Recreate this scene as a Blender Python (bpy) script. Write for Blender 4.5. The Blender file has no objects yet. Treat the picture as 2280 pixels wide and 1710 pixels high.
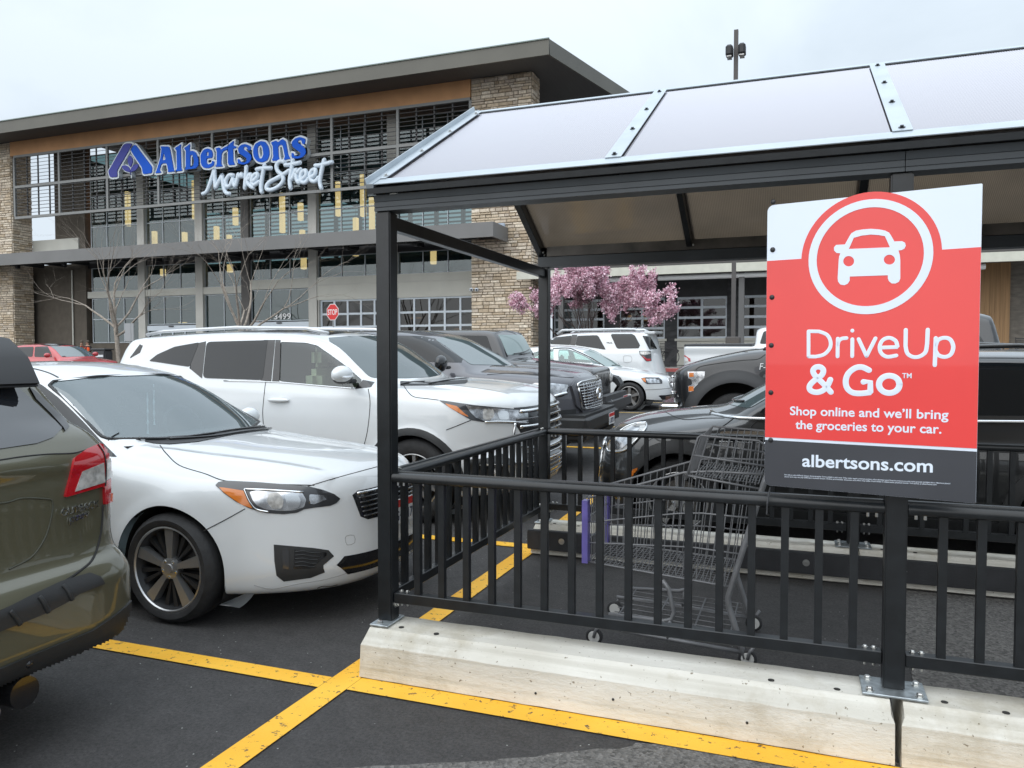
import bpy, bmesh, math, random
import numpy as np
from mathutils import Vector, Matrix
random.seed(7); RNG = np.random.default_rng(7)
SC = bpy.context.scene
COL = SC.collection
R = math.radians
# ---------------------------------------------------------------- camera
F, CX, CY, HOR, CAMH = 1720.0, 1140.0, 855.0, 795.0, 1.56
PITCH = math.atan((CY - HOR) / F)
YAW = math.atan((1783 - CX) / math.hypot(F, CY - HOR))
cam = bpy.data.cameras.new('camera'); cam.sensor_width = 36.0; cam.lens = F / 2280 * 36
cam.clip_start = 0.05; cam.clip_end = 2000
camo = bpy.data.objects.new('camera', cam); COL.objects.link(camo)
camo.location = (0, 0, CAMH); camo.rotation_euler = (math.pi / 2 - PITCH, 0, YAW)
SC.camera = camo
# ---------------------------------------------------------------- world: overcast sky
SUN_EL, SUN_AZ = R(40), R(200)       # high, soft, from behind the left shoulder
world = bpy.data.worlds.new('World'); SC.world = world; world.use_nodes = True
nt = world.node_tree; nt.nodes.clear()
def N(t, **k):
    n = nt.nodes.new(t)
    for a, b in k.items(): setattr(n, a, b)
    return n
out = N('ShaderNodeOutputWorld'); bg = N('ShaderNodeBackground'); nt.links.new(bg.outputs[0], out.inputs[0])
sky = N('ShaderNodeTexSky', sky_type='NISHITA', sun_disc=False); sky.sun_elevation = SUN_EL; sky.sun_rotation = SUN_AZ
sky.dust_density = 4.0
skys = N('ShaderNodeVectorMath', operation='SCALE'); skys.inputs['Scale'].default_value = 0.10
nt.links.new(sky.outputs[0], skys.inputs[0])
tc = N('ShaderNodeTexCoord'); sep = N('ShaderNodeSeparateXYZ'); nt.links.new(tc.outputs['Generated'], sep.inputs[0])
zz = N('ShaderNodeMath', operation='MAXIMUM'); nt.links.new(sep.outputs[2], zz.inputs[0]); zz.inputs[1].default_value = 0.0
zo = N('ShaderNodeMath', operation='ADD'); nt.links.new(zz.outputs[0], zo.inputs[0]); zo.inputs[1].default_value = 0.28
dv = N('ShaderNodeVectorMath', operation='DIVIDE'); cmb = N('ShaderNodeCombineXYZ')
for i in range(3): nt.links.new(zo.outputs[0], cmb.inputs[i])
nt.links.new(tc.outputs['Generated'], dv.inputs[0]); nt.links.new(cmb.outputs[0], dv.inputs[1])
nz = N('ShaderNodeTexNoise'); nz.inputs['Scale'].default_value = 1.1; nz.inputs['Detail'].default_value = 7; nz.inputs['Roughness'].default_value = 0.52
nz.inputs['Distortion'].default_value = 0.4
mp = N('ShaderNodeMapping'); mp.inputs['Location'].default_value = (3.3, 1.7, 0.4); mp.inputs['Scale'].default_value = (1, 1, 0.3)
nt.links.new(dv.outputs[0], mp.inputs[0]); nt.links.new(mp.outputs[0], nz.inputs['Vector'])
cr = N('ShaderNodeValToRGB'); nt.links.new(nz.outputs[0], cr.inputs[0])
e = cr.color_ramp.elements
e[0].position = 0.30; e[0].color = (0.50, 0.575, 0.645, 1)
e[1].position = 0.60; e[1].color = (0.655, 0.735, 0.81, 1)
# overcast luminance grows towards the zenith
z2n = N('ShaderNodeMath', operation='MULTIPLY'); nt.links.new(zz.outputs[0], z2n.inputs[0]); nt.links.new(zz.outputs[0], z2n.inputs[1])
zf = N('ShaderNodeMath', operation='MULTIPLY_ADD'); nt.links.new(z2n.outputs[0], zf.inputs[0]); zf.inputs[1].default_value = 1.7; zf.inputs[2].default_value = 0.97
cs = N('ShaderNodeVectorMath', operation='SCALE'); nt.links.new(cr.outputs[0], cs.inputs[0]); nt.links.new(zf.outputs[0], cs.inputs['Scale'])
mx = N('ShaderNodeMix', data_type='RGBA'); mx.inputs[0].default_value = 0.93
nt.links.new(skys.outputs[0], mx.inputs[6]); nt.links.new(cs.outputs[0], mx.inputs[7])
nt.links.new(mx.outputs[2], bg.inputs[0]); bg.inputs[1].default_value = 1.0
# ---------------------------------------------------------------- sun (veiled)
sl = bpy.data.lights.new('sun', 'SUN'); sl.energy = 1.5; sl.angle = R(95); sl.color = (1.0, 0.97, 0.93)
so = bpy.data.objects.new('sun', sl); COL.objects.link(so)
sd = Vector((math.cos(SUN_EL) * math.sin(SUN_AZ), math.cos(SUN_EL) * math.cos(SUN_AZ), math.sin(SUN_EL)))
so.rotation_euler = sd.to_track_quat('Z', 'Y').to_euler(); so.location = (0, 0, 40)
# ---------------------------------------------------------------- colour management
vs = SC.view_settings; vs.view_transform = 'Standard'; vs.look = 'None'; vs.exposure = 0.28; vs.gamma = 1.0; vs.use_curve_mapping = False
SC.render.resolution_x = 1024; SC.render.resolution_y = 768

# ================================================================ helpers
_fh = np.array([-math.sin(YAW), math.cos(YAW), 0]); _rt = np.array([math.cos(YAW), math.sin(YAW), 0])
_fw = _fh * math.cos(PITCH) + np.array([0, 0, -math.sin(PITCH)]); _up = np.cross(_rt, _fw); _C = np.array([0, 0, CAMH])
def aty(u, v, Y):          # surveyed point on the vertical plane y = Y
    d = _fw * F + _rt * (u - CX) - _up * (v - CY); return _C + d * (Y / d[1])
def atz(u, v, Z=0.0):      # surveyed point on the level z = Z
    d = _fw * F + _rt * (u - CX) - _up * (v - CY); return _C + d * ((Z - CAMH) / d[2])
def gz(y):                 # the lot is level round the shelter, then climbs gently to the store
    return 0.0257 * max(0.0, min(y, 39.0) - 6.0)

MATS = {}
def mat(name, col=(.5, .5, .5), rough=.5, metal=0., spec=.5, var=0., vscale=3., bump=0., bscale=60., coat=0., coatr=.03, col2=None, emit=None, estr=1., stretch=None, alpha=None, ior=None, detail=5., aniso=None, pos=(.35, .65)):
    if name in MATS: return MATS[name]
    m = bpy.data.materials.new(name); m.use_nodes = True; t = m.node_tree
    b = t.nodes['Principled BSDF']
    b.inputs['Base Color'].default_value = (*col, 1); b.inputs['Roughness'].default_value = rough
    b.inputs['Metallic'].default_value = metal; b.inputs['Specular IOR Level'].default_value = spec
    if ior: b.inputs['IOR'].default_value = ior
    if coat: b.inputs['Coat Weight'].default_value = coat; b.inputs['Coat Roughness'].default_value = coatr
    if emit: b.inputs['Emission Color'].default_value = (*emit, 1); b.inputs['Emission Strength'].default_value = estr
    tx = None
    def coord():
        tcn = t.nodes.new('ShaderNodeTexCoord'); mpn = t.nodes.new('ShaderNodeMapping')
        t.links.new(tcn.outputs['Object'], mpn.inputs[0])
        if stretch: mpn.inputs['Scale'].default_value = stretch
        return mpn.outputs[0]
    if var or col2:
        tx = coord(); n = t.nodes.new('ShaderNodeTexNoise'); n.inputs['Scale'].default_value = vscale; n.inputs['Detail'].default_value = detail
        t.links.new(tx, n.inputs['Vector'])
        r = t.nodes.new('ShaderNodeValToRGB'); t.links.new(n.outputs[0], r.inputs[0])
        c2 = col2 if col2 else tuple(max(0, c * (1 + var)) for c in col); c1 = col if col2 else tuple(c * (1 - var) for c in col)
        r.color_ramp.elements[0].position = pos[0]; r.color_ramp.elements[0].color = (*c1, 1)
        r.color_ramp.elements[1].position = pos[1]; r.color_ramp.elements[1].color = (*c2, 1)
        t.links.new(r.outputs[0], b.inputs['Base Color'])
    if bump:
        tx = tx or coord(); n2 = t.nodes.new('ShaderNodeTexNoise'); n2.inputs['Scale'].default_value = bscale; n2.inputs['Detail'].default_value = 4
        t.links.new(tx, n2.inputs['Vector']); bp = t.nodes.new('ShaderNodeBump'); bp.inputs['Strength'].default_value = bump; bp.inputs['Distance'].default_value = 0.02
        t.links.new(n2.outputs[0], bp.inputs['Height']); t.links.new(bp.outputs[0], b.inputs['Normal'])
    MATS[name] = m; return m

def schlick(t, f0, gain=1.):
    """two-sided fresnel factor from the angle between view and surface"""
    g = t.nodes.new('ShaderNodeNewGeometry'); d = t.nodes.new('ShaderNodeVectorMath'); d.operation = 'DOT_PRODUCT'; t.links.new(g.outputs['Normal'], d.inputs[0]); t.links.new(g.outputs['Incoming'], d.inputs[1])
    a = t.nodes.new('ShaderNodeMath'); a.operation = 'ABSOLUTE'; t.links.new(d.outputs['Value'], a.inputs[0])
    b = t.nodes.new('ShaderNodeMath'); b.operation = 'SUBTRACT'; b.use_clamp = True; b.inputs[0].default_value = 1.; t.links.new(a.outputs[0], b.inputs[1])
    p = t.nodes.new('ShaderNodeMath'); p.operation = 'POWER'; p.inputs[1].default_value = 5.; t.links.new(b.outputs[0], p.inputs[0])
    m_ = t.nodes.new('ShaderNodeMath'); m_.operation = 'MULTIPLY_ADD'; m_.use_clamp = True; m_.inputs[1].default_value = (1 - f0) * gain; m_.inputs[2].default_value = f0 * gain; t.links.new(p.outputs[0], m_.inputs[0]); return m_
def glass(name, tint=(.5, .6, .6), refl=.05, rough=.0, body=None, bodyf=0.):
    """pane: tinted see-through + fresnel reflection (+ a part of body colour)"""
    if name in MATS: return MATS[name]
    m = bpy.data.materials.new(name); m.use_nodes = True; t = m.node_tree; t.nodes.clear()
    o = t.nodes.new('ShaderNodeOutputMaterial'); tr = t.nodes.new('ShaderNodeBsdfTransparent'); tr.inputs[0].default_value = (*tint, 1)
    gl = t.nodes.new('ShaderNodeBsdfGlossy'); gl.inputs['Roughness'].default_value = rough; gl.inputs['Color'].default_value = (.95, .98, 1, 1)
    fr = schlick(t, .045)
    ad = t.nodes.new('ShaderNodeMath'); ad.operation = 'ADD'; ad.use_clamp = True; ad.inputs[1].default_value = refl; t.links.new(fr.outputs[0], ad.inputs[0])
    base = tr
    if bodyf:
        df = t.nodes.new('ShaderNodeBsdfDiffuse'); df.inputs[0].default_value = (*(body or (.02, .02, .02)), 1)
        mm = t.nodes.new('ShaderNodeMixShader'); mm.inputs[0].default_value = bodyf; t.links.new(tr.outputs[0], mm.inputs[1]); t.links.new(df.outputs[0], mm.inputs[2]); base = mm
    ms = t.nodes.new('ShaderNodeMixShader'); t.links.new(ad.outputs[0], ms.inputs[0]); t.links.new(base.outputs[0], ms.inputs[1]); t.links.new(gl.outputs[0], ms.inputs[2])
    t.links.new(ms.outputs[0], o.inputs[0]); MATS[name] = m; return m

def tag(o, label=None, cat=None, group=None, kind=None):
    if label: o['label'] = label
    if cat: o['category'] = cat
    if group: o['group'] = group
    if kind: o['kind'] = kind
    return o
def empty(name, loc=(0, 0, 0), rz=0., label=None, cat=None, group=None, parent=None):
    o = bpy.data.objects.new(name, None); COL.objects.link(o); o.location = loc; o.rotation_euler = (0, 0, rz); o.empty_display_size = .1
    if parent: o.parent = parent
    return tag(o, label, cat, group)
def link(name, me, m=None, parent=None, smooth=None):
    o = bpy.data.objects.new(name, me); COL.objects.link(o)
    if m is not None and not me.materials: me.materials.append(m)
    if parent: o.parent = parent
    return o
def shade(me, ang=None):
    if ang is None: return
    me.polygons.foreach_set('use_smooth', [True] * len(me.polygons))
    if ang < 3.2:
        try: me.set_sharp_from_angle(angle=ang)
        except Exception: pass

class MB:
    """collects shapes of ONE part, then links them as one mesh"""
    def __init__(s): s.v = []; s.f = []
    def add(s, vs, fs):
        b = len(s.v); s.v.extend([tuple(map(float, p)) for p in vs]); s.f.extend([tuple(b + i for i in f) for f in fs]); return s
    def box(s, x0, x1, y0, y1, z0, z1):
        return s.add([(x0, y0, z0), (x1, y0, z0), (x1, y1, z0), (x0, y1, z0), (x0, y0, z1), (x1, y0, z1), (x1, y1, z1), (x0, y1, z1)],
                     [(0, 3, 2, 1), (4, 5, 6, 7), (0, 1, 5, 4), (1, 2, 6, 5), (2, 3, 7, 6), (3, 0, 4, 7)])
    def bar(s, p, q, w, h, up=(0, 0, 1), roll=0.):
        p = Vector(p); q = Vector(q); d = (q - p).normalized(); u = Vector(up)
        if abs(d.dot(u)) > .99: u = Vector((0, 1, 0))
        a = d.cross(u).normalized(); b = a.cross(d).normalized()
        vs = [c + a * (sx * w / 2) + b * (sy * h / 2) for c in (p, q) for sx, sy in ((-1, -1), (1, -1), (1, 1), (-1, 1))]
        return s.add(vs, [(0, 3, 2, 1), (4, 5, 6, 7), (0, 1, 5, 4), (1, 2, 6, 5), (2, 3, 7, 6), (3, 0, 4, 7)])
    def tube(s, pts, r, n=8, cap=True, flat=1., fdir=None):
        pts = [Vector(p) for p in pts]; k = len(pts); rr = r if isinstance(r, (list, tuple)) else [r] * k
        vs = []; a = None
        for i, p in enumerate(pts):
            d = (pts[min(i + 1, k - 1)] - pts[max(i - 1, 0)])
            d = d.normalized() if d.length > 1e-9 else Vector((0, 0, 1))
            if fdir is not None:
                b = Vector(fdir).normalized(); a = d.cross(b).normalized()
            else:
                if a is None: a = d.cross(Vector((0, 0, 1)) if abs(d.z) < .9 else Vector((1, 0, 0))).normalized()
                else:
                    a = (a - d * a.dot(d)).normalized()
                b = d.cross(a)
            for j in range(n):
                t = 2 * math.pi * j / n; vs.append(p + a * (rr[i] * math.cos(t)) + b * (rr[i] * flat * math.sin(t)))
        fs = [(i * n + j, i * n + (j + 1) % n, (i + 1) * n + (j + 1) % n, (i + 1) * n + j) for i in range(k - 1) for j in range(n)]
        if cap: fs += [tuple(range(n - 1, -1, -1)), tuple((k - 1) * n + j for j in range(n))]
        return s.add(vs, fs)
    def lathe(s, prof, c=(0, 0, 0), axis='y', n=24, closed=False):
        vs = []; m = len(prof)
        for j in range(n):
            t = 2 * math.pi * j / n
            for r, h in prof:
                x, z = r * math.cos(t), r * math.sin(t)
                p = (x, h, z) if axis == 'y' else ((x, z, h) if axis == 'z' else (h, x, z))
                vs.append((p[0] + c[0], p[1] + c[1], p[2] + c[2]))
        fs = [(j * m + i, j * m + i + 1, ((j + 1) % n) * m + i + 1, ((j + 1) % n) * m + i) for j in range(n) for i in range(m - 1)]
        if closed: fs += [(j * m + m - 1, j * m, ((j + 1) % n) * m, ((j + 1) % n) * m + m - 1) for j in range(n)]
        return s.add(vs, fs)
    def ball(s, c, r, n=10, sc=(1, 1, 1)):
        m = max(4, n // 2); vs = [(c[0], c[1], c[2] - r * sc[2])]; fs = []
        for i in range(1, m):
            a = -math.pi / 2 + math.pi * i / m
            for j in range(n):
                t = 2 * math.pi * j / n
                vs.append((c[0] + r * sc[0] * math.cos(a) * math.cos(t), c[1] + r * sc[1] * math.cos(a) * math.sin(t), c[2] + r * sc[2] * math.sin(a)))
        vs.append((c[0], c[1], c[2] + r * sc[2])); L = len(vs) - 1
        for j in range(n): fs.append((0, 1 + (j + 1) % n, 1 + j)); fs.append((L, L - n + j, L - n + (j + 1) % n))
        for i in range(m - 2):
            for j in range(n): a = 1 + i * n; fs.append((a + j, a + (j + 1) % n, a + n + (j + 1) % n, a + n + j))
        return s.add(vs, fs)
    def sweep(s, prof, axis, a, b):
        """profile polygon swept along an axis; prof pairs are the other two axes in order"""
        n = len(prof); vs = []
        for t in (a, b):
            for p, q in prof: vs.append((t, p, q) if axis == 'x' else ((p, t, q) if axis == 'y' else (p, q, t)))
        return s.add(vs, [tuple(range(n - 1, -1, -1)), tuple(range(n, 2 * n))] + [(i, (i + 1) % n, n + (i + 1) % n, n + i) for i in range(n)])
    def mesh(s, name, ang=None, bevel=0., seg=1):
        me = bpy.data.meshes.new(name); me.from_pydata(s.v, [], s.f); me.update()
        bm = bmesh.new(); bm.from_mesh(me); bmesh.ops.recalc_face_normals(bm, faces=bm.faces)
        if bevel:
            es = [e for e in bm.edges if len(e.link_faces) == 2 and e.calc_face_angle(0) > .5]
            bmesh.ops.bevel(bm, geom=es, offset=bevel, segments=seg, affect='EDGES', clamp_overlap=True)
        bm.to_mesh(me); bm.free(); shade(me, ang); return me
    def build(s, name, m=None, parent=None, ang=None, bevel=0., seg=1):
        return link(name, s.mesh(name, ang, bevel, seg), m, parent)

def clone(o, name=None, parent=None, loc=None):
    c = o.copy(); COL.objects.link(c); c.parent = parent
    if loc is not None: c.location = loc
    return c
def clone_tree(o, parent=None):
    c = o.copy(); COL.objects.link(c); c.parent = parent
    for ch in o.children: clone_tree(ch, c)
    return c
def polymesh(name, loops, z0, z1, frame, m, parent, ang=None):
    """flat shape from closed 2D loops (first outer, rest holes), extruded z0..z1 in a frame (origin, ux, uy, un)"""
    cu = bpy.data.curves.new(name, 'CURVE'); cu.dimensions = '2D'; cu.fill_mode = 'BOTH'; cu.extrude = abs(z1 - z0) / 2
    for lp in loops:
        sp = cu.splines.new('POLY'); sp.points.add(len(lp) - 1); sp.use_cyclic_u = True
        for i, p in enumerate(lp): sp.points[i].co = (p[0], p[1], 0, 1)
    ob = bpy.data.objects.new(name, cu); COL.objects.link(ob)
    dg = bpy.context.evaluated_depsgraph_get(); me = bpy.data.meshes.new_from_object(ob.evaluated_get(dg)); bpy.data.objects.remove(ob); bpy.data.curves.remove(cu)
    o, ux, uy, un = [Vector(a) for a in frame]; zc = (z0 + z1) / 2
    M4 = Matrix(((ux.x, uy.x, un.x, o.x + un.x * zc), (ux.y, uy.y, un.y, o.y + un.y * zc), (ux.z, uy.z, un.z, o.z + un.z * zc), (0, 0, 0, 1)))
    me.transform(M4); me.name = name; me.materials.clear(); shade(me, ang)
    return link(name, me, m, parent)
def text(name, body, size, frame, m, parent, ex=.001, off=0., sx=1., align='LEFT', space=1.):
    cu = bpy.data.curves.new(name, 'FONT'); cu.body = body; cu.size = size; cu.extrude = ex; cu.offset = off; cu.align_x = align; cu.space_character = space; cu.resolution_u = 4
    ob = bpy.data.objects.new(name, cu); COL.objects.link(ob)
    dg = bpy.context.evaluated_depsgraph_get(); me = bpy.data.meshes.new_from_object(ob.evaluated_get(dg)); bpy.data.objects.remove(ob); bpy.data.curves.remove(cu)
    o, ux, uy, un = [Vector(a) for a in frame]; ux = ux * sx
    me.transform(Matrix(((ux.x, uy.x, un.x, o.x), (ux.y, uy.y, un.y, o.y), (ux.z, uy.z, un.z, o.z), (0, 0, 0, 1))))
    me.materials.clear(); me.name = name; return link(name, me, m, parent)
def arc(cx, cy, r, a0, a1, n=16, ry=None):
    ry = ry or r; return [(cx + r * math.cos(R(a0 + (a1 - a0) * i / n)), cy + ry * math.sin(R(a0 + (a1 - a0) * i / n))) for i in range(n + 1)]
def strokes(name, lines, r, frame, m, parent, flat=.25, n=10, z=0., ang=3.2):
    """lettering drawn with a round brush: flattened tubes with round ends"""
    o, ux, uy, un = [Vector(a) for a in frame]; mb = MB()
    for ln in lines:
        rr = r
        if isinstance(ln, tuple): ln, rr = ln
        P = [o + ux * p[0] + uy * p[1] + un * z for p in ln]
        rl = rr if isinstance(rr, list) else [rr] * len(P)
        mb.tube(P, rl, n, True, flat, un)
        for k in (0, -1):
            nn = n; c = P[k]; q = rl[k]; vs = [c + un * (q * flat)]; fs = []
            for i, e in enumerate((.55, 1.0)):
                for j in range(nn): t = 2 * math.pi * j / nn; vs.append(c + (ux * math.cos(t) + uy * math.sin(t)) * (q * e) + un * (q * flat * math.sqrt(max(0, 1 - e * e))))
            fs = [(0, 1 + j, 1 + (j + 1) % nn) for j in range(nn)] + [(1 + j, 1 + nn + j, 1 + nn + (j + 1) % nn, 1 + (j + 1) % nn) for j in range(nn)]
            mb.add(vs, fs)
    return mb.build(name, m, parent, ang=ang)
def smooth_path(pts, n=6):
    """Catmull-Rom through the points"""
    P = [np.array(p, float) for p in pts]; out_ = []
    for i in range(len(P) - 1):
        a = P[max(i - 1, 0)]; b = P[i]; c = P[i + 1]; d = P[min(i + 2, len(P) - 1)]
        for k in range(n):
            t = k / n; out_.append(tuple(.5 * ((2 * b) + (-a + c) * t + (2 * a - 5 * b + 4 * c - d) * t * t + (-a + 3 * b - 3 * c + d) * t ** 3)))
    out_.append(tuple(P[-1])); return out_
# ================================================================ ground
def asphalt(name, c0, c1, speck=.5, pebble=.0, wet=.0):
    m = bpy.data.materials.new(name); m.use_nodes = True; t = m.node_tree; b = t.nodes['Principled BSDF']
    tcn = t.nodes.new('ShaderNodeTexCoord')
    def noise(sc, det=4, ro=.6):
        n = t.nodes.new('ShaderNodeTexNoise'); n.inputs['Scale'].default_value = sc; n.inputs['Detail'].default_value = det; n.inputs['Roughness'].default_value = ro; t.links.new(tcn.outputs['Object'], n.inputs['Vector']); return n
    def ramp(src, p0, p1, a, bb):
        r = t.nodes.new('ShaderNodeValToRGB'); t.links.new(src, r.inputs[0]); r.color_ramp.elements[0].position = p0; r.color_ramp.elements[1].position = p1
        r.color_ramp.elements[0].color = (*a, 1); r.color_ramp.elements[1].color = (*bb, 1); return r
    def mix(a, bb, f, mode='MIX'):
        x = t.nodes.new('ShaderNodeMix'); x.data_type = 'RGBA'; x.blend_type = mode
        if isinstance(f, float): x.inputs[0].default_value = f
        else: t.links.new(f, x.inputs[0])
        t.links.new(a, x.inputs[6]); t.links.new(bb, x.inputs[7]); return x.outputs[2]
    big = noise(.55, 5); fine = noise(62, 5, .85); mid = noise(9, 6, .7)
    col = ramp(big.outputs[0], .35, .68, c0, c1).outputs[0]
    col = mix(col, ramp(fine.outputs[0], .3, .72, (.12, .12, .12), (2.1, 2.06, 2.04)).outputs[0], .85, 'MULTIPLY')
    col = mix(col, ramp(mid.outputs[0], .35, .7, (.72, .72, .72), (1.22, 1.22, 1.22)).outputs[0], .8, 'MULTIPLY')
    vo = t.nodes.new('ShaderNodeTexVoronoi'); vo.inputs['Scale'].default_value = 38; t.links.new(tcn.outputs['Object'], vo.inputs['Vector'])
    vr = ramp(vo.outputs['Distance'], .10, .16, (1, 1, 1), (0, 0, 0))
    wn = t.nodes.new('ShaderNodeTexWhiteNoise'); wn.noise_dimensions = '3D'; t.links.new(vo.outputs['Position'], wn.inputs[0])
    th = t.nodes.new('ShaderNodeMath'); th.operation = 'GREATER_THAN'; th.inputs[1].default_value = 1 - .05 * speck; t.links.new(wn.outputs[0], th.inputs[0])
    ml = t.nodes.new('ShaderNodeMath'); ml.operation = 'MULTIPLY'; t.links.new(vr.outputs[0], ml.inputs[0]); t.links.new(th.outputs[0], ml.inputs[1])
    wh = t.nodes.new('ShaderNodeRGB'); wh.outputs[0].default_value = (.42, .42, .40, 1)
    col = mix(col, wh.outputs[0], ml.outputs[0])
    hsrc = fine.outputs[0]
    if pebble:
        v2 = t.nodes.new('ShaderNodeTexVoronoi'); v2.inputs['Scale'].default_value = 70; t.links.new(tcn.outputs['Object'], v2.inputs['Vector'])
        c2 = ramp(v2.outputs['Color'], .1, .95, (.035, .033, .031), (.30, .285, .265)); col = mix(col, c2.outputs[0], pebble)
        hsrc = v2.outputs['Distance']
    t.links.new(col, b.inputs['Base Color'])
    rr = ramp(big.outputs[0], .40, .66, (.74 - wet,) * 3, (.86,) * 3); t.links.new(rr.outputs[0], b.inputs['Roughness'])
    bp = t.nodes.new('ShaderNodeBump'); bp.inputs['Strength'].default_value = .75; bp.inputs['Distance'].default_value = .009; t.links.new(hsrc, bp.inputs['Height']); t.links.new(bp.outputs[0], b.inputs['Normal'])
    MATS[name] = m; return m
M_ASPH = asphalt('asphalt', (.044, .042, .042), (.060, .058, .057), .8, wet=.04)
M_OLD = asphalt('old_asphalt', (.085, .082, .078), (.135, .130, .123), 1.6, pebble=.45)
def yellow_paint(name='yellow_road_paint', base=(.92, .50, .030), wear=.585):
    m = bpy.data.materials.new(name); m.use_nodes = True; t = m.node_tree; b = t.nodes['Principled BSDF']; b.inputs['Roughness'].default_value = .62
    tcn = t.nodes.new('ShaderNodeTexCoord'); cols = []
    n1 = t.nodes.new('ShaderNodeTexNoise'); n1.inputs['Scale'].default_value = 26; n1.inputs['Detail'].default_value = 8; n1.inputs['Roughness'].default_value = .72; t.links.new(tcn.outputs['Object'], n1.inputs['Vector'])
    r1 = t.nodes.new('ShaderNodeValToRGB'); t.links.new(n1.outputs[0], r1.inputs[0]); r1.color_ramp.elements[0].position = wear; r1.color_ramp.elements[1].position = wear + .05
    n2 = t.nodes.new('ShaderNodeTexNoise'); n2.inputs['Scale'].default_value = 1.7; n2.inputs['Detail'].default_value = 6; t.links.new(tcn.outputs['Object'], n2.inputs['Vector'])
    r2 = t.nodes.new('ShaderNodeValToRGB'); t.links.new(n2.outputs[0], r2.inputs[0])
    r2.color_ramp.elements[0].position = .35; r2.color_ramp.elements[1].position = .7
    r2.color_ramp.elements[0].color = (base[0] * .92, base[1] * .86, base[2] * .8, 1); r2.color_ramp.elements[1].color = (min(1, base[0] * 1.04), base[1] * 1.1, base[2] * 1.9, 1)
    mx_ = t.nodes.new('ShaderNodeMix'); mx_.data_type = 'RGBA'; t.links.new(r1.outputs[0], mx_.inputs[0]); t.links.new(r2.outputs[0], mx_.inputs[6]); mx_.inputs[7].default_value = (.07, .055, .04, 1)
    t.links.new(mx_.outputs[2], b.inputs['Base Color'])
    bp = t.nodes.new('ShaderNodeBump'); bp.inputs['Strength'].default_value = .5; bp.inputs['Distance'].default_value = .004
    n3 = t.nodes.new('ShaderNodeTexNoise'); n3.inputs['Scale'].default_value = 110; t.links.new(tcn.outputs['Object'], n3.inputs['Vector']); t.links.new(n3.outputs[0], bp.inputs['Height']); t.links.new(bp.outputs[0], b.inputs['Normal'])
    MATS[name] = m; return m
M_YEL = yellow_paint(); M_YEL2 = yellow_paint('faded_yellow_paint', (.52, .36, .10), .55)
def sheet(name, pts, m, dz, kind='structure', label=None):
    me = bpy.data.meshes.new(name); me.from_pydata([(x, y, gz(y) + dz) for x, y in pts], [], [tuple(range(len(pts)))]); me.update()
    o = link(name, me, m); o['kind'] = kind
    if label: o['label'] = label
    return o
ys = [-150, 0, 6, 12, 18, 24, 30, 39, 60, 120, 300, 700]
me = bpy.data.meshes.new('parking_lot'); V_ = []; F_ = []
for y in ys: V_ += [(-500, y, gz(y)), (400, y, gz(y))]
for i in range(len(ys) - 1): F_.append((2 * i, 2 * i + 1, 2 * i + 3, 2 * i + 2))
me.from_pydata(V_, [], F_); me.update(); tag(link('parking_lot', me, M_ASPH), kind='structure', label='dark damp asphalt parking lot')
# older, paler asphalt at the bottom right and inside the corral
jag = lambda a, b, n, s: [(a[0] + (b[0] - a[0]) * i / n + RNG.normal(0, s), a[1] + (b[1] - a[1]) * i / n + RNG.normal(0, s)) for i in range(n + 1)]
e1 = jag((-1.93, 2.32), (-1.09, 2.72), 14, .006) + jag((-1.07, 2.74), (-.62, 3.02), 8, .008) + jag((-.6, 3.03), (.45, 3.6), 10, .01) + jag((.5, 3.7), (.62, 5.7), 30, .014)
sheet('old_asphalt_area', [(6, 5.7), (6, -2), (-2.9, -2), (-2.7, 1.95), (-2.3, 2.18)] + e1, M_OLD, .003, label='paler worn asphalt with pebbles')
def line(x0, x1, y0, y1, m=M_YEL, dz=.007):
    n = max(1, int((y1 - y0) / 3)) if y0 < 6 < y1 or y1 - y0 > 3 else 1
    o = sheet('parking_line', [(x0, y0), (x1, y0), (x1, y1), (x0, y1)], m, dz, label='yellow painted parking line'); return o
line(-9.0, -2.112, 3.040, 3.160)
line(-1.972, 3.2, 3.065, 3.205)
line(-2.110, -1.974, .4, 5.885); line(-2.112, -2.0, 6.02, 12.0, M_YEL)
line(-8.5, -2.0, 5.888, 6.015)
for k in range(1, 7):
    yy = 5.95 + 2.85 * k
    line(-9.0, 4.5, yy - .055, yy + .055, M_YEL2 if k > 2 else M_YEL)
# ================================================================ cart shelter
M_BLK = mat('black_powdercoat', (.0095, .0115, .0135), .33, 0, .5, var=.25, vscale=14, bump=.03, bscale=300)
M_BLK2 = mat('charcoal_extrusion', (.036, .043, .049), .45, 0, .5, var=.15, vscale=4)
M_GALV = mat('galvanised_steel', (.42, .46, .48), .42, .75, .5, var=.22, vscale=35)
M_BOLT = mat('zinc_bolt', (.62, .62, .60), .28, 1.0, .5)
M_STRAP = mat('anodised_strap', (.43, .48, .52), .38, .35, .5, var=.06, vscale=6)
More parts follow.
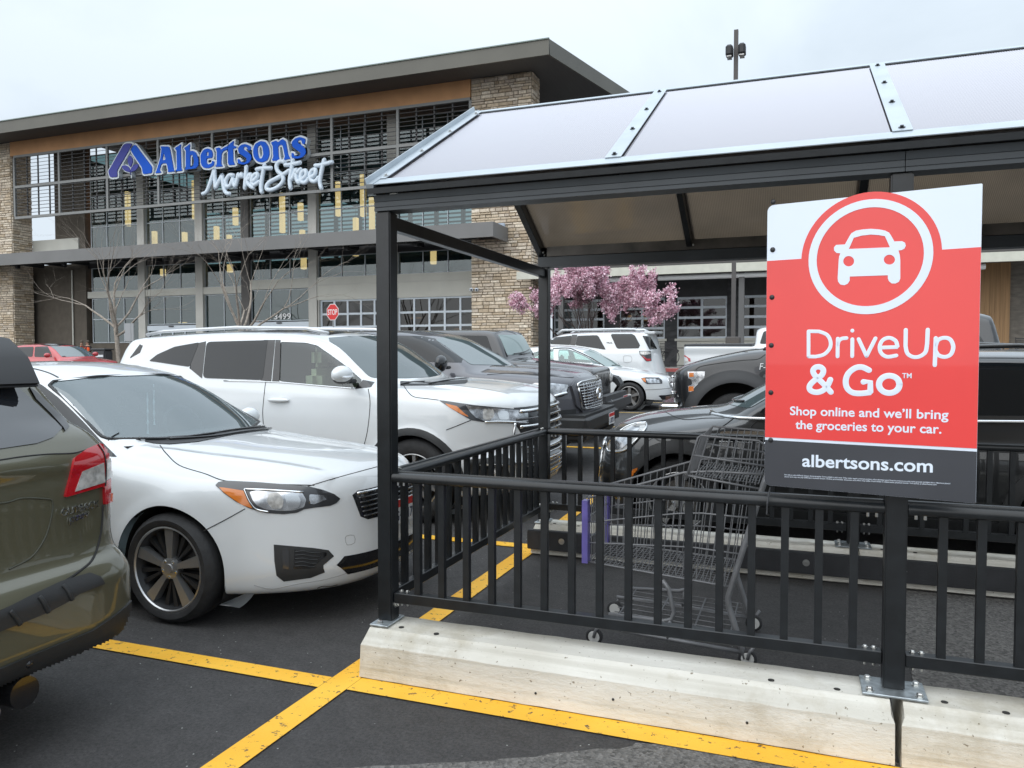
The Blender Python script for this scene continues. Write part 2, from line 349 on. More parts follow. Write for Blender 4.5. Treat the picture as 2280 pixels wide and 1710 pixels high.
# twin-wall bronze polycarbonate: brown by transmitted light, glossy on top, fine ribs down the slope
def polycarb():
    m = bpy.data.materials.new('bronze_polycarbonate'); m.use_nodes = True; t = m.node_tree; t.nodes.clear()
    o = t.nodes.new('ShaderNodeOutputMaterial'); tcn = t.nodes.new('ShaderNodeTexCoord')
    wv = t.nodes.new('ShaderNodeTexWave'); wv.wave_type = 'BANDS'; wv.bands_direction = 'X'; wv.inputs['Scale'].default_value = 28; t.links.new(tcn.outputs['Object'], wv.inputs['Vector'])
    nz_ = t.nodes.new('ShaderNodeTexNoise'); nz_.inputs['Scale'].default_value = 2.2; nz_.inputs['Detail'].default_value = 5; t.links.new(tcn.outputs['Object'], nz_.inputs['Vector'])
    rp = t.nodes.new('ShaderNodeValToRGB'); t.links.new(wv.outputs[0], rp.inputs[0]); rp.color_ramp.elements[0].color = (.085, .066, .047, 1); rp.color_ramp.elements[1].color = (.150, .118, .086, 1)
    rn = t.nodes.new('ShaderNodeValToRGB'); t.links.new(nz_.outputs[0], rn.inputs[0]); rn.color_ramp.elements[0].position = .3; rn.color_ramp.elements[0].color = (.72, .72, .72, 1); rn.color_ramp.elements[1].position = .75; rn.color_ramp.elements[1].color = (1.15, 1.12, 1.08, 1)
    mm = t.nodes.new('ShaderNodeMix'); mm.data_type = 'RGBA'; mm.blend_type = 'MULTIPLY'; mm.inputs[0].default_value = 1; t.links.new(rp.outputs[0], mm.inputs[6]); t.links.new(rn.outputs[0], mm.inputs[7])
    tl = t.nodes.new('ShaderNodeBsdfTranslucent'); t.links.new(mm.outputs[2], tl.inputs[0])
    df = t.nodes.new('ShaderNodeBsdfDiffuse'); df.inputs[0].default_value = (.20, .175, .16, 1)
    m1 = t.nodes.new('ShaderNodeMixShader'); m1.inputs[0].default_value = .30; t.links.new(tl.outputs[0], m1.inputs[1]); t.links.new(df.outputs[0], m1.inputs[2])
    gl = t.nodes.new('ShaderNodeBsdfGlossy'); gl.inputs['Roughness'].default_value = .13; gl.inputs[0].default_value = (.86, .83, .87, 1)
    bp = t.nodes.new('ShaderNodeBump'); bp.inputs['Strength'].default_value = .10; bp.inputs['Distance'].default_value = .004; t.links.new(wv.outputs[0], bp.inputs['Height']); t.links.new(bp.outputs[0], gl.inputs['Normal'])
    mu = schlick(t, .09, 1.9)      # twin-wall sheet: several faces reflect, so the grazing sheen is strong
    m2 = t.nodes.new('ShaderNodeMixShader'); t.links.new(mu.outputs[0], m2.inputs[0]); t.links.new(m1.outputs[0], m2.inputs[1]); t.links.new(gl.outputs[0], m2.inputs[2])
    t.links.new(m2.outputs[0], o.inputs[0]); MATS['bronze_polycarbonate'] = m; return m
M_POLY = polycarb()
PX = [-1.97, .32, 2.61]; YF, YB = 3.35, 5.87; PW = .08; ZT = 2.272; ZB0 = .236
RY, RZ = 4.64, 3.125          # ridge
sh = empty('cart_shelter', (-1.93, 3.39, .236), 0, 'black metal cart corral shelter with bronze polycarbonate gable roof', 'shelter')
SO = Vector(sh.location)
def sp(mb, name, m, parent=None, ang=None, bevel=0., seg=1):
    """part of the shelter, given in world coordinates"""
    mb.v = [(x - SO.x, y - SO.y, z - SO.z) for x, y, z in mb.v]; return mb.build(name, m, parent or sh, ang, bevel, seg)
def hexbolt(mb, x, y, z, r=.011, h=.012, ax='z'):
    mb.lathe([(0, h), (r * .8, h), (r, h * .75), (r, .003), (r * 1.5, .003), (r * 1.5, 0), (0, 0)], (x, y, z), ax, 6 if ax else 8)
for yi, y in enumerate((YF, YB)):
    for xi, x in enumerate(PX):
        sp(MB().box(x, x + PW, y, y + PW, ZB0 + .008, ZT), 'post', M_BLK, bevel=.006, seg=2)
        wide = xi != 0
        xa, xb = (x - .078, x + PW + .075) if wide else (x - .006, x + PW + .012)
        pl = sp(MB().box(xa, xb, y - .068, y + PW + .03, ZB0, ZB0 + .009), 'base_plate', M_GALV, bevel=.002)
        spots = [(xa + .028, y - .038), (xa + .028, y + PW - .005), (xb - .028, y - .038), (xb - .028, y + PW - .005)] if wide else [(x + .035, y - .04)]
        for bx, by in spots:
            b = MB(); hexbolt(b, bx, by, ZB0 + .009, .012, .016); sp(b, 'bolt', M_BOLT, pl)
        if not wide:
            b = MB(); hexbolt(b, x + PW, y + .045, ZB0 + .09, .016, .02, 'x'); sp(b, 'bolt', M_BOLT)
# railing panels: handrail, bottom rail, balusters
HR = [(-.036, .945), (-.040, .958), (-.038, .972), (-.030, .982), (-.012, .986), (-.010, .981), (.014, .981), (.016, .988), (.040, .988), (.044, .978), (.044, .948), (.036, .940), (-.028, .940)]
def railing_x(x0, x1, y, n, first, pitch):
    rl = empty('railing', (0, 0, 0), parent=sh)
    yc = y + PW / 2
    sp(MB().sweep([(yc + a, b) for a, b in HR], 'x', x0 + .002, x1 - .002), 'handrail', M_BLK, rl, ang=.6)
    sp(MB().box(x0 + .002, x1 - .002, yc - .022, yc + .028, .333, .384), 'bottom_rail', M_BLK, rl, bevel=.003)
    bmsh = None
    for k in range(n):
        xx = first + pitch * k
        if bmsh is None:
            o = sp(MB().box(xx - .0155, xx + .0155, yc - .0155, yc + .0155, .384, .942), 'baluster', M_BLK, rl); bmsh = o
        else: clone(bmsh, parent=rl, loc=(pitch * k, 0, 0))
    for s_, xe in ((1, x0), (-1, x1)):
        for q in (.03, .062):
            b = MB(); hexbolt(b, xe + s_ * q, yc + .012, .3845, .008, .009); sp(b, 'bolt', M_BOLT, rl)
            b = MB(); b.tube([(xe + s_ * q, yc + .010, .315), (xe + s_ * q, yc + .010, .334)], .006, 6); sp(b, 'bolt', M_BOLT, rl)
            b = MB(); b.tube([(xe + s_ * q, yc - .024, .925), (xe + s_ * q, yc - .024, .941)], .006, 6); sp(b, 'bolt', M_BOLT, rl)
def railing_y(y0, y1, x, n, first, pitch):
    rl = empty('railing', (0, 0, 0), parent=sh); xc = x + PW / 2
    sp(MB().sweep([(xc - a, b) for a, b in HR], 'y', y0 + .002, y1 - .002), 'handrail', M_BLK, rl, ang=.6)
    sp(MB().box(xc - .022, xc + .022, y0 + .002, y1 - .002, .333, .384), 'bottom_rail', M_BLK, rl, bevel=.003)
    b0 = None
    for k in range(n):
        yy = first + pitch * k
        if b0 is None: b0 = sp(MB().box(xc - .0155, xc + .0155, yy - .0155, yy + .0155, .384, .942), 'baluster', M_BLK, rl)
        else: clone(b0, parent=rl, loc=(0, pitch * k, 0))
    for s_, ye in ((1, y0), (-1, y1)):
        for q in (.03, .062):
            for h_, dx in ((.3845, 0), (.9885, .01)): b = MB(); hexbolt(b, xc + dx, ye + s_ * q, h_, .008, .009); sp(b, 'bolt', M_BOLT, rl)
for i in (0, 1):
    railing_x(PX[i] + PW, PX[i + 1], YF, 16, PX[i] + .208, .1315)
    railing_x(PX[i] + PW, PX[i + 1], YB, 16, PX[i] + .208, .1315)
railing_y(YF + PW, YB, PX[0], 17, YF + .21, .1345)
# eave beams, end ties, gutters
XE = PX[-1] + PW
def beam(y, s_):
    """s_=-1 front, +1 back; stepped extrusion with two grooves"""
    p = [(y - .012, 2.274), (y - .012, 2.288), (y - .008, 2.289), (y - .008, 2.292), (y - .012, 2.293), (y - .013, 2.314), (y - .009, 2.315), (y - .009, 2.318), (y - .013, 2.319),
         (y - .020, 2.349), (y + .030, 2.352), (y + .092, 2.352), (y + .092, 2.274)]
    if s_ > 0: p = [(2 * y + PW - a, b) for a, b in p]
    b = MB().sweep(p, 'x', PX[0] + .002, PX[1] + .046); sp(b, 'eave_beam', M_BLK2, ang=.35)
    b = MB().sweep(p, 'x', PX[1] + .049, XE); sp(b, 'eave_beam', M_BLK2, ang=.35)
    q = [(y - .046, 2.352), (y - .050, 2.378), (y - .044, 2.380), (y + .02, 2.418), (y + .03, 2.405), (y - .02, 2.352)]
    if s_ > 0: q = [(2 * y + PW - a, b) for a, b in q]
    sp(MB().sweep(q, 'x', PX[0] - .018, XE + .02), 'eave_cap', M_BLK, ang=.35)
beam(YF, -1); beam(YB, 1)
sp(MB().box(PX[0] + .012, PX[0] + .062, YF + PW, YB, 2.195, 2.262), 'end_tie', M_BLK, bevel=.003)
# roof planes
SL = (RZ - 2.378) / (RY - (YF - .046)); Lh = RY - (YF - .046)
def roofp(x, t, s_, off=0.):
    """point on the roof: t 0 at the eave, 1 at the ridge; s_ -1 front slope, +1 back slope; off along the normal"""
    y = (YF - .046 + Lh * t); z = 2.378 + SL * Lh * t; nl = math.hypot(1, SL); y += -SL / nl * off; z += off / nl
    return (x, y if s_ < 0 else 2 * RY - y, z)
XM = [PX[0] - .012, (PX[0] + PX[1]) / 2 + PW / 2, PX[1] + .04, (PX[1] + PX[2]) / 2 + PW / 2, XE]
def slab(x0, x1, t0, t1, s_, o0, o1):
    P = [roofp(x, t, s_, o) for o in (o0, o1) for (x, t) in ((x0, t0), (x1, t0), (x1, t1), (x0, t1))]
    return MB().add(P, [(0, 3, 2, 1), (4, 5, 6, 7), (0, 1, 5, 4), (1, 2, 6, 5), (2, 3, 7, 6), (3, 0, 4, 7)])
for s_ in (-1, 1):
    for a, b in zip(XM[:-1], XM[1:]):
        P = [roofp(x, t, s_, .012) for (x, t) in ((a + .004, .035), (b - .004, .035), (b - .004, .975), (a + .004, .975))]
        sp(MB().add(P, [(0, 1, 2, 3)]), 'roof_panel', M_POLY)
    sp(slab(XM[0], XE, .004, .06, s_, .014, .018), 'eave_flashing', M_STRAP)
    sp(slab(XM[0], XE, .972, 1.0, s_, .014, .019), 'ridge_flashing', M_STRAP)
    sp(slab(XM[0], XE, .962, .971, s_, .012, .0155), 'ridge_gasket', M_BLK)
    for i, x in enumerate(XM):
        w = .036
        xa, xb = (x + .03, x + .062) if i == 0 else ((x - w, x + w) if i < 4 else (x - .06, x))
        st = sp(slab(xa, xb, .055, .965, s_, .020, .0235), 'panel_strap', M_STRAP)
        for k, t in enumerate((.08, .37, .64, .93)):
            xs = (xa + xb) / 2
            p0 = Vector(roofp(xs, t, s_, .0235)); nn = (Vector(roofp(xs, t, s_, .0335)) - p0).normalized()
            m_ = MB(); m_.tube([p0, p0 + nn * .003], .013, 10); m_.tube([p0, p0 + nn * .010], .007, 6); sp(m_, 'screw', M_BLK if i else M_BOLT, st)
        # rafter below the panels
        m_ = MB(); xr = x + (.03 if i == 0 else 0)
        a = Vector(roofp(xr, .03, s_, -.03)); b = Vector(roofp(xr, .985, s_, -.03)); m_.bar(a, b, .05 if i % 2 == 0 else .04, .07)
        rf = sp(m_, 'rafter', M_BLK, bevel=.003)
        for t in (.05, .075): sp(MB().ball(roofp(xr + .03, t, s_, -.05), .011, 6), 'bolt', M_BOLT, rf)
    # raised edge trim at the gable end
    e_ = MB(); P = []
    for t in (0., 1.0):
        for dx, o in ((-.008, .0), (-.008, .048), (-.002, .048), (-.002, .022), (.03, .022), (.03, .0)): P.append(roofp(XM[0] + dx, t, s_, o))
    n_ = 6; e_.add(P, [tuple(range(n_)), tuple(range(n_, 2 * n_))] + [(i, (i + 1) % n_, n_ + (i + 1) % n_, n_ + i) for i in range(n_)])
    sp(e_, 'gable_trim', M_STRAP if s_ < 0 else M_BLK)
    # inner fascia board under the panel edge
    yy = YF + PW + .004 if s_ < 0 else YB - .024
    sp(MB().box(PX[0] + PW, XE - PW, yy, yy + .02, 2.355, 2.43), 'inner_fascia', mat('brown_fascia', (.075, .066, .055), .5, var=.4, vscale=5))
sp(MB().bar((XM[0] + .04, RY, RZ - .05), (XE, RY, RZ - .05), .05, .07), 'ridge_beam', M_BLK)

# ================================================================ concrete barriers
def concrete():
    m = bpy.data.materials.new('weathered_concrete'); m.use_nodes = True; t = m.node_tree; b = t.nodes['Principled BSDF']; b.inputs['Roughness'].default_value = .85
    tcn = t.nodes.new('ShaderNodeTexCoord')
    def noise(sc, st, det=6, ro=.6):
        mp_ = t.nodes.new('ShaderNodeMapping'); mp_.inputs['Scale'].default_value = st; t.links.new(tcn.outputs['Object'], mp_.inputs[0])
        n = t.nodes.new('ShaderNodeTexNoise'); n.inputs['Scale'].default_value = sc; n.inputs['Detail'].default_value = det; n.inputs['Roughness'].default_value = ro; t.links.new(mp_.outputs[0], n.inputs['Vector']); return n.outputs[0]
    def ramp(src, p0, p1, a, bb):
        r = t.nodes.new('ShaderNodeValToRGB'); t.links.new(src, r.inputs[0]); r.color_ramp.elements[0].position = p0; r.color_ramp.elements[1].position = p1
        r.color_ramp.elements[0].color = (*a, 1); r.color_ramp.elements[1].color = (*bb, 1); return r.outputs[0]
    def mul(a, bb, f=1.):
        x = t.nodes.new('ShaderNodeMix'); x.data_type = 'RGBA'; x.blend_type = 'MULTIPLY'; x.inputs[0].default_value = f; t.links.new(a, x.inputs[6]); t.links.new(bb, x.inputs[7]); return x.outputs[2]
    c = ramp(noise(2.6, (.6, 1, 1.6)), .3, .7, (.56, .53, .46), (.72, .70, .64))
    c = mul(c, ramp(noise(5, (.05, 1, 5), 3),   .40, .50, (.86, .855, .84), (1, 1, 1)))            # cast seams run along the block
    c = mul(c, ramp(noise(48, (1, 1, 1), 2), .27, .33, (.38, .34, .28), (1, 1, 1)))              # air holes
    c = mul(c, ramp(noise(1.3, (1, 1, 1), 8, .7), .36, .5, (.72, .68, .60), (1, 1, 1)), .9)      # stains
    t.links.new(c, b.inputs['Base Color'])
    bp = t.nodes.new('ShaderNodeBump'); bp.inputs['Strength'].default_value = .5; bp.inputs['Distance'].default_value = .012; t.links.new(noise(30, (.6, 1, 1.4), 6, .7), bp.inputs['Height']); t.links.new(bp.outputs[0], b.inputs['Normal'])
    MATS['concrete'] = m; return m
M_CONC = concrete(); M_RUB = mat('black_rubber', (.022, .023, .026), .55, var=.2, vscale=8, bump=.1, bscale=90); M_HOLE = mat('dark_hole', (.03, .028, .025), .9)
def barrier(x0, x1, yf, yr, label, rubber):
    """yf front face, yr rear face"""
    ln = x1 - x0; root = empty('concrete_barrier', (x0, yf, 0), 0, label, 'barrier', 'concrete barriers under the cart shelter')
    d = yr - yf
    pr = [(.0, .012), (.008, .168), (.030, .193), (.082, .230), (d - .082, .230), (d - .03, .193), (d - .008, .168), (d, .012), (d - .02, .002), (.02, .002)]
    n = 34; mb = MB(); k = len(pr); xs = np.linspace(0, ln, n); vv = []
    for i, x in enumerate(xs):
        edge = 1 if i in (0, n - 1) else 0
        for j, (a, b) in enumerate(pr):
            inx = (.012 * (1 if i == 0 else -1)) if edge and j in (2, 3, 4, 5) else 0
            vv.append((x + inx + (RNG.normal(0, .0022) if edge else 0), a + RNG.normal(0, .0011), b + RNG.normal(0, .0010) * (j not in (8, 9))))
    fs = [(i * k + j, i * k + (j + 1) % k, (i + 1) * k + (j + 1) % k, (i + 1) * k + j) for i in range(n - 1) for j in range(k)]
    fs += [tuple(range(k)), tuple((n - 1) * k + j for j in range(k))]
    mb.add(vv, fs).build('block', M_CONC, root, ang=.35)
    for q in (.16, .36, ln - .2, ln - .45):
        MB().tube([(q, d * .5 - (.05 if q < .3 else .07), .2285), (q, d * .5 - (.05 if q < .3 else .07), .2325)], .013, 12).build('bolt_hole', M_HOLE, root)
    for q in (.9, 1.25, 1.8): MB().ball((q, .003, .05 + .06 * ((q * 7) % 1)), .006, 6).build('air_hole', M_HOLE, root)
    if rubber:
        rb = MB().box(-.012, ln + .0, -.048, .012, .055, .205).build('bumper_strip', M_RUB, root, bevel=.006, seg=2)
        for q in (.27, ln - .3): 
            b = MB(); b.lathe([(0, -.052), (.012, -.052), (.013, -.0485), (.024, -.0485), (.024, -.047)], (q, 0, .135), 'y', 12); b.build('bolt', M_BOLT, rb, ang=.5)
    return root
barrier(-1.985, .352, 3.20, 3.56, 'left front concrete barrier block with chipped end and yellow line along it', False)
barrier(.375, 2.70, 3.20, 3.56, 'right front concrete barrier block beyond the post of the red sign', False)
barrier(-1.985, .352, 5.73, 6.09, 'left rear concrete barrier block with black rubber strip behind the shopping cart', True)
barrier(.385, 2.70, 5.73, 6.09, 'right rear concrete barrier block with black rubber strip, behind the sign post', True)
# ================================================================ red pick-up sign on the shelter post
M_SW = mat('sign_white', (.74, .82, .93), .30, 0, .5, var=.02, vscale=2, coat=.4)
M_SR = mat('sign_red', (.80, .052, .048), .34, 0, .5, var=.05, vscale=1.5, coat=.4)
M_SD = mat('sign_charcoal', (.040, .043, .052), .42, 0, .5, var=.12, vscale=3, coat=.2)
SGO = Vector((-.134, 3.33, 1.033)); SGX = Vector((.597 + .134, 3.175 - 3.33, 0)); SGW = SGX.length; SGX.normalize(); SGN = SGX.cross(Vector((0, 0, 1))).normalized(); SGH = 2.176 - 1.033
sg = empty('pickup_sign', tuple(SGO), 0, 'tall red and white drive up and go sign with a white car in a ring', 'sign')
def s2(u, v):     # surveyed point on the sign's face -> (across, up)
    d = Vector(_fw * F + _rt * (u - CX) - _up * (v - CY)); c = Vector(_C); t = (SGO - c).dot(SGN) / d.dot(SGN); q = c + d * t - SGO
    return (q.dot(SGX), q.z)
z1 = lambda x, y: s2(1650 + x / 3.456, 380 + y / 3.456)
z2 = lambda x, y: s2(1650 + x / 3.317, 680 + y / 3.317)
FR = lambda off=0.: (SGN * off, SGX, (0, 0, 1), SGN)
def rrect(w, h, r, tr=.004):
    return arc(r, h - r, r, 180, 90, 8) + arc(w - tr, h - tr, tr, 90, 0, 2) + arc(w - tr, tr, tr, 0, -90, 2) + arc(r, r, r, 270, 180, 8)
polymesh('board', [rrect(SGW, SGH, .026)], -.006, 0., FR(), M_SW, sg)
yb = (z2(0 + 180, 985)[1] + z2(1740, 1043)[1]) / 2; yb2 = (z2(180, 1006)[1] + z2(1740, 1064)[1]) / 2
yr = (s2(1709, 576)[1] + s2(2185, 556)[1]) / 2
c0 = s2(1940, 573); ro = abs(z1(1545, 615)[0] - z1(463, 663)[0]) / 2; cc = ((z1(520, 690)[0] + z1(1480, 640)[0]) / 2, (z1(1030, 218)[1] + z1(985, 1103)[1]) / 2)
rw = (z1(1480, 640)[0] - z1(520, 690)[0]) / 2; rwi = (z1(1408, 640)[0] - z1(583, 685)[0]) / 2; rbig = z1(1035, 160)[1] - cc[1]
ah = math.degrees(math.asin((yr - cc[1]) / rbig))
red = [(.0005, yb), (SGW - .0005, yb), (SGW - .0005, yr)] + arc(cc[0], cc[1], rbig, ah, 180 - ah, 40) + [(.0005, yr)]
polymesh('red_field', [red], .0005, .0012, FR(), M_SR, sg)
dk = [(.026, .0005), (SGW - .003, .0005), (SGW - .0005, .003), (SGW - .0005, yb2), (.0005, yb2), (.0005, .026)] + arc(.026, .026, .0255, 180, 270, 8)[1:-1]
polymesh('charcoal_band', [dk], .0005, .0012, FR(), M_SD, sg)
ring = polymesh('ring', [arc(cc[0], cc[1], rw, 0, 360, 64)[:-1], arc(cc[0], cc[1], rwi, 360, 0, 64)[:-1]], .0017, .0024, FR(), M_SW, sg)
car_o = [(800, 568), (835, 505), (850, 482), (885, 462), (940, 452), (1000, 448), (1060, 452), (1110, 462), (1140, 478), (1155, 500), (1180, 545), (1240, 543), (1262, 555), (1268, 578), (1258, 600), (1235, 612), (1212, 614), (1222, 650), (1226, 690), (1226, 830), (1215, 855), (1190, 869), (1160, 868), (1138, 850), (1130, 830), (1130, 805), (837, 815), (837, 845), (822, 870), (795, 882), (765, 876), (748, 855), (744, 830), (752, 690), (756, 660), (765, 637), (735, 633), (717, 615), (716, 590), (732, 572)]
car_w = [(830, 603), (868, 517), (930, 500), (1000, 492), (1060, 496), (1108, 505), (1146, 590)]
el = lambda cx, cy, rx, ry: [(cx + rx * math.cos(t), cy + ry * math.sin(t)) for t in np.linspace(0, 2 * math.pi, 20, endpoint=False)]
polymesh('car_symbol', [[z1(*p) for p in q] for q in (car_o, car_w, el(829, 697, 42, 40), el(1142, 685, 43, 38))], .0017, .0024, FR(), M_SW, sg)
sm = lambda q, f, n=6: [f(*p) for p in smooth_path(q, n)]
st = lambda q, f: [f(*p) for p in q]
rr1 = 12.5 / 3.456 / F * 3.35
DU = {'letter_d': [st([(520, 1236), (520, 1430)], z1), st([(520, 1430), (575, 1431)], z1) + sm([(575, 1431), (640, 1413), (684, 1365), (688, 1310), (660, 1262), (600, 1237)], z1) + st([(600, 1237), (522, 1236)], z1)],
      'letter_r': [st([(745, 1292), (743, 1430)], z1), sm([(743, 1350), (752, 1312), (775, 1293), (812, 1288)], z1)],
      'letter_i': [st([(857, 1297), (856, 1428)], z1), st([(857, 1230), (857, 1232)], z1)],
      'letter_v': [st([(905, 1296), (966, 1427)], z1), st([(966, 1427), (1035, 1290)], z1)],
      'letter_e': [st([(1068, 1362), (1204, 1357)], z1) + sm([(1204, 1357), (1190, 1310), (1140, 1286), (1090, 1305), (1067, 1355), (1080, 1405), (1125, 1432), (1195, 1422)], z1)],
      'letter_u': [st([(1268, 1225), (1266, 1350)], z1) + sm([(1266, 1350), (1280, 1405), (1320, 1432), (1370, 1431), (1418, 1398), (1432, 1335)], z1) + st([(1432, 1335), (1437, 1223)], z1)],
      'letter_p': [st([(1499, 1288), (1491, 1497)], z1), sm([(1497, 1350), (1515, 1305), (1562, 1286), (1610, 1300), (1633, 1355), (1615, 1412), (1570, 1433), (1520, 1420), (1496, 1385)], z1)]}
for nm, ls in DU.items(): strokes(nm, ls, rr1, FR(.0016), M_SW, sg, .05, ang=None)
rr2 = 18.5 / 3.317 / F * 3.35
AG = {'ampersand': [sm([(664, 640), (610, 580), (550, 522), (532, 485), (550, 458), (585, 455), (608, 478), (596, 515), (545, 552), (508, 592), (512, 626), (555, 642), (605, 628), (640, 590), (660, 548)], z2)],
      'letter_g': [sm([(945, 478), (895, 456), (845, 462), (795, 500), (774, 552), (782, 606), (820, 642), (880, 650), (955, 642)], z2) + st([(955, 642), (955, 566), (905, 565)], z2)],
      'letter_o': [sm([(1095 + 76 * math.cos(t), 583 - 64 * math.sin(t)) for t in np.linspace(0, 2 * math.pi, 13)], z2, 3)]}
for nm, ls in AG.items(): strokes(nm, ls, rr2, FR(.0016), M_SW, sg, .05, ang=None)
def fit_text(name, body, pl, pr, h, frame_o, ux, un, m, parent, off=.0, ex=.0004, z=.0016):
    """lettering whose base line runs from pl and which is drawn out to pr; h = cap height"""
    o = text(name, body, 1., ((0, 0, 0), (1, 0, 0), (0, 1, 0), (0, 0, 1)), m, parent, ex, off)
    me = o.data; n = len(me.vertices); a = np.empty(n * 3); me.vertices.foreach_get('co', a); a = a.reshape(-1, 3)
    w = a[:, 0].max() - a[:, 0].min(); x0 = a[:, 0].min(); sx = (pr[0] - pl[0]) / w; sy = h / .72; ux = Vector(ux); un = Vector(un); fo = Vector(frame_o)
    res = np.array([fo + ux * (pl[0] + (p[0] - x0) * sx) + Vector((0, 0, 1)) * (pl[1] + (pr[1] - pl[1]) * (p[0] - x0) / w + p[1] * sy) + un * (z + p[2]) for p in a])
    me.vertices.foreach_set('co', res.ravel()); me.update(); return o
T = lambda nm, b, l, r, h, off: fit_text(nm, b, z2(*l), z2(*r), h / 3.317 / F * 3.35, (0, 0, 0), SGX, SGN, M_SW, sg, off)
T('small_print_tm', 'TM', (1190, 537), (1260, 537), 33, .012)
T('slogan_line', "Shop online and we’ll bring", (362, 808), (1532, 840), 60, .018)
T('slogan_line', 'the groceries to your car.', (402, 910), (1480, 946), 60, .018)
T('web_address', 'albertsons.com', (452, 1188), (1416, 1232), 84, .020)
T('fine_print', 'Not valid on orders fulfilled by Instacart. Service fee applies. Service available in select areas. Online orders require a minimum purchase, unless otherwise noted. Prices for products you order online generally are higher than in Albertsons physical', (322, 1254), (1545, 1320), 9, .0)
T('fine_print', 'stores and may vary by fulfillment method chosen. Online promotions, discounts and offers may differ from those in Albertsons physical stores. Full terms at albertsons.com', (322, 1268), (1445, 1328), 9, .0)
M_RIV = mat('black_rivet', (.02, .021, .024), .4)
for (u, v) in [(1721.5, 449.7), (1720.5, 556), (1719, 662), (1717.5, 769), (1716.5, 874), (1716, 980)]:
    q = s2(u, v); p = SGX * q[0] + Vector((0, 0, q[1])); m_ = MB()
    m_.ball((0, 0, 0), .0105, 12, (1, .55, 1)); o = m_.build('rivet', M_RIV, sg, ang=3.2); o.location = p + SGN * .001; o.rotation_euler = (0, 0, math.atan2(SGX.y, SGX.x))
q = s2(1714, 1087); p = SGX * q[0] + Vector((0, 0, q[1]))
MB().tube([p + SGN * .004 + Vector((.003, 0, .004)), p + SGN * .006 + Vector((0, 0, -.012)), p + SGN * .03 + Vector((-.002, 0, -.06)), p + SGN * .036 + Vector((-.002, 0, -.1)), p + SGN * .01 + Vector((-.002, .03, -.115))], .0038, 6).build('cable_tie', M_RIV, sg)
MB().box(.454 - .02, .454 + .06, .03, .175, .45, .52).build('bracket', M_BLK, sg)

# ================================================================ shopping cart
M_CRT = mat('grey_cart_wire', (.20, .203, .212), .42, .25, .5, var=.15, vscale=9)
M_PUR = mat('purple_plastic', (.14, .115, .38), .38, 0, .5, var=.12, vscale=12, coat=.2); M_BLU = mat('blue_handle', (.03, .075, .22), .35, coat=.3); M_WPL = mat('white_plastic', (.6, .6, .58), .5)
M_TYR0 = mat('grey_caster_tyre', (.03, .03, .032), .6)
ct = empty('shopping_cart', (-.63, 4.28, 0), 0, 'grey wire shopping cart with purple front bumper and blue handle inside the corral', 'shopping cart')
def cp(mb, name, m, kind=None, ang=3.2):
    mb.v = [(x + .63, y - 4.28, z) for x, y, z in mb.v]; o = mb.build(name, m, ct, ang)
    if kind: o['kind'] = kind
    return o
YN, YFr = 4.0, 4.56
def yside(x, s):     # the basket narrows a little to the front
    f = (x + 1.08) / .93; w = .235 + .045 * f; return 4.28 + (-w if s < 0 else w)
rim = lambda x: .80 + (x + 1.06) * .33                      # top rim of the side
bot = lambda x: .45 - (x + 1.08) * .066                     # basket floor
rear = lambda z: -.325 + (z - .35) * .285                   # rear frame
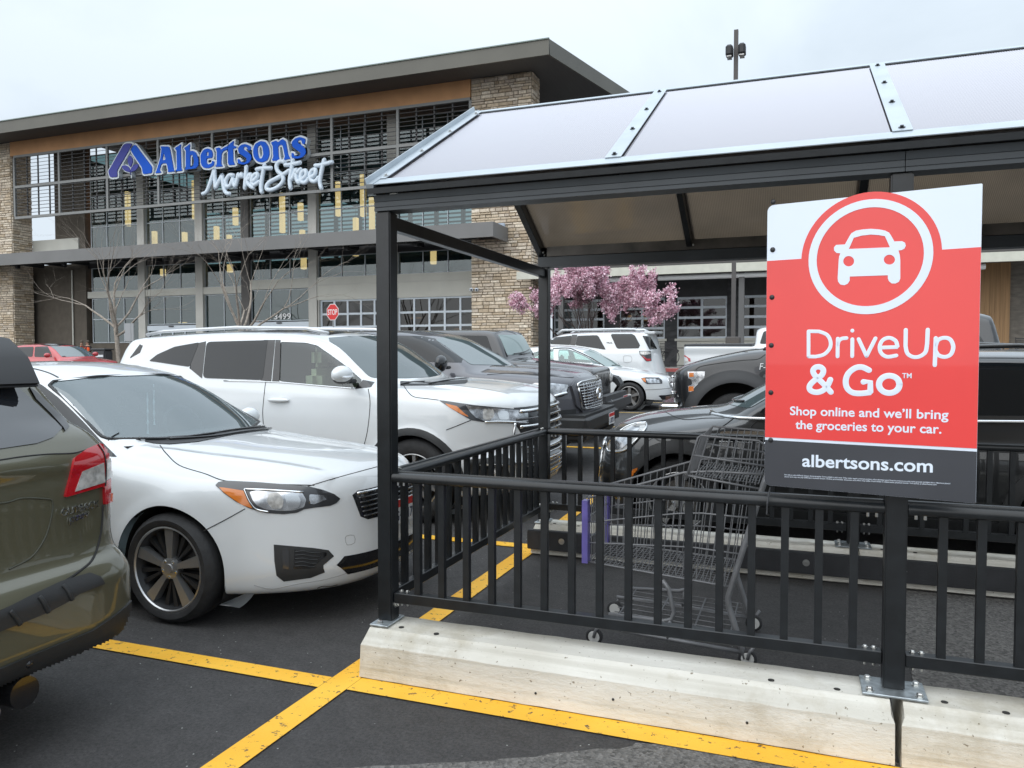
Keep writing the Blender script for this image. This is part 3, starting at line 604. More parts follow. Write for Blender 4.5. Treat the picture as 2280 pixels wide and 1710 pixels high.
for s in (-1, 1):
    w = MB()
    for x in np.arange(-1.05, -.20, .0385):
        zt = min(rim(x), .985); lean = .10 * (x + 1.08)
        xb = x - lean * .9
        if rear(bot(xb)) < xb: continue
        w.tube([(xb, yside(xb, s), bot(xb)), (x, yside(x, s), zt)], .0028, 5, False)
    cp(w, 'side_wires', M_CRT, 'stuff')
    for nm, f0, r in (('rim_bar', 1.0, .0065), ('side_bar', .62, .0045), ('side_bar', .30, .0045), ('bottom_bar', 0., .0055)):
        P = [(x, yside(x, s) - s * -.003, bot(x) + (min(rim(x), .98) - bot(x)) * f0) for x in np.linspace(-1.07, rear(bot(-.3) + .5 * f0), 8)]
        cp(MB().tube(P, r, 6), nm, M_CRT)
    # rear uprights and legs
    y = yside(-.2, s)
    cp(MB().tube([(-.115, y, 1.085), (-.165, y, .93), (-.315, y, .40), (-.330, y, .345), (-.325, y, .30), (-.262, y, .10), (-.248, y, .045)], .0155, 10), 'rear_leg', M_CRT)
    cp(MB().tube([(-.66, y, .40), (-.628, y, .36), (-.600, y, .24), (-.612, y, .20), (-.655, y, .185), (-.95, y + s * -.03, .178)], .0115, 8), 'front_strut', M_CRT)
    cp(MB().tube([(-1.02, y - s * .03, .118), (-.80, y, .105), (-.62, y, .095), (-.26, y, .075)], .011, 8), 'lower_rail', M_CRT)
    cp(MB().tube([(-.62, y, .20), (-.632, y, .09)], .011, 8), 'rack_leg', M_CRT)
    for xw, yw in ((-1.03, y - s * .03), (-.232, y)):
        wh = cp(MB().lathe([(.016, -.012), (.040, -.012), (.046, -.007), (.046, .007), (.040, .012), (.016, .012)], (xw, yw, .047), 'y', 20, True), 'caster', M_TYR0, ang=.6)
        hub = MB().lathe([(0, -.014), (.030, -.014), (.033, -.011), (.033, .011), (.030, .014), (0, .014)], (0, 0, 0), 'y', 16); o = hub.build('caster_hub', M_WPL, wh, ang=.6); o.location = (xw + .63, yw - 4.28, .047)
        cp(MB().tube([(xw + .03, yw + .017 * s, .115), (xw + .01, yw + .017 * s, .085), (xw, yw + .017 * s, .047)], .009, 6), 'caster_fork', M_CRT)
    # child seat box sides
    w = MB()
    for t in np.linspace(0, 1, 9):
        a = (-.470 + .285 * t, y, 1.158 - .012 * t); b = (-.535 + .33 * t, y, .955 - .03 * t); w.tube([a, b], .003, 5, False)
    cp(w, 'seat_side_wires', M_CRT, 'stuff')
    cp(MB().tube([(-.545, y, .93), (-.485, y, 1.150), (-.470, y, 1.162), (-.19, y, 1.146), (-.118, y, 1.09)], .0062, 6), 'seat_side_rail', M_CRT)
    cp(MB().tube([(-.512, y, 1.06), (-.150, y, 1.02)], .0058, 6), 'seat_side_rail', M_CRT); cp(MB().tube([(-.54, y, .955), (-.175, y, .905)], .0058, 6), 'seat_side_rail', M_CRT)
    b_ = cp(MB().box(-1.098, -1.066, yside(-1.08, s) - .028, yside(-1.08, s) + .028, .445, .785), 'corner_bumper', M_PUR, ang=.6)
# floor, front and child-seat grids
w = MB()
for x in np.arange(-1.06, -.33, .021): w.tube([(x, yside(x, -1), bot(x)), (x, yside(x, 1), bot(x))], .0023, 5, False)
for t in np.linspace(0, 1, 13): w.tube([(x, yside(x, -1) * (1 - t) + yside(x, 1) * t, bot(x) - .004) for x in (-1.06, -.34)], .0023, 5, False)
cp(w, 'floor_wires', M_CRT, 'stuff')
w = MB()
for t in np.linspace(0, 1, 13): w.tube([(-1.072, yside(-1.07, -1) * (1 - t) + yside(-1.07, 1) * t, z) for z in (.45, .80)], .0025, 5, False)
for z in (.45, .57, .69, .80): w.tube([(-1.072, yside(-1.07, -1), z), (-1.072, yside(-1.07, 1), z)], .004, 5, False)
cp(w, 'front_wires', M_CRT, 'stuff')
w = MB()
for t in np.linspace(0, 1, 22): w.tube([(-.50 + .31 * t, yside(-.2, -1), .955 - .025 * t), (-.50 + .31 * t, yside(-.2, 1), .955 - .025 * t)], .0026, 5, False)
for t in np.linspace(.1, .9, 6): yy = yside(-.2, -1) * (1 - t) + yside(-.2, 1) * t; w.tube([(-.52, yy, .95), (-.19, yy, .925)], .0026, 5, False)
cp(w, 'child_seat_wires', M_CRT, 'stuff')
w = MB()
for t in np.linspace(0, 1, 14): yy = yside(-.2, -1) * (1 - t) + yside(-.2, 1) * t; w.tube([(-.545, yy, .93), (-.470, yy, 1.16)], .0028, 5, False); w.tube([(-.325, yy, .40), (-.165, yy, .95)], .0028, 5, False)
for z in (.45, .6, .75): w.tube([(rear(z), yside(-.2, -1), z), (rear(z), yside(-.2, 1), z)], .0035, 5, False)
cp(w, 'rear_wires', M_CRT, 'stuff')
w = MB()
for t in np.linspace(0, 1, 8): yy = yside(-.2, -1) * (1 - t) + yside(-.2, 1) * t; w.tube([(-.93, yy, .180), (-.29, yy, .150)], .0032, 5, False)
for x in (-.9, -.7, -.5, -.32): w.tube([(x, yside(-.2, -1), .178 - (x + .93) * .045), (x, yside(-.2, 1), .178 - (x + .93) * .045)], .0045, 5, False)
cp(w, 'lower_rack_wires', M_CRT, 'stuff')
cp(MB().tube([(-.112, yside(-.2, -1) - .02, 1.098), (-.112, yside(-.2, 1) + .02, 1.098)], .019, 12), 'handle', M_BLU)
for s in (-1, 1): cp(MB().box(-.16, -.095, yside(-.2, s) - .014, yside(-.2, s) + .014, 1.03, 1.135), 'handle_end', M_BLU, ang=.6)
# ================================================================ car body modeller
# a body is the rounded intersection of side, top, nose, tail and floor surfaces with a cabin blended on; it is meshed once and trimmed
def pchip(pts, lin=False):
    x = np.array([p[0] for p in pts], float); y = np.array([p[1] for p in pts], float); h = np.diff(x); d = np.diff(y) / h; m = np.zeros_like(y)
    for i in range(1, len(x) - 1):
        if d[i - 1] * d[i] > 0: w1 = 2 * h[i] + h[i - 1]; w2 = h[i] + 2 * h[i - 1]; m[i] = (w1 + w2) / (w1 / d[i - 1] + w2 / d[i])
    m[0] = d[0]; m[-1] = d[-1]
    def f(q0):
        q = np.clip(q0, x[0], x[-1]); i = np.clip(np.searchsorted(x, q) - 1, 0, len(h) - 1); t = (q - x[i]) / h[i]
        return (1 + 2 * t) * (1 - t) ** 2 * y[i] + t * (1 - t) ** 2 * h[i] * m[i] + t * t * (3 - 2 * t) * y[i + 1] + t * t * (t - 1) * h[i] * m[i + 1] + ((np.minimum(q0 - x[0], 0) * m[0] + np.maximum(q0 - x[-1], 0) * m[-1]) if lin else 0)
    return f
def smax(a, b, r): h = np.maximum(r - np.abs(a - b), 0) / r; return np.maximum(a, b) + h * h * r * .25
def smin(a, b, r): return -smax(-a, -b, r)
class Body:
    def __init__(s, sp):
        s.sp = sp; g = sp.get
        s.top = pchip(sp['top']); s.roof = pchip(sp['roof'], True) if g('roof') else None; s.plan = pchip(sp['plan']); s.prof = pchip(sp['prof'])
        s.nose = pchip(sp['nose']); s.tail = pchip(sp['tail']); s.L = sp['L']; s.W2 = max(p[1] for p in sp['plan'])
        s.belt = pchip(g('belt', [(0, 1.), (9, 1.)])); s.floorf = pchip(g('floor', [(0, .2), (9, .2)])); s.ghp = pchip(g('ghplan', [(0, s.W2 - .08), (9, s.W2 - .08)]))
        s.crown = pchip(g('crown', [(0, .12), (9, .06)]))
    def f(s, S, Y, Z):
        sp = s.sp; g = sp.get; A = np.abs(Y)
        hw = s.plan(S) - s.prof(Z)
        for (ws, wz, Ra, amt, wd) in g('flares', ()):
            rr = np.sqrt((S - ws) ** 2 + (Z - wz) ** 2); hw = hw + amt * np.exp(-(np.maximum(rr - Ra, 0) / wd) ** 2) * (Z < wz + Ra + .3)
        ex = g('side_extra')
        if ex: hw = hw + ex(S, Z)
        side = A - hw
        e = .01; sl = (s.top(S + e) - s.top(S - e)) / (2 * e)
        tz = s.top(S) - s.crown(S) * np.minimum(A / s.W2, 1.1) ** g('crown_p', 2.)
        ex = g('top_extra')
        if ex: tz = tz + ex(S, A)
        top = (Z - tz) / np.sqrt(1 + np.minimum(sl, 2.5) ** 2)
        fr = (s.nose(Z) + g('nk', 1.1) * A ** g('np', 3.2) - S) / np.sqrt(1 + (g('nk', 1.1) * g('np', 3.2) * np.minimum(A, .8) ** (g('np', 3.2) - 1)) ** 2 * .8)
        rear = (S - (s.L - s.tail(Z) - g('tk', .5) * A ** g('tp', 3.2)))
        low = smax(side, top, g('r_top', .10)); low = smax(low, fr, g('r_front', .07)); low = smax(low, rear, g('r_rear', .08)); low = smax(low, s.floorf(S) - Z, .05)
        if s.roof is None: return low
        Sm = g('smid', 2.7); S2 = np.where(S < Sm, S - g('kw', .22) * A ** 2, S + g('kr', .22) * A ** 2)
        S2 = np.where(S < Sm, np.minimum(S2, np.maximum(Sm, S2)), S2)
        rs = (s.roof(S2 + e) - s.roof(S2 - e)) / (2 * e)
        gr = (Z - (s.roof(S2) - g('rcrown', .05) * (A / .6) ** 2)) / np.sqrt(1 + rs ** 2)
        gs = (A - (s.ghp(S) - g('tumble', .5) * np.maximum(Z - s.belt(S), -.1))) / math.sqrt(1 + g('tumble', .5) ** 2)
        gh = smax(gr, gs, g('r_gh', .10)); gh = smax(gh, g('ghfloor', .55) - Z, .05)
        return smin(low, gh, g('r_join', .05))
    def grad(s, P):
        e = 1e-3; S, Y, Z = P.T
        return np.stack([(s.f(S + e, Y, Z) - s.f(S - e, Y, Z)), (s.f(S, Y + e, Z) - s.f(S, Y - e, Z)), (s.f(S, Y, Z + e) - s.f(S, Y, Z - e))], 1) / (2 * e)
    def mesh(s, h):
        sp = s.sp; xs = np.arange(-.25, s.L + .25, h); ny = int(math.ceil((s.W2 + .12) / h)); ysv = (np.arange(-ny, ny + 1)) * h + h * .01; zs = np.arange(.02, sp['H'] + .12, h)
        V = s.f(xs[:, None, None], ysv[None, :, None], zs[None, None, :]); V = np.broadcast_to(V, (len(xs), len(ysv), len(zs)))
        return s.nets(V, (xs, ysv, zs), h)
    def nets(s, V, ax, h):
        xs, ysv, zs = ax; In = V < 0; nx, ny, nz = V.shape
        c = In[:-1, :-1, :-1].astype(np.int8); cnt = np.zeros_like(c)
        for i in (0, 1):
            for j in (0, 1):
                for k in (0, 1): cnt = cnt + In[i:nx - 1 + i, j:ny - 1 + j, k:nz - 1 + k]
        act = np.argwhere((cnt > 0) & (cnt < 8)); idx = -np.ones(cnt.shape, np.int64); idx[tuple(act.T)] = np.arange(len(act))
        acc = np.zeros((len(act), 3)); num = np.zeros(len(act))
        cs = [(i, j, k) for i in (0, 1) for j in (0, 1) for k in (0, 1)]
        for a in cs:
            for d in range(3):
                if a[d]: continue
                b = list(a); b[d] = 1; b = tuple(b)
                va = V[act[:, 0] + a[0], act[:, 1] + a[1], act[:, 2] + a[2]]; vb = V[act[:, 0] + b[0], act[:, 1] + b[1], act[:, 2] + b[2]]
                m = (va < 0) != (vb < 0); t = np.where(m, va / np.where(m, va - vb, 1), 0)
                p = np.array(a, float)[None].repeat(len(act), 0); p[:, d] = t; acc[m] += p[m]; num[m] += 1
        P = acc / num[:, None] + act; P = np.stack([xs[0] + P[:, 0] * h, ysv[0] + P[:, 1] * h, zs[0] + P[:, 2] * h], 1)
        Q = []
        for d in range(3):
            sl0 = [slice(1, n - 1) for n in V.shape]; sl0[d] = slice(0, V.shape[d] - 1); sl1 = list(sl0); sl1[d] = slice(1, V.shape[d])
            a = In[tuple(sl0)]; b = In[tuple(sl1)]; e = np.argwhere(a != b)
            if not len(e): continue
            off = np.ones(3, int); off[d] = 0; g0 = e + off; u = [q for q in range(3) if q != d]
            def cell(da, db): c_ = g0.copy(); c_[:, u[0]] -= da; c_[:, u[1]] -= db; return idx[c_[:, 0], c_[:, 1], c_[:, 2]]
            q = np.stack([cell(1, 1), cell(0, 1), cell(0, 0), cell(1, 0)], 1); flip = a[tuple(e.T)] ^ (d == 1); q[~flip] = q[~flip][:, ::-1]; Q.append(q)
        Q = np.concatenate(Q)
        for _ in range(3):
            g = s.grad(P); fv = s.f(*P.T); st = (fv / np.maximum((g ** 2).sum(1), .2))[:, None] * g; n = np.linalg.norm(st, axis=1, keepdims=True); P = P - st * np.minimum(1, .6 * h / np.maximum(n, 1e-9))
        return P, Q[(Q >= 0).all(1)]
    def sproj(s, P):
        for _ in range(6):
            e = 1e-3; fv = s.f(*P.T); d = (s.f(P[:, 0] + e, P[:, 1], P[:, 2]) - s.f(P[:, 0] - e, P[:, 1], P[:, 2])) / (2 * e); d = np.where(np.abs(d) < .2, -.2, d); P = P.copy(); P[:, 0] -= np.clip(fv / d, -.03, .03)
        return P
    def yproj(s, P):
        for _ in range(5):
            e = 1e-3; fv = s.f(*P.T); d = (s.f(P[:, 0], P[:, 1] + e, P[:, 2]) - s.f(P[:, 0], P[:, 1] - e, P[:, 2])) / (2 * e)
            d = np.where(np.abs(d) < .3, .3 * np.sign(P[:, 1]), d); P = P.copy(); P[:, 1] -= np.clip(fv / d, -.03, .03)
        return P
    def cast(s, O, D, tmax=3.):
        """first hit of rays with the body"""
        t = np.zeros(len(O)); hit = np.zeros(len(O), bool); lo = np.zeros(len(O))
        n = 150
        for i in range(n):
            tt = tmax * i / n; m = ~hit; p = O[m] + D[m] * tt; v = s.f(*p.T) < 0; ids = np.where(m)[0][v]; t[ids] = tt; hit[ids] = True
        lo = t - tmax / n; hi = t.copy()
        for _ in range(14):
            md = (lo + hi) / 2; p = O + D * md[:, None]; v = s.f(*p.T) < 0; hi = np.where(v, md, hi); lo = np.where(v, lo, md)
        return O + D * hi[:, None], hit
def in_poly(px_, py_, poly):
    r = np.zeros(len(px_), bool); n = len(poly)
    for i in range(n):
        x0, y0 = poly[i]; x1, y1 = poly[(i + 1) % n]; c = ((y0 > py_) != (y1 > py_)); r ^= c & (px_ < (x1 - x0) * (py_ - y0) / ((y1 - y0) if y1 != y0 else 1e-12) + x0)
    return r
def near_poly(px_, py_, poly):
    best = np.full(len(px_), 1e9); bx = px_.copy(); by = py_.copy(); n = len(poly)
    for i in range(n):
        x0, y0 = poly[i]; x1, y1 = poly[(i + 1) % n]; dx, dy = x1 - x0, y1 - y0; L2 = dx * dx + dy * dy + 1e-15; t = np.clip(((px_ - x0) * dx + (py_ - y0) * dy) / L2, 0, 1)
        qx, qy = x0 + t * dx, y0 + t * dy; d = (qx - px_) ** 2 + (qy - py_) ** 2; m = d < best; best[m] = d[m]; bx[m] = qx[m]; by[m] = qy[m]
    return bx, by, best
def round_poly(poly, r=.15, n=4):
    """cut the corners of a polygon with little arcs (r: share of the shorter edge)"""
    o = []; k = len(poly)
    for i in range(k):
        a = np.array(poly[i - 1], float); b = np.array(poly[i], float); c = np.array(poly[(i + 1) % k], float)
        q = min(np.linalg.norm(a - b), np.linalg.norm(c - b)) * r; p0 = b + (a - b) / max(np.linalg.norm(a - b), 1e-9) * q; p1 = b + (c - b) / max(np.linalg.norm(c - b), 1e-9) * q
        for t in np.linspace(0, 1, n): o.append(tuple((1 - t) ** 2 * p0 + 2 * t * (1 - t) * b + t * t * p1))
    return o
class Car:
    def __init__(s, sp, name, label, cat, xf, yc, heading, h=.03, roll=True, group=None, z=None):
        s.sp = sp; s.b = Body(sp); s.hd = heading; g = gz(yc) if z is None else z
        s.root = empty(name, (xf, yc, g), 0 if heading > 0 else math.pi, label, cat, group)
        s.tilt = math.atan(.0257) if (yc > 6.5 and roll) else 0.
        s.root.rotation_euler = (s.tilt * heading, 0, 0 if heading > 0 else math.pi); s.h = h; s.xf, s.yc, s.g = xf, yc, g
        s.Mi = (Matrix.Translation(s.root.location) @ s.root.rotation_euler.to_matrix().to_4x4()).inverted()
    def loc(s, P):    # (s, y, z) -> local xyz
        P = np.asarray(P, float); return np.stack([-P[..., 0], P[..., 1], P[..., 2]], -1)
    def link_(s, name, P, faces, m, parent=None, smooth=True):
        me = bpy.data.meshes.new(name); me.from_pydata(s.loc(P).tolist(), [], [tuple(map(int, f)) for f in faces]); me.update()
        if smooth: me.polygons.foreach_set('use_smooth', [True] * len(me.polygons))
        return link(name, me, m, parent or s.root)
    def rays(s, mode, a, b):
        n = len(a); z0 = np.zeros(n)
        if mode in ('right', 'left'):      # a = s, b = z
            sg_ = -1 if mode == 'right' else 1; return np.stack([a, z0 + sg_ * 1.6, b], 1), np.stack([z0, z0 - sg_, z0], 1)
        if mode == 'front': return np.stack([z0 - .8, a, b], 1), np.stack([z0 + 1, z0, z0], 1)     # a = y, b = z
        if mode == 'rear': return np.stack([z0 + s.b.L + .8, a, b], 1), np.stack([z0 - 1, z0, z0], 1)
        if mode == 'top': return np.stack([a, b, z0 + 2.6], 1), np.stack([z0, z0, z0 - 1], 1)      # a = s, b = y
        if mode == 'cam':                  # a, b = surveyed picture position
            D = _fw[None] * F + _rt[None] * (a - CX)[:, None] - _up[None] * (b - CY)[:, None]; D /= np.linalg.norm(D, axis=1, keepdims=True)
            Mi = np.array(s.Mi); o = Mi[:3, :3] @ _C + Mi[:3, 3]; D = D @ Mi[:3, :3].T
            o = np.array([-o[0], o[1], o[2]]); D = D * np.array([-1, 1, 1]); return np.repeat(o[None], n, 0), D
    def cast(s, mode, a, b):
        O, D = s.rays(mode, np.asarray(a, float), np.asarray(b, float)); tm = 3.2
        if mode == 'cam':
            ctr = np.array([s.b.L / 2, 0, .8]); d0 = max(0, np.linalg.norm(ctr - O[0]) - s.b.L * .62); O = O + D * d0; tm = s.b.L * 1.3
        return s.b.cast(O, D, tm)
    def patch(s, name, poly, m, mode='right', off=.003, cell=None, parent=None, mirror=False, rim=.012, smooth=True):
        """panel laid on the body inside an outline"""
        poly = [tuple(map(float, p)) for p in poly]; xs = [p[0] for p in poly]; ys_ = [p[1] for p in poly]
        cell = cell or max((max(xs) - min(xs)), (max(ys_) - min(ys_))) / 26
        gx = np.arange(min(xs) - cell, max(xs) + cell * 1.5, cell); gy = np.arange(min(ys_) - cell, max(ys_) + cell * 1.5, cell)
        A, B = np.meshgrid(gx, gy, indexing='ij'); a = A.ravel(); b = B.ravel(); ins = in_poly(a, b, poly); nx, ny = A.shape
        I = np.arange(nx * ny).reshape(nx, ny); q = np.stack([I[:-1, :-1], I[1:, :-1], I[1:, 1:], I[:-1, 1:]], -1).reshape(-1, 4)
        keep = ins[q].sum(1) >= 1; q = q[keep]
        if not len(q): return None
        use = np.unique(q); mp_ = -np.ones(nx * ny, int); mp_[use] = np.arange(len(use)); q = mp_[q]; a, b, ins = a[use], b[use], ins[use]
        bx, by, _d = near_poly(a, b, poly); a = np.where(ins, a, bx); b = np.where(ins, b, by)
        taken = set()
        for p in poly:
            dd = (a - p[0]) ** 2 + (b - p[1]) ** 2; k = int(dd.argmin())
            if k not in taken and dd[k] < (cell * .9) ** 2: a[k], b[k] = p; taken.add(k)
        P, hit = s.cast(mode, a, b); ok = hit[q].all(1); q = q[ok]
        if not len(q): return None
        g = s.b.grad(P); n = g / np.maximum(np.linalg.norm(g, axis=1, keepdims=True), 1e-9); P1 = P + n * off
        # drop degenerate corners
        fs = []
        for f in q:
            ff = [f[0]]
            for v in f[1:]:
                if abs(a[v] - a[ff[-1]]) + abs(b[v] - b[ff[-1]]) > 1e-9: ff.append(v)
            if len(ff) > 2 and abs(a[ff[0]] - a[ff[-1]]) + abs(b[ff[0]] - b[ff[-1]]) < 1e-9: ff = ff[:-1]
            if len(ff) > 2: fs.append(tuple(ff))
        V = list(P1); fs2 = list(fs)
        if rim:
            from collections import Counter
            ec = Counter(); 
            for f in fs:
                for i in range(len(f)): e = (f[i], f[(i + 1) % len(f)]); ec[tuple(sorted(e))] += 1
            base = len(V); V += list(P - n * rim)
            for f in fs:
                for i in range(len(f)):
                    e = (f[i], f[(i + 1) % len(f)])
                    if ec[tuple(sorted(e))] == 1: fs2.append((e[0], e[1], base + e[1], base + e[0]))
        V = np.array(V); res = []
        for sgn in ((1, -1) if mirror else (1,)):
            Vm = V * np.array([1, sgn, 1]); me_o = s.link_(name, Vm, fs2, m, parent, smooth)
            bm = bmesh.new(); bm.from_mesh(me_o.data); bmesh.ops.remove_doubles(bm, verts=bm.verts, dist=.0004); loose = [v for v in bm.verts if not v.link_faces]; bmesh.ops.delete(bm, geom=loose, context='VERTS'); bmesh.ops.recalc_face_normals(bm, faces=bm.faces); bm.to_mesh(me_o.data); bm.free()
            try: me_o.data.set_sharp_from_angle(angle=.9)
            except Exception: pass
            res.append(me_o)
        return res if mirror else res[0]
    def seam(s, name, line, m, mode='right', r=.003, off=0., mirror=False, parent=None, n=5, step=6):
        pts = smooth_path(line, step) if step else line; a = np.array([p[0] for p in pts]); b = np.array([p[1] for p in pts]); P, hit = s.cast(mode, a, b); P = P[hit]
        if len(P) < 2: return None
        if off:
            g = s.b.grad(P); P = P + g / np.linalg.norm(g, axis=1, keepdims=True) * off
        res = None
        for sgn in ((1, -1) if mirror else (1,)):
            Q = s.loc(P * np.array([1, sgn, 1])); res = MB().tube([tuple(p) for p in Q], r, n).build(name, m, parent or s.root, ang=3.2)
        return res
    def build_body(s, m, arch=None, windows=(), liner=True, inner=None, fronts=()):
        """arch: list of (s, z, R, ymin); windows: side outlines (s, z) cut through both flanks"""
        P, Q = s.b.mesh(s.h); dead = np.zeros(len(Q), bool)
        for (ws, wz, Ra, ymin) in arch or ():
            d = np.hypot(P[:, 0] - ws, P[:, 2] - wz); ins = (d < Ra + .4 * s.h) & (np.abs(P[:, 1]) > ymin); dead |= ins[Q].all(1)
            k = ins & (d > 1e-6); P[k, 0] = ws + (P[k, 0] - ws) * Ra / d[k]; P[k, 2] = wz + (P[k, 2] - wz) * Ra / d[k]
            sub = np.where(k)[0]; pp = s.b.yproj(P[sub]); okk = np.abs(pp[:, 1] - P[sub, 1]) < .09; P[sub[okk]] = pp[okk]
        for w in windows:
            bx, by, dd = near_poly(P[:, 0], P[:, 2], w); ins = (in_poly(P[:, 0], P[:, 2], w) | (dd < (.35 * s.h) ** 2)) & (np.abs(P[:, 1]) > .3); dead |= ins[Q].all(1)
            sub = np.where(ins)[0]; bx = bx[sub]; by = by[sub]; P[sub, 0] = bx; P[sub, 2] = by; P[sub] = s.b.yproj(P[sub])
        for w, s0, s1 in fronts:
            bx, by, dd = near_poly(P[:, 1], P[:, 2], w); ins = (in_poly(P[:, 1], P[:, 2], w) | (dd < (.3 * s.h) ** 2)) & (P[:, 0] > s0) & (P[:, 0] < s1); dead |= ins[Q].all(1); sub = np.where(ins)[0]; P[sub, 1] = bx[sub]; P[sub, 2] = by[sub]; P[sub] = s.b.sproj(P[sub])
        Q = Q[~dead]; use = np.unique(Q); mp_ = -np.ones(len(P), int); mp_[use] = np.arange(len(use)); o = s.link_('body', P[use], mp_[Q], m)
        if inner is not None:
            g = s.b.grad(P[use]); n = g / np.maximum(np.linalg.norm(g, axis=1, keepdims=True), 1e-9); sel = (P[use][:, 2] > .6); qq = mp_[Q]; keep = sel[qq].all(1)
            s.link_('cabin_lining', P[use] - n * .035, qq[keep][:, ::-1], inner)
        if liner:
            for (ws, wz, Ra, ymin) in arch or ():
                for sg_ in (-1, 1):
                    mb = MB(); nn = 24; vs = []; yo = s.b.plan(np.array([ws]))[0] - .035
                    for i in range(nn + 1):
                        t = R(-35 + 250 * i / nn); x = -(ws + (Ra + .004) * math.cos(t)); z = max(wz + (Ra + .004) * math.sin(t), .13)
                        yy = min(yo, float(s.b.plan(np.array([min(max(-x, 0), s.b.L)]))[0]) - .05)
                        vs += [(x, sg_ * yy, z), (x, sg_ * (yo - .42), z)]
                    fs = [(2 * i, 2 * i + 1, 2 * i + 3, 2 * i + 2) for i in range(nn)] + [tuple(range(1, 2 * nn + 2, 2))]
                    mb.add(vs, fs).build('wheel_well', M_WELL, s.root)
        return o
    def wheel(s, ws, r, y, w=.22, rim=.235, style=('five', 5), mats=None, both=True, z=None):
        tm, rm, dm, hm = mats or (M_TYRE, M_RIM, M_RIMD, M_RIM); ex = None
        for sg_ in (-1, 1):
            root = empty('wheel', (-ws, sg_ * y, r if z is None else z), parent=s.root)
            if sg_ > 0: root.rotation_euler = (0, 0, math.pi)
            if ex is None:
                # outer face looks to -y
                h_ = w / 2; prof = [(rim - .012, -h_ + .03), (rim + .004, -h_ + .012), (rim + .02, -h_ + .004), (rim + (r - rim) * .55, -h_), (r - .022, -h_ + .014), (r - .006, -h_ + .030), (r, -h_ + .05), (r, h_ - .05), (r - .02, h_ - .01), (rim + .02, h_), (rim - .012, h_ - .03)]
                tb = MB().lathe(prof, n=48)
                tread = MB()
                ex = [('tyre', tb.mesh('tyre', .5), tm)]
                rb = MB().lathe([(rim + .003, -h_ + .02), (rim + .005, -h_ + .010), (rim - .003, -h_ + .008), (rim - .008, -h_ + .016)], n=48); ex.append(('rim', rb.mesh('rim', .5), rm))
                ex.append(('rim_barrel', MB().lathe([(rim - .007, -h_ + .017), (rim - .02, -h_ + .05), (rim - .034, -h_ + .08), (rim - .04, h_ - .04), (.03, h_ - .05)], n=32).mesh('rim_barrel', .5), dm))
                ex.append(('brake_disc', MB().lathe([(.05, -.01), (rim * .68, -.01), (rim * .68, .005)], n=32).mesh('brake_disc', .5), M_DISC))
                kind, ns = style[0], style[1]; yo = -h_ + .022; pieces = []
                for i in range(ns):
                    t0 = 2 * math.pi * i / ns + math.pi / 2
                    def pt(rad, dt, yy): return (rad * math.cos(t0 + dt), yy, rad * math.sin(t0 + dt))
                    if kind == 'twotone':      # broad machined blade with a dark forked partner
                        pieces.append(('spoke', MB().add([pt(.058, .26, yo + .010), pt(.058, -.26, yo + .010), pt(rim - .006, -.175, yo + .000), pt(rim - .006, .105, yo + .000), pt(.058, .30, yo + .045), pt(.058, -.30, yo + .045), pt(rim - .006, -.20, yo + .05), pt(rim - .006, .13, yo + .05)], [(0, 1, 2, 3), (0, 4, 5, 1), (1, 5, 6, 2), (2, 6, 7, 3), (3, 7, 4, 0)]), rm))
                        for dt in (.46, .78):
                            pieces.append(('pocket_spoke', MB().add([pt(.05, .62, yo + .03), pt(.05, .5, yo + .03), pt(rim - .012, dt - .07, yo + .022), pt(rim - .012, dt + .07, yo + .022), pt(.05, .62, yo + .06), pt(.05, .5, yo + .06), pt(rim - .012, dt - .1, yo + .06), pt(rim - .012, dt + .1, yo + .06)], [(0, 1, 2, 3), (0, 4, 5, 1), (1, 5, 6, 2), (2, 6, 7, 3), (3, 7, 4, 0)]), dm))
                    else:
                        a_, b_ = (.5, .16) if kind == 'five' else (.3, .07)
                        pieces.append(('spoke', MB().add([pt(.04, a_, yo + .014), pt(.04, -a_, yo + .014), pt(rim - .012, -b_, yo + .006), pt(rim - .012, b_, yo + .006), pt(.04, a_, yo + .05), pt(.04, -a_, yo + .05), pt(rim - .012, -b_ * 1.3, yo + .05), pt(rim - .012, b_ * 1.3, yo + .05)], [(0, 1, 2, 3), (0, 4, 5, 1), (1, 5, 6, 2), (2, 6, 7, 3), (3, 7, 4, 0)]), rm))
                for nm, mb, mm in pieces: ex.append((nm, mb.mesh(nm), mm))
                ex.append(('hub', MB().lathe([(.066, yo + .05), (.062, yo + .010), (.050, yo + .006), (0, yo + .006)], n=20).mesh('hub', .5), rm))
                ex.append(('centre_cap', MB().lathe([(.030, yo + .008), (.028, yo - .002), (0, yo - .003)], n=20).mesh('centre_cap', .5), hm))
                for i in range(5):
                    t = 2 * math.pi * (i + .5) / 5 + math.pi / 2; ex.append(('lug_nut', MB().lathe([(.009, .02), (.009, -.002), (0, -.006)], (.050 * math.cos(t), yo + .006, .050 * math.sin(t)), n=6).mesh('lug_nut'), M_CHR))
            for nm, me_, mm in ex: link(nm, me_, mm, root)
    def side_poly(s, pts):
        P, hit = s.cast('cam', [p[0] for p in pts], [p[1] for p in pts]); return [(float(a), float(c)) for a, b, c in P]
    def arch_trim(s, ws, wz, R0, R1, m, a0=-8, a1=188, off=.012, modes=('right', 'left'), R1y=None):
        for md in modes:
            po = [(ws + R1 * math.cos(R(t)), wz + (R1y or R1) * math.sin(R(t))) for t in np.linspace(a0, a1, 26)]; pi = [(ws + R0 * math.cos(R(t)), wz + R0 * math.sin(R(t))) for t in np.linspace(a1, a0, 26)]
            s.patch('arch_trim', po + pi, m, md, off, .028)
    def pane(s, name, poly, m, mode='cam', r=.12, **k): return s.patch(name, round_poly(poly, r), m, mode, **k)
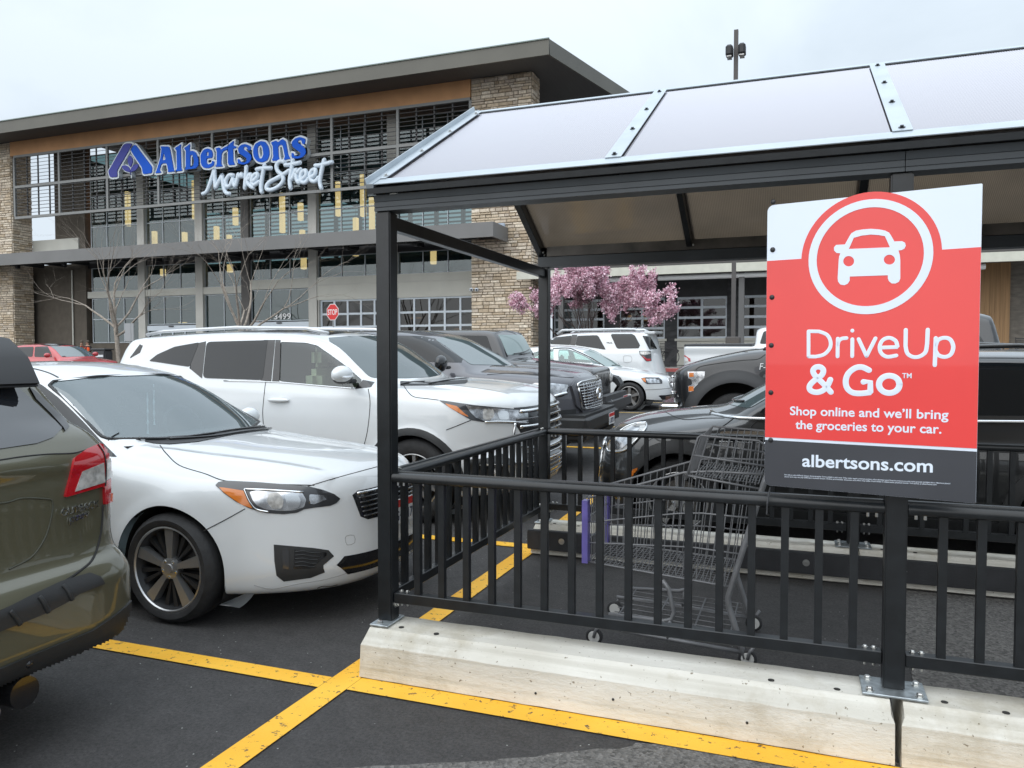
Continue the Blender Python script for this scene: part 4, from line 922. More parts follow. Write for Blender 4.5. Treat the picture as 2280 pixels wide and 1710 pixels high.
    def box(s, name, x0, x1, y0, y1, z0, z1, m, bevel=.01, parent=None, seg=2):
        return MB().box(-x1, -x0, y0, y1, z0, z1).build(name, m, parent or s.root, ang=.6, bevel=bevel, seg=seg)
    def ellip(s, name, c, r, m, parent=None, n=20):
        return MB().ball((-c[0], c[1], c[2]), 1., n, r).build(name, m, parent or s.root, ang=3.2)
def paint(name, col, flake=0., rough=.32, coat=1.):
    return mat(name, col, rough, flake, .5, var=.03, vscale=1.2, coat=coat, coatr=.025)
M_TYRE = mat('tyre_rubber', (.021, .021, .022), .72, var=.25, vscale=20, bump=.15, bscale=80); M_RIM = mat('alloy_machined', (.48, .48, .48), .33, .85); M_RIMD = mat('alloy_dark', (.035, .036, .038), .4, .4); M_DISC = mat('brake_iron', (.16, .15, .14), .45, .8)
M_WELL = mat('wheel_well_black', (.010, .010, .010), .9); M_CHR = mat('chrome', (.75, .76, .77), .12, 1.); M_TRIM = mat('black_plastic_trim', (.022, .023, .024), .5, var=.15, vscale=9, bump=.06, bscale=200); M_SEAM = mat('panel_gap', (.018, .018, .018), .8)
M_GLD = mat('privacy_glass', (.010, .012, .014), .02, 0, .5, ior=1.5); M_GLW = mat('windscreen_glass', (.070, .092, .096), .02, 0, .6, ior=1.6)
M_LENS = mat('lamp_reflector', (.55, .56, .58), .16, .9, var=.35, vscale=16); M_LDK = mat('lamp_bezel', (.03, .031, .034), .2, coat=.8); M_AMB = mat('amber_lens', (.62, .17, .015), .18, coat=.8); M_REDL = mat('red_lens', (.42, .008, .014), .12, coat=1.); M_CLR = mat('clear_lens', (.50, .49, .47), .15, .2, var=.3, vscale=30, coat=1.)
M_INT = mat('cabin_dark', (.02, .02, .021), .8); M_GRL = mat('gloss_black', (.008, .008, .009), .15, coat=.6)
M_PLW = mat('plate_white', (.68, .70, .72), .4); M_PLR = mat('plate_red', (.55, .03, .03), .4); M_PLT = mat('plate_dark_text', (.03, .04, .09), .5)
def plate(car, y0, z0, front=True, s_=None, w=.31, h=.155, txt='2G·K417'):
    """number plate: white with a red strip at the top"""
    sgn = 1 if front else -1; x = -s_
    root = MB().box(x, x + .006 * sgn, y0 - w / 2, y0 + w / 2, z0, z0 + h).build('number_plate', M_PLW, car.root)
    MB().box(x + .006 * sgn, x + .0075 * sgn, y0 - w / 2 + .004, y0 + w / 2 - .004, z0 + h * .68, z0 + h - .004).build('plate_strip', M_PLR, root)
    un = Vector((sgn, 0, 0)); ux = Vector((0, 1, 0)) * sgn
    fit_text('plate_number', txt, (-w * .42, 0), (w * .42, 0), h * .42, (x + .0075 * sgn, y0, z0 + h * .14), ux, un, M_PLT, root, .01, .0004, .0006)
# ================================================================ white compact car beside the shelter
P_WHT = paint('white_pearl_paint', (.66, .68, .69))
sp_imp = dict(L=4.72, H=1.54, top=[(-.3, .40), (-.02, .66), (.03, .775), (.10, .845), (.25, .900), (.55, .948), (1.0, .985), (1.45, 1.01), (2.0, 1.0), (3.4, 1.02), (4.3, 1.06), (4.72, 1.0)],
    roof=[(1.10, .86), (1.30, .955), (1.45, 1.035), (1.80, 1.235), (2.12, 1.395), (2.32, 1.462), (2.7, 1.520), (3.0, 1.530), (3.4, 1.505), (3.9, 1.39), (4.35, 1.15), (4.65, .98)],
    plan=[(0, .86), (.5, .885), (1.0, .905), (1.6, .895), (2.4, .90), (3.4, .905), (4.0, .89), (4.72, .80)],
    prof=[(.0, .10), (.16, .055), (.30, .018), (.50, .0), (.70, .004), (.84, .022), (.95, .055), (1.05, .10), (1.3, .2)],
    nose=[(.0, .22), (.17, .105), (.24, .035), (.34, .0), (.50, .015), (.62, .03), (.75, .045), (.86, .10), (1.0, .25)], tail=[(0, .2), (.3, .03), (.6, .0), (.9, .05), (1.05, .12), (1.2, .3)],
    nk=1.05, np=3.1, tk=.5, tp=3., crown=[(0, .10), (.4, .15), (1.0, .13), (1.5, .09), (4.7, .07)], crown_p=2.2, belt=[(0, .985), (1.5, .985), (4.7, 1.07)], ghplan=[(0, .80), (1.5, .805), (2.6, .82), (4.0, .79), (4.7, .70)],
    tumble=.50, rcrown=.035, kw=.20, kr=.3, smid=2.8, floor=[(0, .175), (.8, .185), (4, .19), (4.72, .26)], r_top=.13, r_front=.09, r_join=.05, r_gh=.11, flares=[(1.04, .325, .37, .016, .06), (3.84, .325, .37, .016, .06)],
    top_extra=lambda S, A: .016 * np.exp(-((A - (.50 + .10 * (S - .3))) / .05) ** 2) * (S > .2) * (S < 1.5))
imp = Car(sp_imp, 'white_car', 'white compact car with amber headlight corner, nosed up to the shelter railing', 'car', -2.40, 4.37, 1, .02)
WSP = round_poly([(-.735, 1.045), (-.605, 1.372), (-.57, 1.398), (-.3, 1.425), (.3, 1.425), (.57, 1.398), (.605, 1.372), (.735, 1.045), (.45, 1.028), (0, 1.022), (-.45, 1.028)], .12)
imp.build_body(P_WHT, [(1.04, .325, .375, .5), (3.84, .325, .375, .5)], inner=M_INT, fronts=[(WSP, 1.1, 2.45)])
imp.wheel(1.04, .325, .80, .225, .246, ('twotone', 5)); imp.wheel(3.84, .325, .80, .225, .246, ('twotone', 5))
Z6 = lambda pts: [(x / 3.073, 760 + y / 3.073) for x, y in pts]
Z8 = lambda pts: [(400 + x / 3.016, 900 + y / 3.016) for x, y in pts]
# glass
G_WS = glass('tinted_hazed_windscreen', (.62, .76, .77), .07, 0., (.26, .33, .345), .30)  # real tint, plus sky-reflection haze painted in as a pale diffuse share
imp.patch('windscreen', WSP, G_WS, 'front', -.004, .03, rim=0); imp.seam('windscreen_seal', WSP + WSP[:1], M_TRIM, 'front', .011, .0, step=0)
imp.box('dashboard', 1.50, 2.0, -.74, .74, .90, 1.00, M_INT, .04); dk_ = mat('dark_upholstery', (.035, .037, .04), .85)
for yy in (-.38, .38): st_ = imp.box('front_seat', 2.55, 2.74, yy - .25, yy + .25, .55, 1.10, dk_, .07); imp.box('headrest', 2.62, 2.71, yy - .13, yy + .13, 1.12, 1.28, dk_, .05, st_)
MB().tube([(-2.12 - .06 * math.sin(t), .38 + .185 * math.cos(t), 1.02 + .15 * math.sin(t)) for t in np.linspace(0, 2 * math.pi, 25)], .016, 8).build('steering_wheel', M_INT, imp.root, ang=3.2)
rv = imp.box('rear_view_mirror', 2.05, 2.09, -.13, .13, 1.30, 1.36, M_GRL, .02)
for dy_, z0_ in ((-.03, 1.0), (.03, 1.06)): MB().tube([(-2.06, dy_, z0_ + .3 * t) for t in np.linspace(0, 1, 12)], [.004 + .004 * (k % 3 == 0) for k in range(12)], 6).build('bead_string', mat('bead_white', (.6, .65, .7), .4), imp.root)
imp.patch('side_window', round_poly(Z6([(185, 250), (290, 300), (400, 385), (500, 480), (580, 560), (690, 680), (800, 790), (770, 790), (560, 760), (180, 740)]), .1), M_GLD, 'cam', .003, 6)
imp.patch('wiper_cowl', Z6([(930, 672), (1150, 676), (1400, 630), (1800, 588), (1985, 582), (2105, 565), (2060, 580), (1880, 600), (1600, 640), (1350, 690), (1160, 706), (1050, 700)]), M_TRIM, 'cam', .006, 5)
imp.seam('wiper_blade', Z6([(945, 672), (1160, 672), (1400, 645), (1600, 612), (1830, 583)]), M_GRL, 'cam', .008, .012)
imp.seam('wiper_blade', Z6([(1160, 676), (1330, 668), (1480, 655), (1700, 620), (1980, 590)]), M_GRL, 'cam', .008, .012)
MB_ = None
# hood and panel gaps
imp.seam('hood_gap', Z6([(1095, 712), (1140, 770), (1230, 850), (1400, 905), (1545, 955), (1800, 975), (2150, 985)]), M_SEAM, 'cam', .0035)
imp.seam('hood_gap', Z8([(860, 552), (1050, 495), (1325, 420)]), M_SEAM, 'cam', .003)
imp.seam('bumper_gap', Z8([(160, 852), (300, 780), (440, 702)]), M_SEAM, 'cam', .003)
imp.seam('pillar_gap', Z6([(740, 680), (770, 650), (815, 625)]), M_SEAM, 'cam', .003)
imp.seam('roof_gap', Z6([(120, 175), (230, 188), (330, 215), (400, 248)]), M_TRIM, 'cam', .006)
# headlamp
hl = Z8([(240, 545), (262, 524), (310, 515), (520, 525), (860, 552), (960, 575), (1040, 605), (1078, 635), (1050, 665), (1010, 682), (900, 695), (835, 705), (790, 728), (700, 738), (580, 730), (470, 700), (380, 655), (300, 600)])
L0 = imp.patch('headlight', round_poly(hl, .15), M_LDK, 'cam', .004, 4)
imp.patch('turn_lens', Z8([(268, 560), (300, 562), (430, 582), (455, 640), (490, 700), (420, 675), (350, 630), (295, 590)]), M_AMB, 'cam', .006, 4, L0)
imp.patch('lamp_reflector', round_poly(Z8([(470, 590), (520, 580), (640, 590), (820, 592), (850, 640), (835, 690), (770, 712), (680, 716), (580, 706), (520, 680), (490, 640)]), .2), M_LENS, 'cam', .006, 3, L0)
imp.patch('lamp_projector', round_poly(Z8([(600, 600), (665, 592), (700, 640), (690, 700), (620, 700), (585, 650)]), .35), M_CLR, 'cam', .009, 3, L0)
imp.patch('lamp_projector', round_poly(Z8([(700, 598), (780, 596), (815, 640), (800, 694), (730, 704)]), .35), M_CHR, 'cam', .009, 3, L0)
imp.patch('lamp_reflector', round_poly(Z8([(870, 605), (960, 610), (985, 640), (900, 672), (870, 665)]), .2), M_LENS, 'cam', .006, 3, L0)
imp.seam('lamp_chrome', Z8([(435, 572), (600, 578), (830, 592)]), M_CHR, 'cam', .006, .007, parent=L0)
imp.seam('lamp_chrome', Z8([(435, 572), (455, 620), (480, 665), (520, 705), (600, 722)]), M_CHR, 'cam', .006, .007, parent=L0)
for sgn in (1,):   # far side lamp
    imp.patch('headlight', [(.40, .70), (.55, .66), (.66, .665), (.80, .80), (.80, .835), (.70, .83), (.52, .79)], M_LENS, 'front', .004, .02)
# grille, fog-lamp recess, lower intake
GR = imp.patch('grille', [(-.40, .735), (-.36, .755), (.36, .755), (.40, .735), (.36, .60), (.31, .575), (-.31, .575), (-.36, .60)], M_GRL, 'front', .003, .02)
for k in range(6): imp.seam('grille_bar', [(-.37 + .006 * k, .74 - .028 * k), (0, .742 - .028 * k), (.37 - .006 * k, .74 - .028 * k)], M_LDK if k else M_CHR, 'front', .006 if k else .009, .006, parent=GR, step=8)
fg = Z8([(632, 942), (900, 965), (1000, 980), (1036, 1020), (960, 1085), (975, 1128), (880, 1165), (700, 1190), (650, 1150), (636, 1050)])
FG = imp.patch('fog_lamp_recess', fg, M_TRIM, 'cam', .003, 4)
imp.patch('recess_mesh', Z8([(770, 975), (985, 995), (985, 1015), (880, 1100), (765, 1105)]), M_GRL, 'cam', .0055, 4, FG)
imp.patch('day_lamp', Z8([(688, 970), (735, 975), (735, 1105), (695, 1110)]), M_LDK, 'cam', .006, 4, FG)
for k in range(5): imp.seam('mesh_bar', Z8([(775, 990 + 24 * k), (830, 985 + 24 * k), (880, 995 + 24 * k), (930 + 10 * (2 - k), 1000 + 22 * k)]), M_TRIM, 'cam', .0045, .007, parent=FG)
imp.patch('lower_intake', [(-.52, .34), (-.48, .385), (.48, .385), (.52, .34), (.45, .27), (-.45, .27)], M_GRL, 'front', .002, .02)
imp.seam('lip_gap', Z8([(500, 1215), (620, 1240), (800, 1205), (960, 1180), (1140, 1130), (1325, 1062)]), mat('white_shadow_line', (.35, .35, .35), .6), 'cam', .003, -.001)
imp.seam('scuff', Z8([(925, 1235), (960, 1222), (1010, 1222), (1060, 1212)]), M_SEAM, 'cam', .003)
imp.seam('tow_cover_gap', Z8([(1112, 905), (1120, 885), (1170, 880), (1175, 930), (1125, 945), (1112, 905)]), mat('faint_gap', (.30, .30, .30), .7), 'cam', .0018, step=2)
plate(imp, 0., .50, True, -.012)
imp.box('plate_frame', -.004, .05, -.17, .17, .49, .665, M_TRIM)
# mirrors (near one is behind the pillar, far one peeps out)
for sg_ in (-1, 1):
    mr = imp.ellip('mirror', (1.98, sg_ * .98, 1.06), (.07, .11, .075), P_WHT); imp.box('mirror_foot', 1.90, 1.98, min(sg_ * .80, sg_ * .92), max(sg_ * .80, sg_ * .92), .99, 1.03, M_TRIM)
# ================================================================ white SUV behind the compact car
sp_hi = dict(L=5.13, H=1.88, top=[(-.3, .7), (-.02, .95), (.04, 1.07), (.15, 1.165), (.5, 1.245), (.95, 1.285), (1.4, 1.30), (2.0, 1.27), (4.5, 1.36), (5.13, 1.33)],
    roof=[(1.10, 1.17), (1.30, 1.275), (1.65, 1.50), (1.98, 1.70), (2.2, 1.775), (2.6, 1.820), (3.4, 1.835), (4.4, 1.805), (4.80, 1.77), (4.86, 1.72), (5.0, 1.40), (5.1, 1.18)],
    plan=[(0, .93), (.5, .97), (1.05, .985), (1.7, .97), (3.0, .985), (4.1, .985), (4.7, .95), (5.13, .88)], prof=[(0, .08), (.25, .05), (.40, .015), (.65, .0), (.95, .008), (1.10, .03), (1.22, .07), (1.32, .10), (1.6, .2)],
    nose=[(0, .25), (.24, .12), (.34, .03), (.45, .0), (.7, .01), (.95, .02), (1.08, .05), (1.2, .16)], tail=[(0, .2), (.4, .03), (.7, .0), (1.0, .04), (1.3, .1), (1.4, .2)], nk=.72, np=3.1, tk=.45, tp=3., crown=[(0, .09), (.5, .11), (1.4, .08), (5, .05)], crown_p=2.4,
    belt=[(0, 1.27), (1.6, 1.27), (3.6, 1.34), (5.1, 1.42)], ghplan=[(0, .86), (1.6, .90), (2.6, .91), (4.0, .90), (5.1, .80)], tumble=.36, rcrown=.03, kw=.18, kr=.2, smid=3.0, floor=[(0, .26), (4, .24), (5.13, .33)], r_top=.10, r_front=.08, r_join=.045, r_gh=.10,
    flares=[(1.06, .395, .46, .02, .05), (4.0, .395, .46, .02, .05)], top_extra=lambda S, A: .014 * np.exp(-((A - .55) / .05) ** 2) * (S > .2) * (S < 1.3))
hi = Car(sp_hi, 'white_suv', 'white midsize SUV with dark side windows parked behind the white compact car', 'SUV', -2.30, 7.35, 1, .026)
H3 = lambda pts: [(x / 3.16, 450 + y / 3.16) for x, y in pts]; H4 = lambda pts: [(600 + x / 3.16, 450 + y / 3.16) for x, y in pts]; H8 = lambda pts: [(900 + x / 5.027, 860 + y / 5.027) for x, y in pts]
fw = [(623, 761), (680, 763), (706, 769), (735, 789), (768, 813), (806, 846), (798, 863), (771, 863), (619, 849)]
fwp = hi.side_poly(round_poly(fw, .12))
hi.build_body(P_WHT, [(1.06, .395, .44, .5), (4.0, .395, .44, .5)], windows=[fwp], inner=M_INT)
hi.wheel(1.06, .395, .86, .24, .255, ('multi', 10)); hi.wheel(4.0, .395, .86, .24, .255, ('multi', 10))
DL = mat('dlo_black', (.010, .010, .011), .18, coat=.5)
hi.patch('pillar_trim', [(614, 757), (625, 757), (622, 852), (606, 850)], DL, 'cam', .003, 5); hi.patch('pillar_trim', [(588, 757), (613, 757), (604, 850), (580, 847)], DL, 'cam', .003, 5)
hi.patch('pillar_trim', [(441, 764), (459, 760), (450, 843), (422, 820)], DL, 'cam', .003, 5); hi.patch('pillar_trim', [(808, 846), (834, 851), (826, 862), (790, 866)], DL, 'cam', .003, 5)
G_CLR = glass('clear_car_glass', (.55, .66, .61), .04, 0., (.06, .08, .075), .12)
hi.patch('front_door_glass', round_poly(fw, .12), G_CLR, 'cam', -.006, 6, rim=0)
hi.pane('rear_door_glass', H3([(1455, 984), (1890, 972), (1880, 1000), (1850, 1253), (1428, 1238)]), M_GLD, off=.005, cell=6)
hi.pane('quarter_glass', H3([(1050, 1118), (1110, 1072), (1230, 1018), (1400, 988), (1390, 1020), (1335, 1160)]), M_GLD, off=.005, cell=5)
hi.pane('windscreen', [(-.79, 1.345), (-.66, 1.70), (-.58, 1.735), (-.3, 1.752), (.3, 1.752), (.58, 1.735), (.66, 1.70), (.79, 1.345), (.4, 1.322), (0, 1.315), (-.4, 1.322)], M_GLW, 'front', off=.004, cell=.035)
hi.patch('wiper_cowl', H4([(920, 1262), (1150, 1268), (1410, 1250), (1380, 1275), (1150, 1290), (920, 1292)]), M_TRIM, 'cam', .006, 5)
hi.seam('wiper_blade', H4([(1120, 1285), (1250, 1262), (1400, 1246)]), M_GRL, 'cam', .008, .015); hi.seam('wiper_blade', H4([(925, 1290), (1000, 1275), (1090, 1272)]), M_GRL, 'cam', .008, .015)
hi.seam('belt_chrome', H4([(-320, 1258), (60, 1268), (350, 1292), (600, 1312)]), M_CHR, 'cam', .006, .004)
hi.seam('sunroof_edge', [(2.35, -.52), (3.3, -.55)], M_SEAM, 'top', .006, mirror=True); hi.patch('sunroof', [(2.28, -.46), (2.28, .46), (3.1, .46), (3.1, -.46)], M_GRL, 'top', .004, .05)
for s_ in (-1, 1): MB().tube([(-2.15, s_ * .665, 1.78), (-2.4, s_ * .67, 1.835), (-3.3, s_ * .665, 1.855), (-4.3, s_ * .64, 1.825), (-4.55, s_ * .63, 1.79)], .018, 8).build('roof_rail', mat('silver_rail', (.6, .61, .62), .35, .6), hi.root, ang=3.2)
hi.patch('rear_glass_corner', H3([(985, 1000), (1005, 1010), (985, 1060), (905, 1105), (930, 1075)]), M_GLD, 'cam', .003, 4)
hi.seam('door_gap', [(592, 847), (588, 880), (585, 920), (588, 960)], M_SEAM, 'cam', .004); hi.seam('door_gap', [(820, 866), (824, 900), (818, 960), (808, 1000)], M_SEAM, 'cam', .004); hi.seam('hood_gap', H8([(-20, -30), (40, 60), (110, 118), (250, 138), (385, 155)]), M_SEAM, 'cam', .004); hi.seam('bumper_gap', H8([(470, 490), (600, 440), (745, 380)]), M_SEAM, 'cam', .004)
P_, _h = hi.cast('cam', [600, 644], [890, 893]); hi.ellip('door_handle', ((P_[0][0] + P_[1][0]) / 2, P_[0][1] - .02, P_[0][2]), (.13, .028, .024), P_WHT)
mr = hi.ellip('mirror', (1.70, -1.13, 1.395), (.085, .135, .080), P_WHT); hi.ellip('mirror_base', (1.715, -1.10, 1.355), (.078, .125, .055), M_TRIM, mr); hi.ellip('mirror_repeater', (1.625, -1.14, 1.372), (.02, .1, .012), M_CHR, mr); hi.box('mirror_arm', 1.68, 1.76, -1.02, -.90, 1.30, 1.34, M_TRIM)
L1 = hi.patch('headlight', round_poly(H8([(385, 155), (460, 165), (800, 215), (1370, 265), (1392, 280), (1390, 418), (1250, 418), (1080, 412), (880, 400), (750, 380), (640, 320), (500, 235)]), .1), M_LDK, 'cam', .004, 4)
hi.patch('turn_lens', H8([(460, 195), (590, 225), (660, 290), (735, 350), (650, 318), (500, 235)]), M_AMB, 'cam', .006, 3, L1); hi.patch('lamp_reflector', H8([(690, 215), (1000, 245), (1380, 278), (1385, 405), (900, 392), (800, 350), (740, 290)]), M_LENS, 'cam', .006, 3, L1)
hi.pane('lamp_projector', H8([(880, 250), (990, 250), (1010, 330), (960, 380), (880, 370)]), M_CLR, r=.3, off=.010, cell=3, parent=L1); hi.pane('lamp_projector', H8([(1040, 270), (1160, 280), (1170, 370), (1060, 375)]), M_CHR, r=.3, off=.010, cell=3, parent=L1)
hi.seam('lamp_chrome', H8([(900, 400), (1100, 395), (1380, 405)]), M_CHR, 'cam', .010, .01, parent=L1)
GH_ = hi.patch('grille', [(-.60, 1.07), (.60, 1.07), (.62, .93), (.50, .70), (-.50, .70), (-.62, .93)], M_GRL, 'front', .003, .03)
for z_, w_ in ((1.03, .56), (.96, .60), (.89, .58), (.82, .54)): hi.seam('grille_bar', [(-w_, z_), (0, z_ + .004), (w_, z_)], M_CHR if z_ in (1.03, .89) else M_LDK, 'front', .018 if z_ in (1.03, .89) else .012, .012, parent=GH_, step=10)
hi.seam('grille_surround', [(-.62, .93), (-.52, .69), (.52, .69), (.62, .93)], M_CHR, 'front', .014, .01, parent=GH_, step=8)
GL_ = hi.patch('lower_grille', [(-.56, .64), (.56, .64), (.50, .36), (-.50, .36)], M_GRL, 'front', .003, .03)
for k in range(6): hi.seam('grille_bar', [(-.52, .60 - .042 * k), (0, .602 - .042 * k), (.52, .60 - .042 * k)], M_LENS if k < 3 else M_LDK, 'front', .009, .008, parent=GL_, step=10)
hi.pane('fog_recess', [(-.92, .62), (-.72, .66), (-.66, .40), (-.80, .36), (-.90, .45)], M_TRIM, 'front', off=.003, cell=.02); hi.ellip('fog_lamp', (.30, -.775, .49), (.03, .06, .06), M_CLR); hi.patch('lower_lip', [(-.8, .36), (.8, .36), (.7, .28), (-.7, .28)], mat('silver_lip', (.5, .5, .5), .4, .5), 'front', .004, .03)
hi.arch_trim(1.06, .395, .437, .50, M_TRIM, modes=('right',)); hi.arch_trim(4.0, .395, .437, .50, M_TRIM, modes=('right',))
M_BEI = mat('beige_leather', (.74, .68, .52), .6, var=.08, vscale=6)
for yy in (-.42, .42):
    st_ = hi.box('front_seat', 2.28, 2.48, yy - .25, yy + .25, .85, 1.42, M_BEI, .07); hi.box('headrest', 2.34, 2.46, yy - .15, yy + .15, 1.43, 1.64, M_BEI, .05, st_); hi.box('seat_cushion', 2.0, 2.45, yy - .25, yy + .25, .75, .92, M_BEI, .06, st_)
# ================================================================ green wagon in the foreground (only its tail is in view)
P_OLV = paint('olive_green_paint', (.090, .086, .053), .25, .38)
OL = 5.06
sp_out = dict(L=OL, H=1.72, top=[(0, .8), (.1, .92), (1.4, 1.05), (3, 1.08), (4.3, 1.17), (4.7, 1.27), (OL, 1.27)], roof=[(1.2, .95), (2.1, 1.5), (2.6, 1.66), (3.4, 1.68), (4.2, 1.655), (4.55, 1.60), (4.66, 1.54), (4.78, 1.40), (4.90, 1.25), (5.02, 1.08)],
    plan=[(0, .86), (.6, .93), (2, .945), (4, .955), (4.6, .955), (OL, .945)], prof=[(0, .09), (.25, .06), (.36, .03), (.45, .0), (.62, .0), (.72, .025), (.80, .03), (.95, .015), (1.1, .02), (1.2, .05), (1.3, .10)],
    nose=[(0, .2), (.4, 0), (1, .1)], tail=[(0, .16), (.25, .07), (.33, .03), (.45, .0), (.60, .0), (.67, .035), (.72, .085), (.80, .10), (1.0, .105), (1.12, .12), (1.2, .17), (1.3, .26)], nk=.8, np=3, tk=.15, tp=8., crown=[(0, .08), (5, .03)], belt=[(0, 1.08), (4, 1.14), (5, 1.2)], ghplan=[(0, .84), (3, .88), (4.4, .89), (5, .86)],
    tumble=.42, rcrown=.03, kw=.2, kr=.10, ghfloor=1.10, smid=3.0, floor=[(0, .22), (4.4, .23), (OL, .33)], r_top=.09, r_rear=.05, r_gh=.09, r_join=.05, flares=[(4.0, .37, .44, .02, .06)])
ob = Car(sp_out, 'green_wagon', 'olive green wagon seen from behind with a red tail light, cropped at the left edge', 'car', -2.75 - OL, 1.72, -1, .02)
ob.build_body(P_OLV, [(4.0, .36, .43, .5), (1.05, .36, .43, .5)]); ob.wheel(4.0, .36, .85, .23, .24); ob.wheel(1.05, .36, .85, .23, .24)
Z7 = lambda pts: [(x / 2.458, 1200 + y / 2.458) for x, y in pts]
TL = ob.patch('tail_light', round_poly(Z6([(670, 706), (735, 730), (765, 765), (782, 810), (800, 880), (808, 960), (797, 1075), (705, 1120), (700, 990), (432, 1068), (468, 930), (500, 800), (580, 745)]), .1), M_REDL, 'cam', .012, 4)
ob.patch('reverse_lens', Z6([(548, 888), (690, 832), (700, 965), (498, 1028)]), M_CLR, 'cam', .015, 3, TL); ob.patch('reverse_lens', Z6([(712, 815), (764, 790), (778, 915), (708, 950)]), M_CLR, 'cam', .015, 3, TL); ob.seam('light_gap', Z6([(655, 715), (695, 780), (705, 880), (702, 990)]), M_SEAM, 'cam', .003, .014, parent=TL)
ob.pane('rear_glass', Z6([(-260, 250), (0, 238), (60, 264), (140, 335), (250, 430), (350, 525), (428, 592), (360, 660), (250, 700), (0, 737), (-260, 760)]), mat('rear_privacy_glass', (.020, .022, .026), .03, 0, .8, ior=1.7), off=.004, cell=7, r=.05)
ob.patch('glass_trim', Z6([(195, 320), (240, 350), (440, 540), (470, 590), (440, 620), (428, 596), (340, 500), (240, 400)]), DL, 'cam', .008, 4)
ob.seam('tailgate_crease', Z6([(-60, 820), (0, 812), (160, 788), (330, 772), (500, 765), (600, 738), (668, 712)]), M_SEAM, 'cam', .0035); ob.seam('tailgate_gap', Z6([(702, 1120), (690, 1300), (640, 1480), (545, 1572), (410, 1660), (200, 1760), (0, 1850)]), M_SEAM, 'cam', .006)
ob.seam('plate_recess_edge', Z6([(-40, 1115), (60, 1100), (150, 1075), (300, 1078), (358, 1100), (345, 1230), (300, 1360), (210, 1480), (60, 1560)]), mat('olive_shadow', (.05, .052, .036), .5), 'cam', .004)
PD = ob.patch('bumper_step_pad', round_poly(Z7([(-60, 425), (0, 395), (150, 320), (320, 240), (480, 192), (540, 212), (562, 245), (420, 300), (380, 332), (250, 400), (80, 470), (0, 500), (-60, 525)]), .1), M_TRIM, 'cam', .014, 4)
for a_ in ((380, 330, 330, 262), (250, 398, 200, 322), (95, 466, 40, 398)): ob.seam('pad_rib', Z7([(a_[0], a_[1]), ((a_[0] + a_[2]) / 2, (a_[1] + a_[3]) / 2 - 8), (a_[2], a_[3])]), M_TRIM, 'cam', .010, .016, parent=PD)
ob.patch('lower_cladding', Z7([(-60, 740), (0, 705), (200, 620), (500, 500), (620, 420), (680, 370), (757, 285), (752, 330), (700, 480), (640, 560), (560, 602), (400, 640), (200, 745), (0, 830), (-60, 855)]), M_TRIM, 'cam', .010, 4)
P_, _h = ob.cast('cam', [152 / 2.458 + .1], [1200 + 682 / 2.458])
ob.ellip('parking_sensor', (P_[0][0] + .006, P_[0][1], P_[0][2]), (.012, .016, .016), M_GRL)
ob.patch('reflector', Z7([(724, 80), (749, 78), (741, 250), (714, 272)]), M_REDL, 'cam', .006, 3); ob.patch('corner_lamp', Z6([(855, 1340), (910, 1300), (918, 1340), (880, 1385), (860, 1380)]), M_CLR, 'cam', .004, 3)
spf = [(OL - .80, 1.60), (OL - .62, 1.665), (OL - .45, 1.64), (OL - .34, 1.56), (OL - .27, 1.44), (OL - .31, 1.43), (OL - .40, 1.52), (OL - .55, 1.58)]
m_ = MB(); n_ = len(spf)
for yy in (-.66, .66): m_.v += [(-a, yy, b) for a, b in spf]
m_.f = [tuple(range(n_)), tuple(range(n_, 2 * n_))] + [(i, (i + 1) % n_, n_ + (i + 1) % n_, n_ + i) for i in range(n_)]
m_.build('spoiler', mat('spoiler_black', (.012, .012, .013), .5), ob.root, ang=.5, bevel=.012, seg=2)
def badge(car, body, p0, p1, h, m, name='badge', off=.006, sl=0.):
    P, _ = car.cast('cam', [p0[0], p1[0]], [p0[1], p1[1]]); g = car.b.grad(P).mean(0); g /= np.linalg.norm(g); a = Vector(car.loc(P[0])); b = Vector(car.loc(P[1])); n = Vector((-g[0], g[1], g[2])).normalized(); ux = (b - a); w = ux.length; ux.normalize(); ux = (ux - n * ux.dot(n)).normalized(); uy = n.cross(ux)
    o = text(name, body, h / .72, ((0, 0, 0), (1, 0, 0), (0, 1, 0), (0, 0, 1)), m, car.root, .003, .0); me = o.data; A = np.empty(len(me.vertices) * 3); me.vertices.foreach_get('co', A); A = A.reshape(-1, 3); sx = w / (A[:, 0].max() - A[:, 0].min()); x0 = A[:, 0].min()
    res = np.array([a + ux * ((p[0] - x0) * sx + sl * p[1]) + uy * p[1] + n * (off + p[2]) for p in A]); me.vertices.foreach_set('co', res.ravel()); me.update(); return o
badge(ob, 'OUTBACK', Z6([(398, 1196)])[0], Z6([(662, 1130)])[0], .030, M_CHR, off=.016); badge(ob, 'pzev', Z6([(468, 1240)])[0], Z6([(600, 1195)])[0], .032, M_CHR, sl=.2)
MB().tube([(-OL + .02, -.36, .275), (-OL + .20, -.36, .275)], [.060, .060], 18, True).build('exhaust_muffler', M_GRL, ob.root, ang=.6); MB().tube([(-OL + .0, -.22, .255), (-OL + .05, -.22, .255)], .03, 12).build('exhaust_tip', M_CHR, ob.root, ang=.6)
